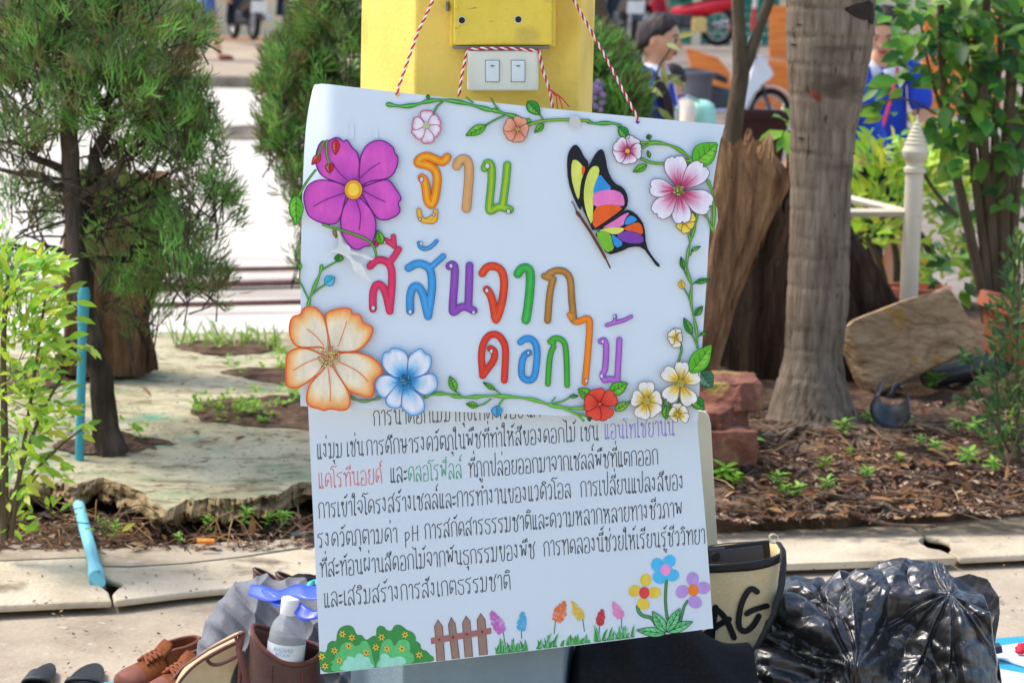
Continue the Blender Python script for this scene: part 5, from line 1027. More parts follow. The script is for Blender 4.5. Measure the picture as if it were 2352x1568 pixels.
for px, py, s in ((442, 1205, 1.3), (452, 1178, 1.0), (470, 1225, 1.0), (500, 1200, 1.1), (552, 1215, 1.1), (605, 1212, 1.2), (640, 1205, 1.1), (655, 1215, 1.0), (246, 1226, 1.2), (255, 1245, .9), (690, 1160, 1.0), (640, 1130, .9), (580, 1190, .7), (420, 1245, .8), (150, 1150, .9)):
    p = G(px, py + 12, .02)
    if first: w1.location = p; w1.scale = (s,) * 3; first = False
    else: c_ = dup(w1, p, uni(0, 6), s * uni(.7, 1.15)); c_.rotation_euler = (uni(-.4, .4), uni(-.4, .4), uni(0, 6))
gc = MB()
def cover(px, py, rx, ry, n, L):
    for _ in range(n):
        a = uni(0, 2 * PI); q = math.sqrt(rnd()); p = GM(px + rx * q * math.cos(a), py + ry * q * math.sin(a)); h = uni(.005, .05)
        for k in range(4): gc.leaf(p + Vector((uni(-.01, .01), 0, h)), Vector((uni(-1, 1), uni(-1, .6), uni(0, .8))), Vector((0, 0, 1)), L * uni(.6, 1.2), L * .5, random.choice(WC + [C(170, 200, 70)]))
cover(500, 950, 60, 18, 26, .022); cover(600, 945, 60, 22, 26, .022); cover(680, 925, 40, 14, 22, .022); cover(560, 968, 70, 12, 24, .02); cover(500, 798, 80, 10, 26, .02); cover(590, 795, 60, 10, 18, .02); cover(560, 860, 50, 8, 14, .02); cover(680, 860, 40, 14, 26, .022); cover(310, 1005, 50, 22, 10, .022); cover(180, 1010, 40, 10, 8, .022); cover(650, 842, 20, 6, 8, .022); cover(60, 870, 80, 14, 20, .022); cover(150, 985, 30, 14, 8, .02)
for _ in range(60):
    p = GM(uni(400, 640), uni(782, 806)); h = uni(.02, .10); e = p + Vector((uni(-.08, .08), uni(-.05, .05), h)); sd = Vector((.003, 0, 0)); gc.add([p - sd, p + sd, p.lerp(e, .6) + Vector((0, 0, .02)) + sd * .7, p.lerp(e, .6) + Vector((0, 0, .02)) - sd * .7, e], [(0, 1, 2, 3), (3, 2, 4)], random.choice([C(150, 190, 80), C(190, 200, 120), C(120, 170, 60)]))
props(gc.build('ground_cover', M_LEAF, sharp=0), kind='stuff')
# ---- rocks, bricks, log, pipes
M_BRICK = mat('brick', [C(92, 58, 46), C(128, 82, 66), C(158, 112, 92)], scale=10, rough=.9, bump=.5, extra=[(C(150, 140, 70), 8, .56, .7, (1, 1, 1)), (C(60, 44, 38), 20, .64, .72, (1, 1, 1))])
def brick(px, py, Y, size, rz, rx, label, tl=0.0):
    R = Matrix.Rotation(rz, 3, 'Z') @ Matrix.Rotation(rx, 3, 'X') @ Matrix.Rotation(tl, 3, 'Y'); m = MB(); m.box(W(px, py, Y), size, R); o = m.solo('brick', M_BRICK, label, 'brick', 'bricks beside the posters', sm=True, sharp=0)
    q = o.modifiers.new('fine', 'SUBSURF'); q.subdivision_type = 'SIMPLE'; q.levels = q.render_levels = 5
    for sz, st in ((.05, .022), (.012, .006)):
        tx = bpy.data.textures.new('chips', 'CLOUDS'); tx.noise_scale = sz; d = o.modifiers.new('chips', 'DISPLACE'); d.texture = tx; d.strength = st; d.texture_coords = 'GLOBAL'
    return o
brick(1660, 1015, 6.25, (.13, .2, .09), .2, 0, 'red brick lying lowest on the soil beside the posters')
brick(1642, 960, 6.28, (.12, .18, .08), -.5, .12, 'chipped brick in the middle of the pile beside the posters')
brick(1655, 915, 6.32, (.10, .2, .075), .9, -.15, 'tilted mossy yellow-stained brick near the top of the pile', .12)
brick(1682, 895, 6.55, (.13, .2, .07), .1, 0, 'brick farthest back in the pile beneath the driftwood')
M_LOG = mat('cut_wood', [C(112, 90, 66), C(168, 140, 108), C(198, 172, 138)], scale=4, rough=.95, bump=1, bscale=24, distort=2.5, stretch=(1, 1, 2.2), spec=.12, extra=[(C(176, 140, 86), 9, .58, .62, (1, 1, 1)), (C(70, 52, 36), 6, .66, .72, (1, 1, 1))])
lg = smooth([(1943, 742), (2000, 716), (2080, 688), (2150, 668), (2180, 653), (2200, 680), (2225, 720), (2250, 792), (2225, 806), (2160, 834), (2100, 864), (2060, 884), (2010, 906), (1996, 880), (1980, 850), (1962, 800), (1948, 766)], 1, True)
n = len(lg); cx_ = sum(p[0] for p in lg) / n; cy_ = sum(p[1] for p in lg) / n; m = MB(); vs = []
for t, dep in ((0, .13), (.5, .13), (.94, .13), (1, .115), (1, .06), (1, .012), (.965, 0), (.8, 0), (.6, 0), (.4, 0), (.2, 0), (0.001, 0)):
    for x, y in lg:
        p = W(lerp(cx_, x, t), lerp(cy_, y, t), 7.30) + Vector((-.10 * dep, dep, -.34 * dep)); p.y += .012 * fbm(p.x, p.z, dep, 14) + .006 * fbm(p.x, p.z, dep, 50); p.z += .006 * fbm(p.x, p.y, p.z, 30); vs.append(p)
m.add(vs, [(k * n + i, k * n + (i + 1) % n, (k + 1) * n + (i + 1) % n, (k + 1) * n + i) for k in range(11) for i in range(n)])
m.solo('log', M_LOG, 'tilted sawn slab of wood lying between the palm and the shrub', 'log', sharp=50)
M_PIPEB = flat('black_plastic', C(40, 42, 44), .35)
bp = thing('broken_pot', 'broken black plastic pot lying under the wood slab', 'pot', tuple(GS(2050, 955)))
m = MB(); R = Matrix.Rotation(.5, 3, 'Y') @ Matrix.Rotation(-1.2, 3, 'X')
m.sheet(lambda u, v: W(2048, 922, 6.5) + R @ Vector(((.055 - .012 * v) * math.cos(lerp(-.4, 3.6, u)), (.055 - .012 * v) * math.sin(lerp(-.4, 3.6, u)), -.05 + .11 * v)), 24, 6); m.build('pot_wall', M_PIPEB, bp, solid=.003)
m = MB(); m.tube([W(2040 + 4 * k, 905 - 3 * k + 8 * math.sin(k), 6.45) for k in range(9)], .008, 8); m.build('pot_rim', M_PIPEB, bp)
dh = MB(); dh.tube([GS(2130, 890) + Vector((0, 0, .03)), GS(2210, 880) + Vector((0, 0, .04)), GS(2330, 850) + Vector((0, 0, .05))], .035, 10); dh.solo('black_hose', M_PIPEB, 'black plastic pipe in the shade under the wood slab', 'pipe')
M_TERRA = mat('terracotta', [C(150, 84, 58), C(182, 108, 78)], scale=8, rough=.85, bump=.2)
m = MB(); m.lathe([(.07, 0), (.105, .17), (.118, .17), (.118, .2), (.10, .2), (.09, .17)], tuple(W(2098, 792, 8.1)), 28); m.solo('flower_pot', M_TERRA, 'terracotta flower pot rim behind the wood slab', 'pot', sharp=30)
m = MB(); m.lathe([(.1, 0), (.15, .14), (.17, .14), (.17, .18), (.15, .18), (.13, .14)], tuple(W(2335, 830, 7.4)), 28, rot=Matrix.Rotation(.25, 3, 'Y')); m.solo('flower_pot', M_TERRA, 'terracotta bowl half hidden in the shrub at the right edge', 'pot', sharp=30)
m = MB(); m.lathe([(.12, 0), (.16, .24), (.175, .24), (.175, .27), (.155, .27), (.14, .2)], tuple(W(1738, 402, 10.2)), 4, rot=Matrix.Rotation(PI / 4, 3, 'Z')); m.solo('planter', flat('dark_planter', C(58, 30, 26), .6), 'dark brown square planter behind the driftwood trunk', 'planter', sm=False)
# blue water pipes
M_BLUEP = mat('blue_pvc', [C(52, 140, 150), C(72, 164, 172)], scale=10, rough=.5, spec=.35, extra=[(C(130, 140, 120), 40, .64, .7, (1, 1, .3))])
M_BLUEL = mat('light_blue_pvc', [C(110, 190, 200), C(140, 210, 216)], scale=10, rough=.5, spec=.35, extra=[(C(140, 130, 100), 40, .64, .7, (1, 1, .3))])
pp = thing('water_pipe', 'upright capped blue water pipe in front of the juniper trunk', 'pipe', GM(182, 1052))
pz = GM(182, 1052); YQ = pz.y
m = MB(); m.tube([pz - Vector((0, 0, .03)), W(190, 730, YQ)], .0118, 16); m.build('pipe', M_BLUEP, pp)
m = MB(); R_ = (W(194, 680, YQ) - pz).to_track_quat('Z', 'Y').to_matrix(); m.lathe([(.0135, -.02), (.0148, -.018), (.0148, .018), (.0155, .02), (.0155, .046), (.0168, .048), (.0168, .058), (.0152, .062), (.0145, .072), (.011, .076)], W(191, 727, YQ), 20, rot=R_); m.build('cap', M_BLUEP, pp, sharp=25)
dp = thing('drain_pipe', 'bent light blue drain pipe running from the broken cement edge into the slab gap', 'pipe', G(224, 1348, .03))
m = MB(); m.tube([G(181, 1160, .075), G(195, 1214, .06), G(211, 1272, .048), G(220, 1316, .046)], .0142, 16); m.build('pipe', M_BLUEL, dp)
m = MB(); m.tube([G(219, 1308, .046), G(222, 1326, .044), G(224, 1336, .036), G(225, 1348, .012)], [.0175, .0178, .0176, .017], 16); m.build('elbow', M_BLUEL, dp)
m = MB(); p = G(472, 1246, .05); m.box(p + Vector((0, 0, .004)), (.04, .012, .008), Matrix.Rotation(.1, 3, 'Z') @ Matrix.Rotation(.4, 3, 'X')); m.solo('sweet_wrapper', mat('wrapper', [C(206, 40, 50), C(220, 170, 50)], scale=60, rough=.4), 'crumpled red and yellow wrapper on the dirt under the cement edge', 'litter', sm=False)
# ---- white railing with finials
M_RAIL = mat('cream_rail_paint', [C(200, 190, 164), C(218, 208, 184)], scale=6, rough=.5, bump=.08, extra=[(C(150, 130, 100), 20, .66, .74, (1, 1, .5))])
rl = thing('railing', 'cream railing of posts with ringed cone finials, behind the palm', 'railing', tuple(W(2090, 700, 7.72)))
def post(px, ytop, ybot, Y, ry):
    s = mpp(Y) ; top = W(px, ytop, Y); bot = W(px, ybot, Y); bot.x = top.x; bot.z = .1; hd = ry * s; r = .033 * min(1, Y / 8.7)
    m = MB(); m.tube([bot, Vector((top.x, top.y, top.z - .185))], r, 18); m.build('post', M_RAIL, rl)
    m = MB(); prof = [(r, -.19), (r + .006, -.185), (r + .006, -.172), (r - .002, -.166), (r - .002, -.155), (r + .004, -.15), (.042, -.132), (.044, -.118), (.036, -.1)]
    z = -.1
    for k in range(6): prof += [(.036 - .005 * k, z), (.037 - .005 * k, z + .008), (.031 - .005 * k, z + .012)]; z += .0125
    prof += [(.004, -.01), (.001, 0)]; m.lathe(prof, top, 18); m.build('finial', M_RAIL, rl, sharp=25)
post(2107, 262, 668, 7.72, 1); post(1800, 236, 450, 11.5, 1)
p1, p2, p3 = W(2096, 488, 7.72), W(1700, 489, 7.74), W(1700, 398, 11.5)
m = MB(); m.tube([p1, W(1800, 489, 7.76)], .014, 4); m.build('rail', M_RAIL, rl, sharp=30)
m = MB(); a_, b_ = W(2088, 490, 7.72), W(1950, 456, 9.0); m.tube([a_, a_ + (b_ - a_) * 2.2], .014, 4); m.build('rail', M_RAIL, rl, sharp=30)
# yellow cloths and purple things beyond the hedge
M_YCL = mat('yellow_cloth', [C(240, 160, 20), C(252, 190, 40)], scale=4, rough=.7)
m = MB()
m.sheet(lambda u, v: W(lerp(1985, 2140, u), lerp(585, 668, v), 10.6) + Vector((0, .06 * math.sin(u * 14) * v, 0)), 30, 6); m.solo('yellow_cloth', M_YCL, 'bright orange-yellow cloth hanging beyond the bush at the right', 'cloth')
# ================================================================ THINGS ON THE GROUND AROUND THE PILLAR
def heap(name, outline, Y, dy, mt, label, cat, nx=110, ny=60, fold=(.012, 9, .006, 30), zb=0.0, seed=0, skirt=2.2, sharp=0, ridge=None, tag_=True):
    """cloth or bag lying on the ground: skyline measured as (x, y), depth dy each way"""
    P = [W(x, y, Y) for x, y in outline]; tab = [(p.x, p.z) for p in P]; x0, x1 = tab[0][0], tab[-1][0]; m = MB(); a1, f1, a2, f2 = fold
    def f(u, v):
        x = lerp(x0, x1, u); s = 2 * v - 1; top = interp(tab, x); e = max(0.0, 1 - abs(s) ** skirt) ** .55
        ex = min(1, min(u, 1 - u) * 14) ** .5
        z = zb + (top - zb) * e * (.25 + .75 * ex); y = Y + dy * s * (.55 + .45 * ex)
        q = Vector((x + seed, y * 1.3, z))
        w_ = Vector((noise.noise(q * f1 * .5), noise.noise(q * f1 * .5 + Vector((9, 0, 0))), 0)) * .05
        r1 = 1 - abs(noise.noise((q + w_) * f1)) * 2.2; r2 = 1 - abs(noise.noise((q + w_ * .5) * f2 + Vector((3, 1, 7)))) * 2.2
        k = a1 * (r1 - .4) + a2 * (r2 - .4)
        if ridge: k += ridge(x, y, z)
        return Vector((x + k * .4 * s, y + k * s * 1.2 - k * .4, max(zb + .001 if e > .02 else zb, z + k * .9 * e)))
    m.sheet(f, nx, ny)
    o = m.build(name, mt, sharp=sharp); 
    return props(o, label, cat) if tag_ else o
def bagmat(name, c1, c2, rough=.3, tr=0):
    m = mat(name, [c1, c2], scale=12, rough=rough, spec=.6, transl=tr); t = m.node_tree; N = t.nodes; L = t.links; b = N['Principled BSDF']
    tc = N.new('ShaderNodeTexCoord'); prev = None
    for sc, st, dist, rot in ((14, (1, 1, .30), .007, .5), (24, (.3, 1, 1.2), .004, -.4), (70, (1, 1, .25), .0012, .9)):
        mp = N.new('ShaderNodeMapping'); mp.inputs['Scale'].default_value = st; mp.inputs['Rotation'].default_value = (.2, rot, .3); L.new(tc.outputs['Object'], mp.inputs['Vector'])
        nz = N.new('ShaderNodeTexNoise'); nz.inputs['Scale'].default_value = 9; nz.inputs['Detail'].default_value = 2; L.new(mp.outputs[0], nz.inputs['Vector'])
        ad = N.new('ShaderNodeMixRGB'); ad.inputs[0].default_value = .12; L.new(mp.outputs[0], ad.inputs[1]); L.new(nz.outputs['Color'], ad.inputs[2])
        vo = N.new('ShaderNodeTexVoronoi'); vo.feature = 'F1'; vo.inputs['Scale'].default_value = sc; L.new(ad.outputs[0], vo.inputs['Vector'])
        bu = N.new('ShaderNodeBump'); bu.inputs['Strength'].default_value = .75; bu.inputs['Distance'].default_value = dist * 2.2; L.new(vo.outputs['Distance'], bu.inputs['Height'])
        if prev: L.new(prev.outputs[0], bu.inputs['Normal'])
        prev = bu
    L.new(prev.outputs[0], b.inputs['Normal']); return m
M_BAG = bagmat('black_bin_bag', C(24, 24, 25), C(38, 37, 37), .36)
M_BAG.node_tree.nodes['Principled BSDF'].inputs['Coat Weight'].default_value = .5; M_BAG.node_tree.nodes['Principled BSDF'].inputs['Coat Roughness'].default_value = .18
BO = [(1660, 1640), (1676, 1560), (1694, 1480), (1720, 1400), (1756, 1336), (1790, 1304), (1840, 1304), (1880, 1312), (1930, 1296), (1985, 1284), (2040, 1296), (2100, 1288), (2160, 1302), (2206, 1322), (2250, 1326), (2280, 1350), (2292, 1400), (2284, 1440), (2276, 1500), (2280, 1640)]
def vor(q):
    d, p = noise.voronoi(q); return d[1] - d[0]
def fold_from(x, y, z, cx, cz, f, p):
    kx, kz = x - cx, z - cz; r = math.hypot(kx, kz) + .02; th = math.atan2(kx, -kz) + .25 * noise.noise(Vector((x * 7, y * 5, z * 7)))
    return -(1 - min(1, vor(Vector((th * f, r * 2.4 + p, y * 2))) * 1.3)) ** 2.2 * min(1, r * 7)
def crump(x, y, z):
    a = fold_from(x, y, z, .80, .29, 2.2, 0); b = fold_from(x, y, z, .62, .16, 1.8, 3); w_ = ss(.60, .78, x)
    c = min(1, vor(Vector((x * 8 + z * 5, y * 8, z * 17)) + Vector((3, 1, 2)))); d = min(1, vor(Vector((x * 19, y * 18, z * 40 - x * 12)))); n = noise.noise(Vector((x * 8, z * 9, y * 6 + 1)))
    return .040 * lerp(b, a, w_) - .013 * (1 - c) ** 2 - .0030 * (1 - d) ** 2 + .022 * n
bb = heap('rubbish_bag', BO, 4.33, .21, M_BAG, 'big crumpled shiny black plastic rubbish bag on the right', 'bin bag', 340, 220, (.016, 5.0, .006, 14), 0, 3, 2.4, 0, crump)
# loose flaps of the bag
def flap(parent, name, mt, rows, solid=.0008, amp=.010, fr=16):
    """rows: lists of (x, y, depth), all the same length, top to bottom"""
    m = MB(); nr = len(rows); nc = len(rows[0])
    def f(u, v):
        a = v * (nr - 1); i = min(int(a), nr - 2); t = a - i; b = u * (nc - 1); j = min(int(b), nc - 2); s = b - j
        t = t * t * (3 - 2 * t); s = s * s * (3 - 2 * s)
        g_ = lambda r, c: Vector(rows[r][c]); q = g_(i, j).lerp(g_(i, j + 1), s).lerp(g_(i + 1, j).lerp(g_(i + 1, j + 1), s), t); p = W(q.x, q.y, q.z)
        k = amp * (1 - abs(noise.noise(Vector((p.x * fr + p.z * fr, p.y * 3, p.z * fr * .8)))) * 2.2) + amp * .4 * (1 - abs(noise.noise(Vector((p.x * fr * 3 - p.z * fr * 2, 4, p.z * fr * 2.6)))) * 2)
        return p + Vector((0, -k, k * .5))
    m.sheet(f, 90, 50); return m.build(name, mt, parent, sharp=0, solid=solid)
M_BAG2 = bagmat('thin_bin_bag', C(66, 58, 50), C(88, 78, 68), .35, .4)
flap(bb, 'bag_edge', M_BAG2, [[(2185, 1330, 4.40), (2225, 1318, 4.42), (2268, 1330, 4.42), (2292, 1376, 4.40)], [(2150, 1400, 4.34), (2200, 1400, 4.36), (2250, 1420, 4.37), (2294, 1410, 4.38)], [(2190, 1450, 4.26), (2230, 1470, 4.28), (2262, 1490, 4.3), (2282, 1480, 4.34)], [(2200, 1500, 4.24), (2240, 1510, 4.26), (2266, 1530, 4.3), (2276, 1560, 4.34)]])
M_BCL = mat('black_cloth', [C(24, 24, 26), C(36, 36, 38)], scale=160, rough=.85, spec=.15, bump=.2, bscale=500)
CL = [(1292, 1640), (1300, 1560), (1308, 1490), (1320, 1474), (1400, 1466), (1470, 1458), (1540, 1454), (1600, 1464), (1660, 1482), (1720, 1490), (1748, 1530), (1756, 1640)]
def drape(x, y, z): return .014 * math.exp(-((x - .30 - (0.24 - z) * 1.1) / .03) ** 2) + .010 * math.exp(-((x - .20 - (0.24 - z) * .6) / .025) ** 2) + .008 * math.exp(-((x - .40 - (0.24 - z) * 1.6) / .04) ** 2)
heap('black_cloth', CL, 4.10, .13, M_BCL, 'black cloth bundle lying in front of the cream tote', 'cloth', 160, 90, (.012, 4.5, .002, 14), 0, 11, 2.6, 0, drape)
# cream tote with black trim
M_TOTE = mat('cream_canvas', [C(222, 198, 150), C(234, 212, 166)], scale=200, rough=.85, spec=.15, bump=.15, bscale=900, extra=[(C(204, 178, 130), 6, .6, .72, (1, 1, 1))])
M_TRIM = mat('black_leather', [C(26, 26, 28), C(38, 38, 40)], scale=60, rough=.45, spec=.4, bump=.2)
YT = 4.30; tt = thing('tote_bag', 'cream canvas tote bag with black trim and big black letters, right of the lower poster', 'tote bag', tuple(W(1690, 1700, YT)))
cx0 = W(1692, 1270, YT); rimz = cx0.z; rx0 = 104 * mpp(YT)
def tote(u, t, out=0.0):
    a = 2 * PI * u; zt = rimz - .0 + .012 * math.cos(a); z = lerp(.002, zt, t); rx = lerp(rx0 * .80, rx0, t) + out; ry = lerp(.05, .062, t) + out
    return Vector((cx0.x - .012 * (1 - t) + rx * math.copysign(abs(math.cos(a)) ** .8, math.cos(a)), YT + ry * math.copysign(abs(math.sin(a)) ** .8, math.sin(a)) + .01 * (1 - t), z + .004 * math.sin(a)))
MB().sheet(lambda u, v: tote(u, v), 64, 16).build('bag_body', M_TOTE, tt, solid=.002)
MB().sheet(lambda u, v: tote(u, .955 + .05 * v, .0025), 64, 3).build('rim_band', M_TRIM, tt, solid=.003)
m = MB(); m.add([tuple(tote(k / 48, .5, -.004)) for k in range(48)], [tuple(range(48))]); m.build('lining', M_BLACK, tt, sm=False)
def onfront(px, py, out=.003):
    p = W(px, py, YT - .06)
    for _ in range(4):
        t = max(0, min(1, p.z / rimz)); rx = lerp(rx0 * .80, rx0, t); ry = lerp(.05, .062, t); q = max(-.99, min(.99, (p.x - cx0.x + .012 * (1 - t)) / rx)); yy = YT - ry * (1 - abs(q) ** 2.5) ** .4 + .01 * (1 - t); p = W(px, py, yy - out)
    return p
lt_ = MB()
for i, (w_, st) in enumerate(((26, '150 1250,152 1300,156 1335'), (34, '246 1108,232 1200,222 1290,218 1348'), (30, '250 1116,290 1150,318 1190,340 1240,360 1290'), (30, '160 1280,210 1252,270 1210,330 1178'), (30, '500 1012,470 990,440 1010,405 1080,390 1150,386 1220,410 1252,440 1250,480 1215,510 1160'), (28, '436 1146,470 1125,520 1108,560 1098'))):
    ribbon(lt_, lambda x, y, o=0: onfront(x, y, .0035 + o), smooth(ZP(8, st), 2), w_ * 1.2 * zs(8), i * 2e-4, (1, 1, 1))
lt_.build('lettering', M_BLACK, tt, sm=False)
m = MB(); m.tube([W(1788, 1246, YT - .01), W(1798, 1262, YT - .03), W(1800, 1290, YT - .05), W(1796, 1340, YT - .06), W(1778, 1410, YT - .07), W(1742, 1480, YT - .08), W(1720, 1530, YT - .08)], .0065, 8, flat=.4); m.build('strap', M_TRIM, tt)
m = MB(); m.torus(W(1776, 1236, YT), .008, .002, Matrix.Rotation(1.2, 3, 'X')); m.build('ring', mat('brass', [C(220, 210, 180), C(236, 226, 200)], metal=1, rough=.25), tt)
ph = thing('phone', 'dark phone with a camera lens sticking out of the cream tote', 'phone', W(1700, 1290, YT)); Rp = Matrix.Rotation(math.radians(9), 3, 'Y') @ Matrix.Rotation(.35, 3, 'X')
M_PH = flat('phone_case', C(62, 64, 76), .35); M_PHR = flat('phone_frame', C(20, 20, 22), .4)
ph.rotation_euler = (0, 0, 0)
pc = W(1698, 1266, YT); hw = 78 * mpp(YT)
Rp = Matrix.Rotation(-math.radians(-8.5), 3, 'Y'); Rp = Matrix.Rotation(math.radians(-8.5), 3, 'Y')
MB().box(pc - Vector((0, 0, .03)), (hw * 2, .009, .09), Rp).build('case', M_PHR, ph, sm=False, bev=.004)
MB().box(pc - Vector((0, .006, .032)) + Rp @ Vector((.012, 0, 0)), (hw * 2 - .05, .003, .08), Rp).build('back_glass', M_PH, ph, sm=False, bev=.001)
MB().box(pc + Rp @ Vector((-hw + .02, -.006, -.004)), (.03, .004, .034), Rp).build('camera_bump', M_PH, ph, sm=False, bev=.002)
MB().lathe([(.0001, .0035), (.0075, .0035), (.0085, .002), (.0085, 0)], pc + Rp @ Vector((-hw + .016, -.008, -.002)), 20, rot=ry, caps=False).build('camera_lens', M_BLACK, ph)
# cream panel behind the lower poster
M_PANEL = mat('ivory_plastic', [C(206, 198, 170), C(222, 216, 192)], scale=5, rough=.5, spec=.3, extra=[(C(170, 156, 124), 12, .64, .74, (1, 1, .4))])
P = [(1480, 946), (1590, 942), (1612, 943), (1622, 947), (1629, 956), (1633, 975), (1637, 1050), (1642, 1150), (1648, 1245), (1655, 1330), (1668, 1520), (1480, 1520)]
m = MB(); m.prism([W(x, y, 4.44) for x, y in P], (0, .018, 0)); m.solo('plastic_panel', M_PANEL, 'ivory plastic panel with a rounded corner behind the lower poster', 'panel', sm=False, bev=.004)
# ---- left heap: grey jacket over a brown bag, bottle, ribbon
M_GREYC = mat('grey_cotton', [C(112, 113, 118), C(132, 133, 138)], scale=200, rough=.8, spec=.2, bump=.12, bscale=700)
M_BROWN = mat('brown_leather', [C(68, 40, 32), C(92, 58, 48)], scale=20, rough=.42, spec=.45, bump=.18, bscale=300)
M_BROWN2 = mat('red_brown_trim', [C(84, 40, 30), C(112, 58, 44)], scale=30, rough=.4, spec=.45, bump=.15, bscale=200)
JO = [(440, 1500), (447, 1478), (462, 1440), (484, 1412), (504, 1380), (524, 1352), (548, 1332), (572, 1327), (610, 1326), (650, 1334), (690, 1340), (740, 1350), (800, 1380), (850, 1470), (880, 1620)]
def jf(x, y, z):
    w_ = .9 * noise.noise(Vector((x * 4, y * 4, z * 4))); c = x * 62 + z * 48 + w_ * 8; d = x * 40 - z * 56 + w_ * 7
    f1 = (1 - abs(math.sin(c * .8))) ** 1.6; f2 = (1 - abs(math.sin(d * .9 + 1))) ** 2
    k = .5 + .5 * noise.noise(Vector((x * 5, y * 5, z * 5 + 3))); return .024 * f1 * k + .018 * f2 * (1 - k) - .010
heap('grey_jacket', JO, 4.42, .15, M_GREYC, 'crumpled grey cotton jacket piled over the brown leather bag', 'jacket', 220, 130, (.010, 3.5, .002, 15), .02, 21, 2.2, 0, jf)
YL = 4.20; lbag = thing('leather_bag', 'open dark brown leather bag holding the water bottle', 'bag', tuple(W(640, 1700, YL)))
bc = W(658, 1490, YL); 
def lbg(u, t, out=0.0):
    a = 2 * PI * u; x = math.cos(a); y = math.sin(a); z = lerp(0, bc.z, t) + (.018 * x * x * t - .012 * t * (-y)) ; r = lerp(.074, .062, t) + out
    return Vector((bc.x + r * x, YL + (r * .72) * y, z + (.02 * -x) * t))
MB().sheet(lambda u, v: lbg(u, v, .004 * math.sin(u * 2 * PI * 3) * (1 - v)), 64, 14).build('bag_body', M_BROWN, lbag, solid=.003)
m = MB(); m.tube([lbg(k / 48, 1.0) for k in range(49)], .0042, 8, cap=False); m.build('rim_trim', M_BROWN2, lbag)
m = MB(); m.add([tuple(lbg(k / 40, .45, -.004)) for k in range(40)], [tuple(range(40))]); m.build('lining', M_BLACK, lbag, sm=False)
m = MB(); m.tube([lbg(.70, v, .004) for v in (0, .3, .6, .9)], .0012, 4); m.tube([lbg(.83, v, .004) for v in (0, .3, .6, .9)], .0012, 4); m.build('seam', M_BROWN2, lbag)
m = MB(); m.tube([W(556, 1452, 4.14), W(548, 1490, 4.12), W(560, 1530, 4.11), W(572, 1600, 4.11)], .006, 8, flat=.5); m.tube([W(560, 1450, 4.14), W(520, 1470, 4.12), W(480, 1490, 4.1), W(420, 1530, 4.1), W(395, 1560, 4.1)], .0042, 8, flat=.5); m.build('handle', M_BROWN2, lbag)
M_CLEAR = bpy.data.materials.new('clear_plastic'); M_CLEAR.use_nodes = True; b_ = M_CLEAR.node_tree.nodes['Principled BSDF']; b_.inputs['Alpha'].default_value = .13; b_.inputs['Specular IOR Level'].default_value = .9; b_.inputs['Roughness'].default_value = .06; b_.inputs['IOR'].default_value = 1.2; b_.inputs['Base Color'].default_value = (.86, .90, .93, 1)
M_WATER = bpy.data.materials.new('water'); M_WATER.use_nodes = True; b_ = M_WATER.node_tree.nodes['Principled BSDF']; b_.inputs['Base Color'].default_value = (.9, .93, .95, 1); b_.inputs['Alpha'].default_value = .10; b_.inputs['Roughness'].default_value = .03
M_CAPW = flat('white_cap', (.82, .82, .82), .35); M_LABEL = mat('pale_label', [C(212, 220, 224), C(228, 232, 234)], scale=14, rough=.3)
bo = thing('water_bottle', 'clear plastic water bottle with a white cap standing in the brown bag', 'bottle', W(652, 1520, YL - .01))
bt = W(665, 1390, YL - .012); s = mpp(YL)
zc = lambda y: W(660, y, YL - .012).z
Rb = Matrix.Rotation(math.radians(5), 3, 'Y')
bp0 = W(650, 1560, YL - .012)
hb = lambda y: (bp0 - W(650, y, YL - .012)).length
MB().lathe([(40 * s, 0), (43 * s, 6 * s), (44 * s, hb(1500)), (44 * s, hb(1470)), (42 * s, hb(1446)), (36 * s, hb(1428)), (24 * s, hb(1413)), (21 * s, hb(1408)), (20 * s, hb(1400))], bp0, 32, rot=Rb, caps=False).build('bottle_body', M_CLEAR, bo, solid=.0006)
MB().lathe([(44.8 * s, hb(1546)), (45 * s, hb(1484)), (45 * s, hb(1470))], bp0, 40, rot=Rb, caps=False).build('label', M_LABEL, bo)
MB().lathe([(22 * s, hb(1408)), (23 * s, hb(1406)), (23 * s, hb(1374)), (21 * s, hb(1371)), (.0001, hb(1370))], bp0, 36, rot=Rb, caps=False).build('cap', M_CAPW, bo, sharp=35)
MB().lathe([(.0001, hb(1548)), (41 * s, hb(1546)), (43.4 * s, hb(1500)), (43.4 * s, hb(1452)), (.0001, hb(1452))], bp0, 32, rot=Rb, caps=False).build('water', M_WATER, bo)
# mirrored blue print on the label
def textmesh(body, size, name, mt, place, parent):
    cu = bpy.data.curves.new('t', 'FONT'); cu.body = body; cu.size = size; cu.align_x = 'CENTER'; to = bpy.data.objects.new('t', cu); COL.objects.link(to); dg = bpy.context.evaluated_depsgraph_get(); me = bpy.data.meshes.new_from_object(to.evaluated_get(dg)); bpy.data.objects.remove(to)
    m = MB(); m.add([place(v.co.x, v.co.y) for v in me.vertices], [tuple(p.vertices) for p in me.polygons]); return m.build(name, mt, parent, sm=False)
M_PRINT = flat('blue_print', C(130, 168, 204), .4)
def onlab(y0):
    def f(x, y):
        a = -PI / 2 - x / (45.6 * s) - .1; return bp0 + Rb @ Vector((45.6 * s * math.cos(a), 45.6 * s * math.sin(a), hb(y0) + y))
    return f
textmesh('SINGHA', .0105, 'label_print', M_PRINT, onlab(1486), bo); textmesh('WATER', .0085, 'label_print', M_PRINT, onlab(1496), bo)
M_RIBB = mat('blue_satin', [C(30, 60, 190), C(64, 96, 222)], scale=14, rough=.35, spec=.5)
rb = MB()
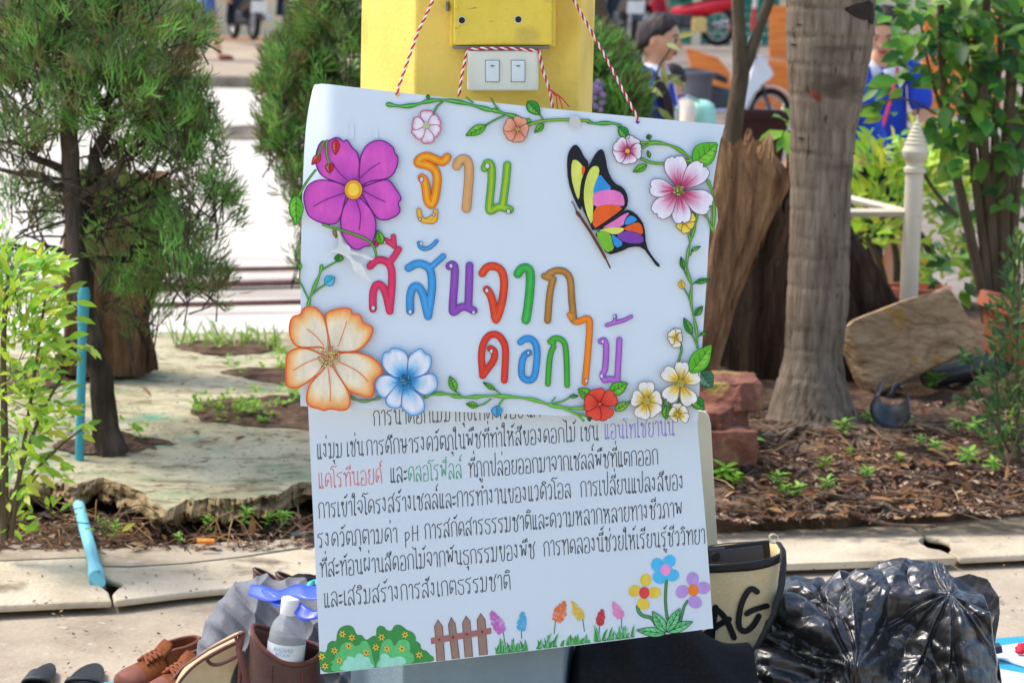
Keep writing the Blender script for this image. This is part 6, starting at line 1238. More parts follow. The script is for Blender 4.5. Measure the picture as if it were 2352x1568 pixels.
def strip(P, Q, n=20):
    rb.sheet(lambda u, v: Vector(W(*[lerp(a, b, v) for a, b in zip([interp([(i / (len(P) - 1), q[k]) for i, q in enumerate(P)], u) for k in range(3)], [interp([(i / (len(Q) - 1), q[k]) for i, q in enumerate(Q)], u) for k in range(3)])])) + Vector((0, -.004 * math.sin(u * 9), .003 * math.sin(u * 13 + v * 2))), n, 4)
strip([(576, 1342, 4.30), (640, 1352, 4.25), (690, 1344, 4.22), (760, 1338, 4.22)], [(570, 1370, 4.27), (640, 1378, 4.21), (700, 1372, 4.17), (760, 1380, 4.17)])
strip([(600, 1350, 4.27), (650, 1372, 4.22), (700, 1392, 4.17), (740, 1400, 4.16)], [(602, 1372, 4.25), (650, 1394, 4.20), (690, 1420, 4.15), (740, 1424, 4.15)])
rb.solo('blue_ribbon', M_RIBB, 'shiny blue satin ribbon across the grey jacket', 'ribbon', solid=.0008)
hb2 = thing('leather_bag', 'brown leather bag mouths peeking over the back of the grey jacket', 'bag', tuple(W(640, 1700, 4.62)))
for x0, x1, y0, y1, Yh in ((582, 640, 1312, 1336, 4.60), (634, 700, 1322, 1350, 4.58)):
    m = MB(); c = W((x0 + x1) / 2, y0 + 8, Yh); r = (x1 - x0) / 2 * mpp(Yh); m.sheet(lambda u, v: c + Vector((r * math.cos(2 * PI * u) * (1 + .1 * (1 - v)), r * .7 * math.sin(2 * PI * u), -.12 * (1 - v) - .012 * math.cos(2 * PI * u))), 36, 6); m.build('bag_mouth', M_BROWN2, hb2, solid=.003)
    m = MB(); m.tube([c + Vector((r * math.cos(a * PI / 16), r * .7 * math.sin(a * PI / 16), -.012 * math.cos(a * PI / 16))) for a in range(33)], .003, 6, cap=False); m.build('rim_trim', M_BROWN, hb2)
m = MB(); m.ball(W(700, 1342, 4.5), .034, None, 20, 12, (1.25, 1, .55), None, .3, 3); m.solo('black_pouch', M_BCL, 'small black pouch behind the blue ribbon', 'pouch')
m = MB(); m.tube([W(708, 1350, 4.42), W(714, 1340, 4.43), W(722, 1336, 4.45), W(730, 1345, 4.43)], .006, 10); m.solo('teal_strap', flat('teal', C(80, 200, 196), .5), 'teal strap end beside the small black pouch', 'strap')
# beige tote on its side
by = thing('beige_bag', 'beige folded bag with brown edging lying in front of the brown sneakers', 'bag', tuple(W(470, 1600, 4.25)))
M_BEIGE = mat('beige_leather', [C(196, 162, 118), C(214, 182, 138)], scale=20, rough=.6, bump=.1)
P = [(556, 1466), (490, 1500), (440, 1532), (400, 1572), (376, 1640), (520, 1640), (528, 1560), (556, 1500)]
m = MB(); m.prism([W(x, y, 4.22) for x, y in smooth(P, 2, True)], (0, .06, .006)); m.build('bag_body', M_BEIGE, by, sm=False, bev=.006)
for Q in ([(558, 1468), (510, 1492), (480, 1508), (474, 1516), (490, 1528), (520, 1520), (560, 1496)], [(540, 1458), (548, 1490), (552, 1530), (548, 1600)], [(556, 1466), (482, 1502), (430, 1540), (396, 1590)]):
    m = MB(); m.tube([W(x, y, 4.20) for x, y in smooth(Q, 2)], .0042, 8, flat=.7); m.build('edging', M_BROWN2, by)
# sneakers
M_SUEDE = mat('tan_suede', [C(112, 64, 36), C(146, 88, 52)], scale=40, rough=.9, spec=.1, bump=.2, bscale=400); M_TOE = mat('toe_rubber', [C(116, 66, 50), C(138, 82, 64)], scale=30, rough=.6); M_LINE = flat('shoe_lining', C(150, 128, 104), .9)
def sneaker(label, toe, heel, s=1.0):
    toe, heel = Vector(toe), Vector(heel); ax = heel - toe; ax.z = 0; L = ax.length; ax.normalize(); sd = Vector((-ax.y, ax.x, 0)); root = thing('sneaker', label, 'sneaker', toe, 'pair of tan lace-up sneakers')
    wt = [(0, .03), (.015, .4), (.05, .66), (.15, .92), (.3, 1), (.5, .86), (.7, .76), (.9, .74), (1, .55)]; ht = [(0, .2), (.02, .45), (.08, .55), (.2, .72), (.35, .9), (.5, 1.12), (.62, 1.36), (.75, 1.42), (1, 1.6)]; hwid = .048 * s; hh = .046 * s
    def f(t0, t1):
        def g_(u, v):
            t = lerp(t0, t1, u); a = PI * v; w_ = interp(wt, t) * hwid; z = interp(ht, t) * hh
            return toe + ax * (L * t) + sd * (w_ * math.cos(a) * (1 - .25 * math.sin(a))) + Vector((0, 0, .02 * s + z * math.sin(a) ** .7))
        return g_
    MB().sheet(f(.0, .24), 12, 20).build('toe_cap', M_TOE, root); MB().sheet(f(.24, .52), 10, 20).build('upper', M_SUEDE, root)
    def col(u, v):
        a = lerp(-2.55, 2.55, u); t = .74 - .25 * math.cos(a + PI) * -1; t = .75 + .25 * math.cos(a); w_ = interp(wt, min(1, t)) * hwid
        return toe + ax * (L * t) + sd * (hwid * .78 * math.sin(a) * (1 - .2 * v)) + Vector((0, 0, .02 * s + v * (interp(ht, t) * hh)))
    MB().sheet(col, 36, 8).build('collar', M_SUEDE, root, solid=.005); m = MB(); m.tube([col(k / 30, 1.0) for k in range(31)], .004, 6); m.build('collar_trim', M_TOE, root)
    MB().sheet(lambda u, v: toe + ax * (L * (lerp(.46, .60, v) + .03 * (u * 2 - 1) ** 2)) + sd * (hwid * (.42 + .1 * math.sin(v * 3)) * (u * 2 - 1) * (1 - .5 * max(0, v - .7))) + Vector((0, 0, hh * lerp(1.05, 1.8, v ** .8) + .015 - .008 * (u * 2 - 1) ** 2)), 10, 10).build('tongue', M_SUEDE, root, solid=.006)
    m = MB()
    for k in range(5):
        t = lerp(.34, .56, k / 4); z = interp(ht, t) * hh + .024 * s
        for q in (1, -1): m.tube([toe + ax * (L * (t - .02)) + sd * (-q * hwid * .45) + Vector((0, 0, z - .006)), toe + ax * (L * t) + Vector((0, 0, z + .006)), toe + ax * (L * (t + .03)) + sd * (q * hwid * .45) + Vector((0, 0, z))], .0035, 6)
    m.build('laces', flat('lace', C(140, 76, 46), .8), root)
    P = [(t, w_) for t, w_ in wt]; out = [toe + ax * (L * t) + sd * (hwid * 1.06 * w_) for t, w_ in P] + [toe + ax * (L * t) - sd * (hwid * 1.06 * w_) for t, w_ in P[::-1]]
    m = MB(); m.prism([(p.x, p.y, .001) for p in out], (0, 0, .022 * s)); m.build('sole', M_TOE, root, sm=False, bev=.003); return root
sneaker('tan suede sneaker farther from the camera, its collar gaping open', G(268, 1590, .005), G(455, 1556, .005), .86)
sneaker('tan suede sneaker nearer the camera, partly behind the beige bag', G(335, 1622, .005), G(500, 1582, .005), .86)
# black slippers at the lower left corner
for lab, x0, x1, y in (('black rubber slipper in the lower left corner, its wide strap solid', 58, 118, 1549), ('black rubber slipper with a thin arched strap, left of the sneakers', 156, 232, 1550)):
    p = G((x0 + x1) / 2, 1580, 0); r = (x1 - x0) / 2 * mpp(p.y); sl_ = thing('slipper', lab, 'slipper', p, 'black slippers in the lower left corner'); wide = x0 < 100
    m = MB(); out = [p + Vector((r * 1.05 * math.cos(a), .12 * math.sin(a), .002)) for a in [k * PI / 12 for k in range(24)]]; m.prism(out, (0, 0, .016)); m.build('sole', M_TRIM, sl_, sm=False, bev=.003)
    dpt = .07 if wide else .016; top = W((x0 + x1) / 2, y, p.y).z
    m = MB(); m.sheet(lambda u, v: p + Vector((r * (1 if not wide else 1 - .25 * math.sin(PI * u) * v) * math.cos(PI * u), -.03 + dpt * v, .017 + (top - .017) * math.sin(PI * u) ** .6)), 24, 4); m.build('strap', M_TRIM, sl_, solid=.006)
# mats and sheet of paper on the ground
M_CYAN = mat('cyan_sheet', [C(40, 150, 186), C(60, 172, 204)], scale=6, rough=.5)
m = MB(); m.prism([G(x, y, .012) for x, y in ((236, 1566), (420, 1553), (700, 1535), (1250, 1525), (1250, 1700), (200, 1700))], (0, 0, -.006)); m.solo('cyan_mat', M_CYAN, 'cyan sheet on the pavement under the left pile of bags', 'sheet', sm=False)
m = MB(); m.prism([G(x, y, .012) for x, y in ((1330, 1540), (1700, 1490), (2270, 1466), (2520, 1446), (2600, 1700), (1330, 1700))], (0, 0, -.006)); m.solo('cyan_mat', M_CYAN, 'cyan sheet on the pavement under the black rubbish bag', 'sheet', sm=False)
m = MB(); m.prism([G(x, y, .017) for x, y in ((2282, 1484), (2410, 1466), (2470, 1540), (2352, 1528), (2290, 1508))], (0, 0, -.003)); m.solo('paper_sheet', M_PAPER, 'white paper sheet with a red petal at the lower right corner', 'paper', sm=False)
m = MB(); m.prism([G(x, y, .017) for x, y in ((2270, 1530), (2352, 1545), (2440, 1560), (2440, 1660), (2260, 1660))], (0, 0, -.003)); m.solo('card_sheet', flat('off_white_card', C(206, 206, 196), .6), 'off-white card in the lower right corner beside the rubbish bag', 'card', sm=False)
m = MB()
for k in range(5): m.ball(G(2343 + 5 * (k % 3), 1494 - 6 * (k // 2), .026) , .008, None, 8, 6, (1.3, 1, .8), None, .3)
m.solo('red_petal', flat('red_petal', C(200, 30, 60), .6), 'red flower petal lying on the white paper sheet', 'petal')
MB().box(G(2266, 1492, .035), (.06, .03, .016), Matrix.Rotation(-.2, 3, 'Y')).solo('dark_case', flat('dark_case', C(60, 56, 64), .4), 'dark case end sticking out behind the rubbish bag at the right', 'case', sm=False, bev=.003)
m = MB(); m.prism([W(x, y, 4.2) for x, y in ((1286, 1522), (1302, 1538), (1288, 1566), (1270, 1570))], (0, .003, 0)); m.solo('yellow_paper', flat('yellow_card', C(236, 206, 70), .6), 'yellow paper corner between the pillar and the black cloth', 'paper', sm=False)
m = MB(); m.prism([W(x, y, 4.24) for x, y in ((1280, 1484), (1316, 1472), (1312, 1496), (1280, 1504))], (0, .003, 0)); m.solo('white_paper', M_PAPER, 'white paper scrap between the pillar and the black cloth', 'paper', sm=False)
m = MB(); m.prism([W(x, y, 4.18) for x, y in ((1290, 1580), (1330, 1560), (1350, 1640), (1290, 1640))], (0, .003, 0)); m.solo('green_paper', flat('green_card', C(60, 170, 110), .6), 'green paper corner at the foot of the black cloth', 'paper', sm=False)
# ================================================================ COURTYARD FITTINGS AND BUILDINGS
M_RUST = mat('red_brown_iron', [C(88, 58, 54), C(120, 84, 76)], scale=20, rough=.7)
dg_ = thing('drain_grating', 'red-brown iron drain grating between two pipes across the bright courtyard', 'drain grating', G(520, 655, .02))
for (x0, y0, x1, y1) in ((120, 627, 1300, 604), (120, 706, 1300, 680)):
    m = MB(); m.tube([G(x0, y0, .03), G(x1, y1, .03)], .0115, 8); m.build('pipe', M_RUST, dg_)
m = MB(); a, b = G(120, 661, .012), G(1300, 634, .012); n = 110; d = (b - a)
for i in range(n): 
    p = a + d * (i / n); m.box(p, (.018, .10, .02), Matrix.Rotation(.5, 3, 'Z'))
m.build('bars', M_RUST, dg_, sm=False)
m = MB(); P = smooth([(486, 300), (520, 290), (580, 286), (640, 292), (660, 305), (620, 316), (560, 320), (500, 316)], 2, True)
vs = []
for x, y in P:
    z = .15
    for _ in range(6): q = G(x, y, z); z = hg(q.x, q.y)
    vs.append(q + Vector((0, 0, .0)))
m.add(vs, [tuple(range(len(vs)))]); props(m.build('puddle', mat('wet_concrete', [C(120, 112, 104), C(160, 150, 140)], scale=2, rough=.06, spec=.8), sm=False), kind='structure')
M_WALLC = mat('cream_wall', [C(214, 196, 160), C(230, 214, 180)], scale=.8, rough=.85); M_REDP = mat('red_plinth', [C(150, 84, 72), C(176, 104, 88)], scale=2, rough=.8); M_PINK = mat('orange_step', [C(214, 160, 116), C(230, 178, 136)], scale=2, rough=.85)
M_DKP = flat('dark_post', C(46, 34, 30), .6); M_GWALL = mat('beige_wall', [C(150, 132, 112), C(176, 156, 134)], scale=1, rough=.85)
b1_ = thing('building', 'cream school building with a red plinth and dark posts beyond the motorbikes at the left', 'building', W(300, 60, 41))
x0, x1, xm = W(-900, 40, 40).x, W(1230, 40, 40).x, W(402, 40, 40).x
MB().box(((xm + x1) / 2, 41, 2.6), (x1 - xm, .4, 4.4)).build('wall', M_WALLC, b1_, sm=False); MB().box(((x0 + xm) / 2, 40.9, 2.6), (xm - x0, .4, 4.4)).build('porch_wall', M_GWALL, b1_, sm=False)
zt = lambda y, Y=39.5: W(350, y, Y).z
MB().box(((x0 + xm) / 2, 39.9, (zt(68) + .4) / 2 + .1), (xm - x0, 1.6, zt(68) - .2)).build('plinth', M_REDP, b1_, sm=False)
MB().box(((x0 + x1) / 2, 38.9, (zt(88, 38.5) + .5) / 2), (x1 - x0, .9, zt(74, 38.5) - .5)).build('step', M_PINK, b1_, sm=False)
for px in (333, 366, 300, 250, 200): MB().box((W(px, 40, 39.6).x, 39.4, 2.9), (.06, .06, 4)).build('post', M_DKP, b1_, sm=False)
b2_ = thing('building', 'low building with green shutters behind the far motorbikes at the right', 'building', W(1600, 60, 41))
xa, xb, xc, xd = (W(q, 40, 40).x for q in (1240, 1545, 1800, 3600))
M_GREENS = mat('green_shutter', [C(30, 116, 96), C(48, 140, 116)], scale=3, rough=.6)
MB().box(((xa + xb) / 2, 41, 2.6), (xb - xa, .4, 4)).build('wall', M_GWALL, b2_, sm=False)
m = MB()
for k in range(26): m.box(((xb + xc) / 2, 40.8 + .01 * (k % 2), .75 + k * .15), (xc - xb, .06, .145))
m.build('shutter', M_GREENS, b2_, sm=False); MB().box(((xc + xd) / 2, 41, 2.6), (xd - xc, .4, 4)).build('wall', M_WALLC, b2_, sm=False)
for px in (1600, 1690): MB().box((W(px, 40, 40.5).x, 40.5, 2.6), (.14, .14, 4)).build('pier', M_WALLC, b2_, sm=False)
M_RW = mat('red_white_pole', [C(206, 60, 60), C(226, 216, 206)], scale=2.2, rough=.6, stretch=(.01, .01, 1), pos=[.49, .51], detail=0)
for px, lab in ((1676, 'striped red and white pole in front of the green shutters, the left one'), (1728, 'striped red and white pole in front of the green shutters, the right one')):
    m = MB(); p = W(px, 70, 37); m.tube([p, p + Vector((.1, 0, 1.6))], .035, 10); m.solo('pole', M_RW, lab, 'pole')
# orange wood-grain panels
M_OR = mat('orange_woodgrain', [C(214, 110, 40), C(236, 134, 60), C(244, 152, 80)], scale=3, rough=.45, stretch=(.35, 1, 5), distort=.6)
def panel(P, Y, lab, feet=True):
    r = thing('wood_panel', lab, 'panel', W(sum(p[0] for p in P) / len(P), max(p[1] for p in P), Y), 'orange wood-grain panels standing in the courtyard')
    m = MB(); m.prism([W(x, y, Y) for x, y in P], (0, .05, 0)); m.build('board', M_OR, r, sm=False, bev=.006)
    lo = sorted(P, key=lambda p: -p[1])[:2]
    for x, y in lo:
        p = W(x, y, Y); m = MB(); m.box((p.x, p.y + .2, p.z - .02), (.08, .4, .06)); m.build('foot', M_DKP, r, sm=False)
z4 = lambda P: [((x / 2.24 + 2300) / 1.7415, y / 2.24 / 1.7415) for x, y in P]
panel(z4([(990, 428), (1130, 470), (1280, 520), (1390, 650), (1420, 930), (1120, 920)]), 28.6, 'orange wood-grain panel with a slanting top edge behind the boy')
panel(z4([(1500, 542), (1940, 540), (1940, 1010), (1500, 990)]), 29.0, 'orange wood-grain panel right behind the white scooter')
panel(z4([(1742, 56), (1960, 50), (1960, 532), (1742, 532)]), 33, 'tall orange wood-grain panel farther back beside the palm')
panel([(2120, 30), (2300, 24), (2300, 262), (2120, 268)], 16, 'orange wood-grain panel behind the tall shrub at the right')
m = MB(); m.box(W(1606, 58, 34), (.19, .2, .20)); m.solo('crate', flat('yellow_crate', C(226, 196, 120), .7), 'pale yellow box beside the far red motorbike', 'crate', sm=False, bev=.01)
m = MB(); m.lathe([(.085, -.14), (.11, .09), (.125, .09), (.125, .12), (.1, .12)], W(1602, 205, 17), 20); m.solo('bin', flat('grey_bin', C(84, 84, 92), .6), 'dark grey plastic bin behind the boy', 'bin', sharp=30)
# ---- motorbikes (forward = +x, wheels on z = 0)
M_TYRE = flat('tyre', C(30, 30, 32), .8); M_RIMM = mat('alloy', [C(170, 170, 172), C(196, 196, 198)], metal=.7, rough=.4); M_DKG = flat('dark_grey_plastic', C(62, 64, 70), .5); M_LIGHTR = flat('red_lens', C(190, 20, 24), .3); M_PLATE = flat('number_plate', C(226, 232, 236), .5); M_LENS = flat('clear_lens', C(206, 220, 226), .2); M_CHR = mat('chrome', [C(196, 196, 198), C(220, 220, 222)], metal=1, rough=.25)
RXX = Matrix.Rotation(PI / 2, 3, 'X')
def bike(label, col, loc, yaw, sc=1.0, scooter=False, plate=True, group='motorbikes parked in the courtyard'):
    r = thing('scooter' if scooter else 'motorbike', label, 'scooter' if scooter else 'motorbike', (0, 0, 0), group)
    M_ = flat('bike_paint', col, .3)
    for x in (-.62, .62):
        wh = MB().torus((x, 0, .28), .24, .042, RXX, 32, 10).build('wheel', M_TYRE, r)
        m = MB(); m.torus((x, 0, .28), .195, .012, RXX, 32, 6)
        for k in range(6):
            a = k * PI / 3; m.tube([(x, 0, .28), (x + .19 * math.cos(a), 0, .28 + .19 * math.sin(a))], .011, 6)
        m.lathe([(.05, -.04), (.05, .04)], (x, 0, .28), 14, rot=RXX); m.build('rim', M_RIMM, wh)
        m = MB(); m.sheet(lambda u, v: Vector((x + (.30 + .012 * (1 - (2 * v - 1) ** 2)) * math.cos(lerp(-.1, PI * .85, u) if x > 0 else lerp(.5, PI * .95, u)), .06 * (2 * v - 1), .28 + (.30 + .012 * (1 - (2 * v - 1) ** 2)) * math.sin(lerp(-.1, PI * .85, u) if x > 0 else lerp(.5, PI * .95, u)))), 24, 6)
        m.build('fender', M_ if x > 0 else M_DKG, r, solid=.006)
    m = MB()
    for s in (-1, 1): m.tube([(.62, .075 * s, .28), (.50, .075 * s, .62), (.44, .05 * s, .80)], .02, 8)
    m.build('fork', M_DKG, r)
    m = MB()
    m.sheet(lambda u, v: Vector((lerp(.30, .47, v) - .10 * (2 * u - 1) ** 2 + .05 * math.sin(v * PI), .21 * (2 * u - 1) * (1 - .35 * v), lerp(.22, .84, v))), 16, 14); m.build('leg_shield', M_, r, solid=.02)
    m = MB(); m.ball((.45, 0, .88), .12, None, 18, 12, (.9, 1.1, .85)); m.build('headlight_cowl', M_ if not scooter else flat('cowl_grey', C(150, 152, 156), .4), r)
    if scooter:
        m = MB(); P = smooth([(.34, .98), (.44, .99), (.56, .86), (.64, .74), (.58, .68), (.50, .62), (.40, .50), (.30, .34), (.22, .26), (.20, .36), (.26, .54), (.36, .78)], 2, True)
        m.prism([(x, -.17, z) for x, z in P], (0, .34, 0)); m.build('front_fairing', M_, r, sm=False, bev=.03)
    m = MB(); m.ball((.54, 0, .88), .07, None, 14, 8, (.6, 1.1, .8)); m.build('headlight', M_LENS, r)
    m = MB(); m.tube([(.34, -.33, .93), (.40, -.16, .96), (.42, 0, .95), (.40, .16, .96), (.34, .33, .93)], .013, 8); m.build('handlebar', M_DKG, r)
    for s in (-1, 1):
        m = MB(); m.tube([(.38, .2 * s, .95), (.40, .27 * s, 1.08), (.40, .29 * s, 1.13)], .006, 6); m.build('mirror_stalk', M_DKG, r)
        m = MB(); m.ball((.40, .31 * s, 1.16), .075, None, 16, 8, (.25, 1, .62)); m.build('mirror', M_LENS, r)
    m = MB(); prof = [(-.82, .72, .09), (-.7, .76, .13), (-.4, .77, .15), (-.1, .72, .14), (.05, .66, .08)]
    m.sheet(lambda u, v: Vector((interp([(i / 4, q[0]) for i, q in enumerate(prof)], u), interp([(i / 4, q[2]) for i, q in enumerate(prof)], u) * math.cos(PI * v), interp([(i / 4, q[1]) for i, q in enumerate(prof)], u) - .06 + .09 * math.sin(PI * v) ** .6)), 24, 14); m.build('seat', flat('seat_vinyl', C(32, 32, 34), .6), r)
    m = MB(); m.sheet(lambda u, v: Vector((lerp(-.86, .12, u), (.13 - .05 * abs(2 * u - 1)) * math.cos(2 * PI * v), lerp(.62, .42, u) + .11 * math.sin(2 * PI * v))), 20, 20); m.build('body_panel', M_ if not scooter else M_DKG, r)
    m = MB(); m.box((-.05, 0, .34), (.42, .2, .2)); m.lathe([(.09, -.12), (.09, .12)], (-.02, 0, .34), 14, rot=RXX); m.build('engine', M_DKG, r, sm=False, bev=.02)
    m = MB(); m.tube([(.05, -.13, .26), (-.3, -.15, .25), (-.78, -.17, .36)], .035, 10); m.build('exhaust', M_CHR, r)
    m = MB(); m.ball((-.86, 0, .68), .07, None, 14, 8, (.6, 1.6, .8)); m.build('tail_light', M_LIGHTR, r)
    m = MB(); m.tube([(-.62, .09, .28), (-.1, .09, .32)], .02, 6); m.tube([(-.62, -.09, .28), (-.1, -.09, .32)], .02, 6); m.build('swing_arm', M_DKG, r)
    if plate:
        m = MB(); m.box((-.93, 0, .50), (.01, .24, .18), Matrix.Rotation(-.35, 3, 'Y')); pl = m.build('number_plate', M_PLATE, r, sm=False, bev=.004)
        m = MB()
        for k in range(4): m.box((-.937, -.07 + .046 * k, .53), (.004, .03, .03), Matrix.Rotation(-.35, 3, 'Y'))
        m.build('plate_marks', M_DKG, pl, sm=False)
    r.location = loc; r.rotation_euler = (0, 0, yaw); r.scale = (sc,) * 3; return r
def ong(px, py, Y): return W(px, py, Y)
bike('dark motorbike with a white plate at the far left, second from the pillar', C(44, 44, 48), ong(560, 92, 36.6), PI / 2 + .35)
bike('black motorbike with a white plate nearest the juniper left of the pillar', C(30, 30, 34), ong(668, 70, 37.6), PI / 2 + .2)
bike('dark motorbike with red lamps and a white plate just right of the pillar', C(40, 44, 52), ong(1428, 100, 34.0), PI / 2 + .15)
bike('red motorbike parked far behind the girl with the ponytail', C(200, 30, 50), ong(1560, 104, 34.5), -.6 + PI, plate=False)
bike('white scooter seen from its side, between the boy and the palm', C(226, 228, 230), ong(1656, 300, 27), .08, .86, True, False)
# ================================================================ PEOPLE
M_SKIN = mat('skin', [C(206, 150, 116), C(222, 168, 134)], scale=6, rough=.55); M_HAIR = mat('dark_hair', [C(34, 26, 26), C(58, 44, 42)], scale=40, rough=.5, stretch=(1, 1, .2)); M_BLUEC = mat('royal_blue_shirt', [C(32, 66, 178), C(44, 82, 200)], scale=10, rough=.8); M_WHITEC = flat('white_collar', C(226, 230, 236), .8); M_NAVY = flat('dark_skirt', C(30, 32, 44), .8)
def skin(name, V, E, R, mt, parent, root=0, sub=2):
    me = bpy.data.meshes.new(name); me.from_pydata(V, E, []); ob = bpy.data.objects.new(name, me); COL.objects.link(ob); ob.parent = parent
    sk = ob.modifiers.new('skin', 'SKIN'); sk.use_smooth_shade = True; sk.branch_smoothing = .3
    if not me.skin_vertices: me.attributes  # layer comes with the modifier
    dat = me.skin_vertices[0].data
    for i, r in enumerate(R): dat[i].radius = r if isinstance(r, tuple) else (r, r); dat[i].use_root = (i == root)
    sb = ob.modifiers.new('sub', 'SUBSURF'); sb.levels = sub; sb.render_levels = sub; me.materials.append(mt); return ob
def head_r(az, el, bare=False):
    dx, dy, dz = math.sin(az) * math.cos(el), math.cos(az) * math.cos(el), math.sin(el)
    jaw = 1 - .30 * ss(.05, .95, -dz) * (1 if dy > -.3 else .6)
    r = 1 / math.sqrt((dx / (.0535 * jaw)) ** 2 + (dy / (.066 if dy > 0 else .070)) ** 2 + (dz / (.076 if dz > 0 else .074)) ** 2)
    if bare: return r
    a = (az + PI) % (2 * PI) - PI; g_ = lambda c, w, e, h: math.exp(-((abs(a) - c) / w) ** 2 - ((el - e) / h) ** 2)
    r += .015 * g_(0, .13, -.20, .10) + .008 * g_(0, .10, -.02, .16) - .006 * g_(.36, .17, .10, .13) + .003 * g_(.3, .3, .33, .1) + .0045 * g_(0, .26, -.50, .05) + .004 * g_(0, .24, -.62, .05) - .003 * g_(0, .3, -.56, .025) + .008 * g_(0, .34, -.92, .16) + .003 * g_(.55, .25, -.25, .25)
    return r
def person(label, loc, h, yaw, top, bottom, hair='short', lean=0.0, nod=0.0, arms=(( .10, .02, -.16, .08, .14, -.10), (-.10, .02, -.16, -.08, .14, -.10)), collar=M_WHITEC, stride=.0, short=False, group='schoolchildren in the courtyard', lanyard=None):
    r = thing('person', label, 'person', (0, 0, 0), group)
    L = Matrix.Rotation(-lean, 3, 'X'); pv = Vector((0, 0, .52)); up = lambda x, y, z: tuple((pv + L @ Vector((x, y, z - .52))))
    hp = Vector(up(0, .01, .86)); Nn = Matrix.Rotation(-lean - nod, 3, 'X'); hd = lambda x, y, z: tuple(hp + Nn @ Vector((x, y, z)))
    V = [tuple(pv), up(0, .005, .62), up(0, .0, .73), up(0, -.005, .80), tuple(hp), hd(0, .008, .05)]; E = [(0, 1), (1, 2), (2, 3), (3, 4), (4, 5)]
    R = [(.078, .062), (.070, .056), (.078, .06), (.046, .040), .029, .030]
    for s, (ex, ey, ez, wx, wy, wz) in zip((1, -1), arms):
        sh = Vector(up(.102 * s, 0, .785)); i0 = len(V); V.append(tuple(sh)); E.append((3, i0)); R.append(.036)
        el = sh + Vector((ex * .25, ey, ez)); wr = el + Vector((wx * -.3, wy, wz)); V += [tuple(el), tuple(wr)]; E += [(i0, i0 + 1), (i0 + 1, i0 + 2)]; R += [.026, .018]
        d = (wr - el).normalized(); pm = wr + d * .035; V.append(tuple(pm)); E.append((i0 + 2, i0 + 3)); R.append((.022, .012)); sdv = d.cross(Vector((0, 0, 1))); sdv = sdv.normalized() if sdv.length > .1 else Vector((1, 0, 0))
        for k in range(4):
            q = pm + sdv * (.012 * (k - 1.5)) + d * (.018 + .004 * (k in (1, 2))); q2 = q + d * .016 + Vector((0, 0, -.006)); j = len(V); V += [tuple(q), tuple(q2)]; E += [(i0 + 3, j), (j, j + 1)]; R += [.0055, .0045]
        j = len(V); V += [tuple(wr + d * .02 + sdv * .022 * s), tuple(wr + d * .042 + sdv * .03 * s)]; E += [(i0 + 2, j), (j, j + 1)]; R += [.006, .005]
    for s in (1, -1):
        st = stride * s; i0 = len(V); V += [(.05 * s, 0, .47), (.055 * s, .01 + st * .5, .27), (.055 * s, st - .01, .05), (.06 * s, st + .05, .02), (.062 * s, st + .10, .016)]; E += [(0, i0), (i0, i0 + 1), (i0 + 1, i0 + 2), (i0 + 2, i0 + 3), (i0 + 3, i0 + 4)]; R += [.058, .040, .025, .024, .018]
    tmp = skin('body', V, E, R, M_SKIN, r); dgx = bpy.context.evaluated_depsgraph_get(); me = bpy.data.meshes.new_from_object(tmp.evaluated_get(dgx)); bpy.data.objects.remove(tmp)
    mbb = MB(); mbb.add([tuple(v.co) for v in me.vertices], [tuple(f.vertices) for f in me.polygons])
    HC = Vector((0, .006, .060)); ons = lambda az, el, k=1.0, o=0.0, bare=False: Vector(hd(*(HC + Vector((math.sin(az) * math.cos(el), math.cos(az) * math.cos(el), math.sin(el))) * (head_r(az, el, bare) * k + o))))
    mbb.sheet(lambda u, v: ons(2 * PI * u, lerp(-PI / 2 + .001, PI / 2 - .001, v)), 72, 48)
    for s in (1, -1): mbb.ball(hd(.055 * s, .0, .056), .018, None, 10, 8, (.35, .7, 1.0))
    body = mbb.build('body', M_SKIN, r, sharp=0); q = body.modifiers.new('fuse', 'REMESH'); q.mode = 'VOXEL'; q.voxel_size = .0042; q.use_smooth_shade = True
    # shirt
    SV = [up(0, 0, .455), up(0, .005, .62), up(0, 0, .73), up(0, -.004, .795)]; SE = [(0, 1), (1, 2), (2, 3)]; SR = [(.094, .076), (.086, .07), (.094, .074), (.058, .052)]
    for s, (ex, ey, ez, *_r) in zip((1, -1), arms):
        sh = Vector(up(.104 * s, 0, .786)); el = sh + Vector((ex * .25, ey, ez)); i0 = len(SV); SV += [tuple(sh), tuple(sh.lerp(el, .8))]; SE += [(3, i0), (i0, i0 + 1)]; SR += [.046, .042]
    skin('shirt', SV, SE, SR, top, r)
    cb = MB(); c0 = Vector(up(0, 0, .822))
    for s in (1, -1):
        P = [c0 + L @ Vector(q) for q in ((.0, .058, -.03), (.046 * s, .03, .012), (.05 * s, -.02, .018), (.02 * s, -.045, .02), (.035 * s, -.05, -.012), (.085 * s, -.02, -.014), (.075 * s, .045, -.03), (.03 * s, .07, -.05))]
        cb.add(P, [(0, 1, 6, 7), (1, 2, 5, 6), (2, 3, 4, 5)])
    cb.build('collar', collar, r, sm=True, solid=.008)
    if lanyard:
        m = MB(); 
        for s in (1, -1): m.tube([up(.03 * s, -.02, .84), up(.046 * s, .055, .80), up(.03 * s, .086, .70), up(.004 * s, .09, .60)], .006, 5, flat=.4)
        m.build('lanyard', lanyard, r)
    # skirt or trousers
    m = MB()
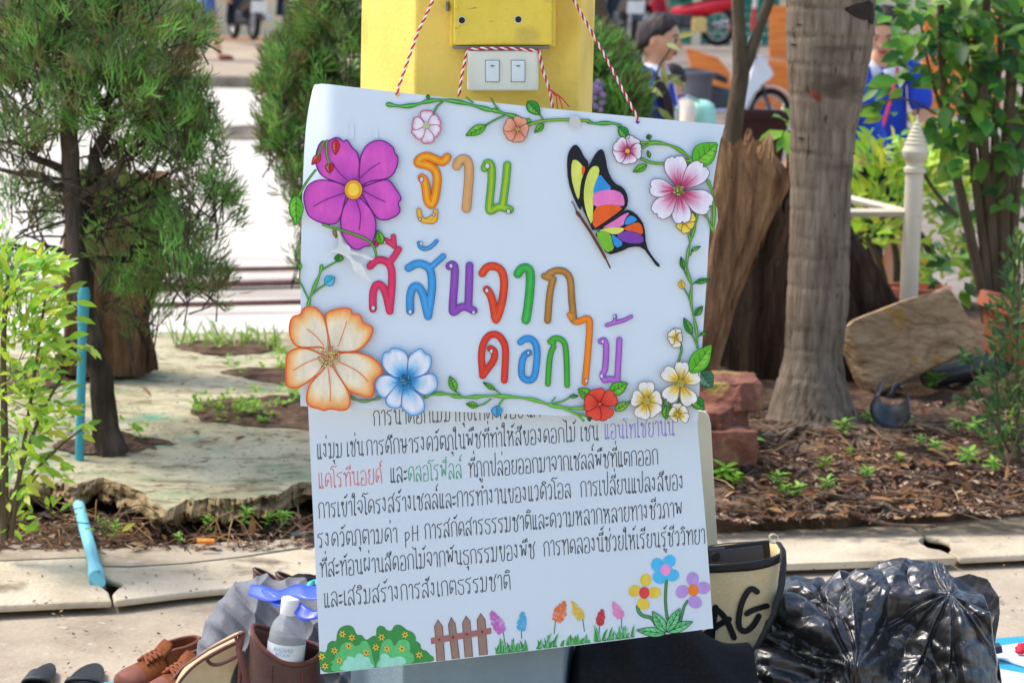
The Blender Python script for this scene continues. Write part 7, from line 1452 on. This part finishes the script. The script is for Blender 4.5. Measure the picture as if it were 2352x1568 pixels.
    if short is None: pass
    elif short == 'skirt': m.lathe([(.115, .27), (.108, .40), (.088, .55)], (0, 0, 0), 24, 1, .85, caps=False); m.build('skirt', bottom, r, solid=.006)
    else:
        zb = .26 if short else .06
        PV = [(0, 0, .53)]; PE = []; PR = [(.088, .07)]
        for s in (1, -1):
            st = stride * s; i0 = len(PV); PV += [(.05 * s, 0, .46), (.055 * s, .01 + st * .5, .28)] + ([] if short else [(.055 * s, st - .01, .07)]); PE += [(0, i0), (i0, i0 + 1)] + ([] if short else [(i0 + 1, i0 + 2)]); PR += [.064, .05] + ([] if short else [.036])
        skin('trousers', PV, PE, PR, bottom, r)
    # shoes
    for s in (1, -1):
        st = stride * s; m = MB(); m.ball((.06 * s, st + .045, .025), .03, None, 14, 8, (.95, 2.2, .9)); m.build('shoe', M_SHOE, r)
    # face and hair
    for s in (1, -1):
        m = MB(); m.ball(ons(.36 * s, .09, 1, -.003), .0085, None, 12, 8, (1.3, .8, .62)); ey_ = m.build('eye', M_WHITEC, r)
        m = MB(); m.ball(ons(.36 * s, .09, 1, .0012), .0052, None, 10, 6); m.build('iris', M_BLACK, ey_)
        m = MB(); m.tube([ons(a * s, e, 1, .001) for a, e in ((.18, .30), (.36, .34), (.56, .25))], .0022, 5); m.build('eyebrow', M_HAIR, r)
    m = MB()
    for e, w_ in ((-.51, .0036), (-.61, .0042)): m.tube([ons(a, e + .03 * abs(a) * (1 if e < -.55 else -1), 1, 0) for a in (-.24, -.12, 0, .12, .24)], [w_ * .4, w_, w_, w_, w_ * .4], 6)
    m.build('mouth', M_LIP, r)
    m = MB()
    def hf(u, v):
        az = 2 * PI * u; a = abs((az + PI) % (2 * PI) - PI)
        lim = interp([(0, .72), (.45, .80), (.85, 1.05), (1.2, 1.30), (1.5, 1.28), (1.75, 1.55), (2.1, 2.05), (2.6, 2.25), (3.15, 2.3)] if hair != 'fringe' else [(0, 1.16), (.6, 1.20), (.95, 1.35), (1.2, 1.5), (1.5, 1.3), (1.75, 1.55), (2.1, 1.95), (3.15, 2.1)], a)
        lim *= 1 + .04 * noise.noise(Vector((math.cos(az) * 6, math.sin(az) * 6, 2)))
        th = .001 + v * lim; k = .010 * (1 - max(0, (v - .82) / .18) ** 2) + .0018 * noise.noise(Vector((az * 16, th * 1.2, 4))) + .003 * noise.noise(Vector((math.cos(az) * 3, math.sin(az) * 3, th * 2)))
        return ons(az, PI / 2 - th, 1, k, True)
    m.sheet(hf, 120, 24); hr = m.build('hair', M_HAIR, r, sharp=0, solid=.003)
    if hair == 'long':
        P = smooth([hd(0, -.062, .03), hd(.025, -.066, .0), hd(.05, -.05, -.035), up(.075, -.02, .815), up(.085, .045, .78), up(.078, .082, .72), up(.070, .088, .62), up(.064, .084, .52)], 3); n = len(P)
        m = MB(); m.tube(P, [.020 + .006 * math.sin(i / n * PI) - .018 * (i / n) ** 3 for i in range(n)], 14); m.build('ponytail', M_HAIR, hr)
    r.scale = (h, h, h); r.rotation_euler = (0, 0, yaw); r.location = loc; return r
M_SHOE = flat('dark_shoe', C(50, 34, 30), .6); M_LIP = flat('lips', C(176, 86, 80), .5)
def stand(px, ytop, Y):
    p = W(px, ytop, Y); z0 = hg(p.x, Y) - .012; return Vector((p.x, Y, z0)), (p.z - z0) / .995
p, h = stand(1502, 36, 10.4)
person('girl in a blue polo shirt with white collar and long ponytail, looking right', p, h, -PI / 2 - .35, M_BLUEC, M_NAVY, 'long', 0, .12, short='skirt', lanyard=M_WHITEC)
p, h = stand(1566, 148, 13.2)
M_CRSH = mat('cream_shirt', [C(226, 206, 184), C(236, 218, 198)], scale=10, rough=.8); M_PURC = flat('purple_collar', C(110, 50, 150), .8)
by_ = person('small boy in a cream shirt with purple collar and mint backpack, looking left', p, h, PI / 2 + .45, M_CRSH, M_NAVY, 'fringe', .05, .30, collar=M_PURC, short=True)
m = MB(); m.box((0, -.135, .68), (.20, .12, .26), None, None, .8); bpk = m.build('backpack', flat('mint_bag', C(160, 216, 200), .7), None, bev=.045, sharp=0)
bpk.parent = by_
m = MB()
for s in (1, -1): m.tube([(.06 * s, -.08, .80), (.065 * s, .0, .835), (.07 * s, .075, .76), (.075 * s, .06, .64), (.07 * s, -.07, .58)], .014, 6, flat=.5)
st_ = m.build('backpack_strap', flat('mint_strap', C(176, 226, 212), .7), None); st_.parent = by_
p, h = stand(2040, 10, 10.6)
M_PINKL = flat('pink_lanyard', C(226, 70, 96), .7)
person('girl in a blue polo shirt with pink lanyard looking down, right of the palm', p, h, PI - .25, M_BLUEC, M_NAVY, 'short', .08, .42, short='skirt', lanyard=M_PINKL)
p4 = W(2004, 200, 9.9); p4.z = hg(p4.x, 9.9) - .012
person('person in a blue polo shirt stooping, head hidden behind the palm trunk', Vector((p4.x, 9.9, p4.z)), 1.42, PI / 2 + .1, M_BLUEC, M_NAVY, 'short', .30, .2, arms=((.1, .06, -.16, .02, .08, -.14), (-.1, .02, -.16, -.04, .06, -.15)), short=False)
p = W(470, 139, 33); M_BLUED = mat('blue_denim', [C(70, 92, 150), C(92, 114, 170)], scale=10, rough=.8)
w5 = person('walking person in blue with red-brown shoes at the top left behind the juniper', p, 1.62, -PI / 2 + .2, M_BLUED, M_BLUED, 'short', 0, 0, stride=.13, short='skirt', group='people walking in the far yard')
for o in w5.children:
    if o.name.startswith('shoe'): o.data.materials[0] = flat('red_brown_shoe', C(150, 70, 50), .6)
bpy.context.view_layer.update()
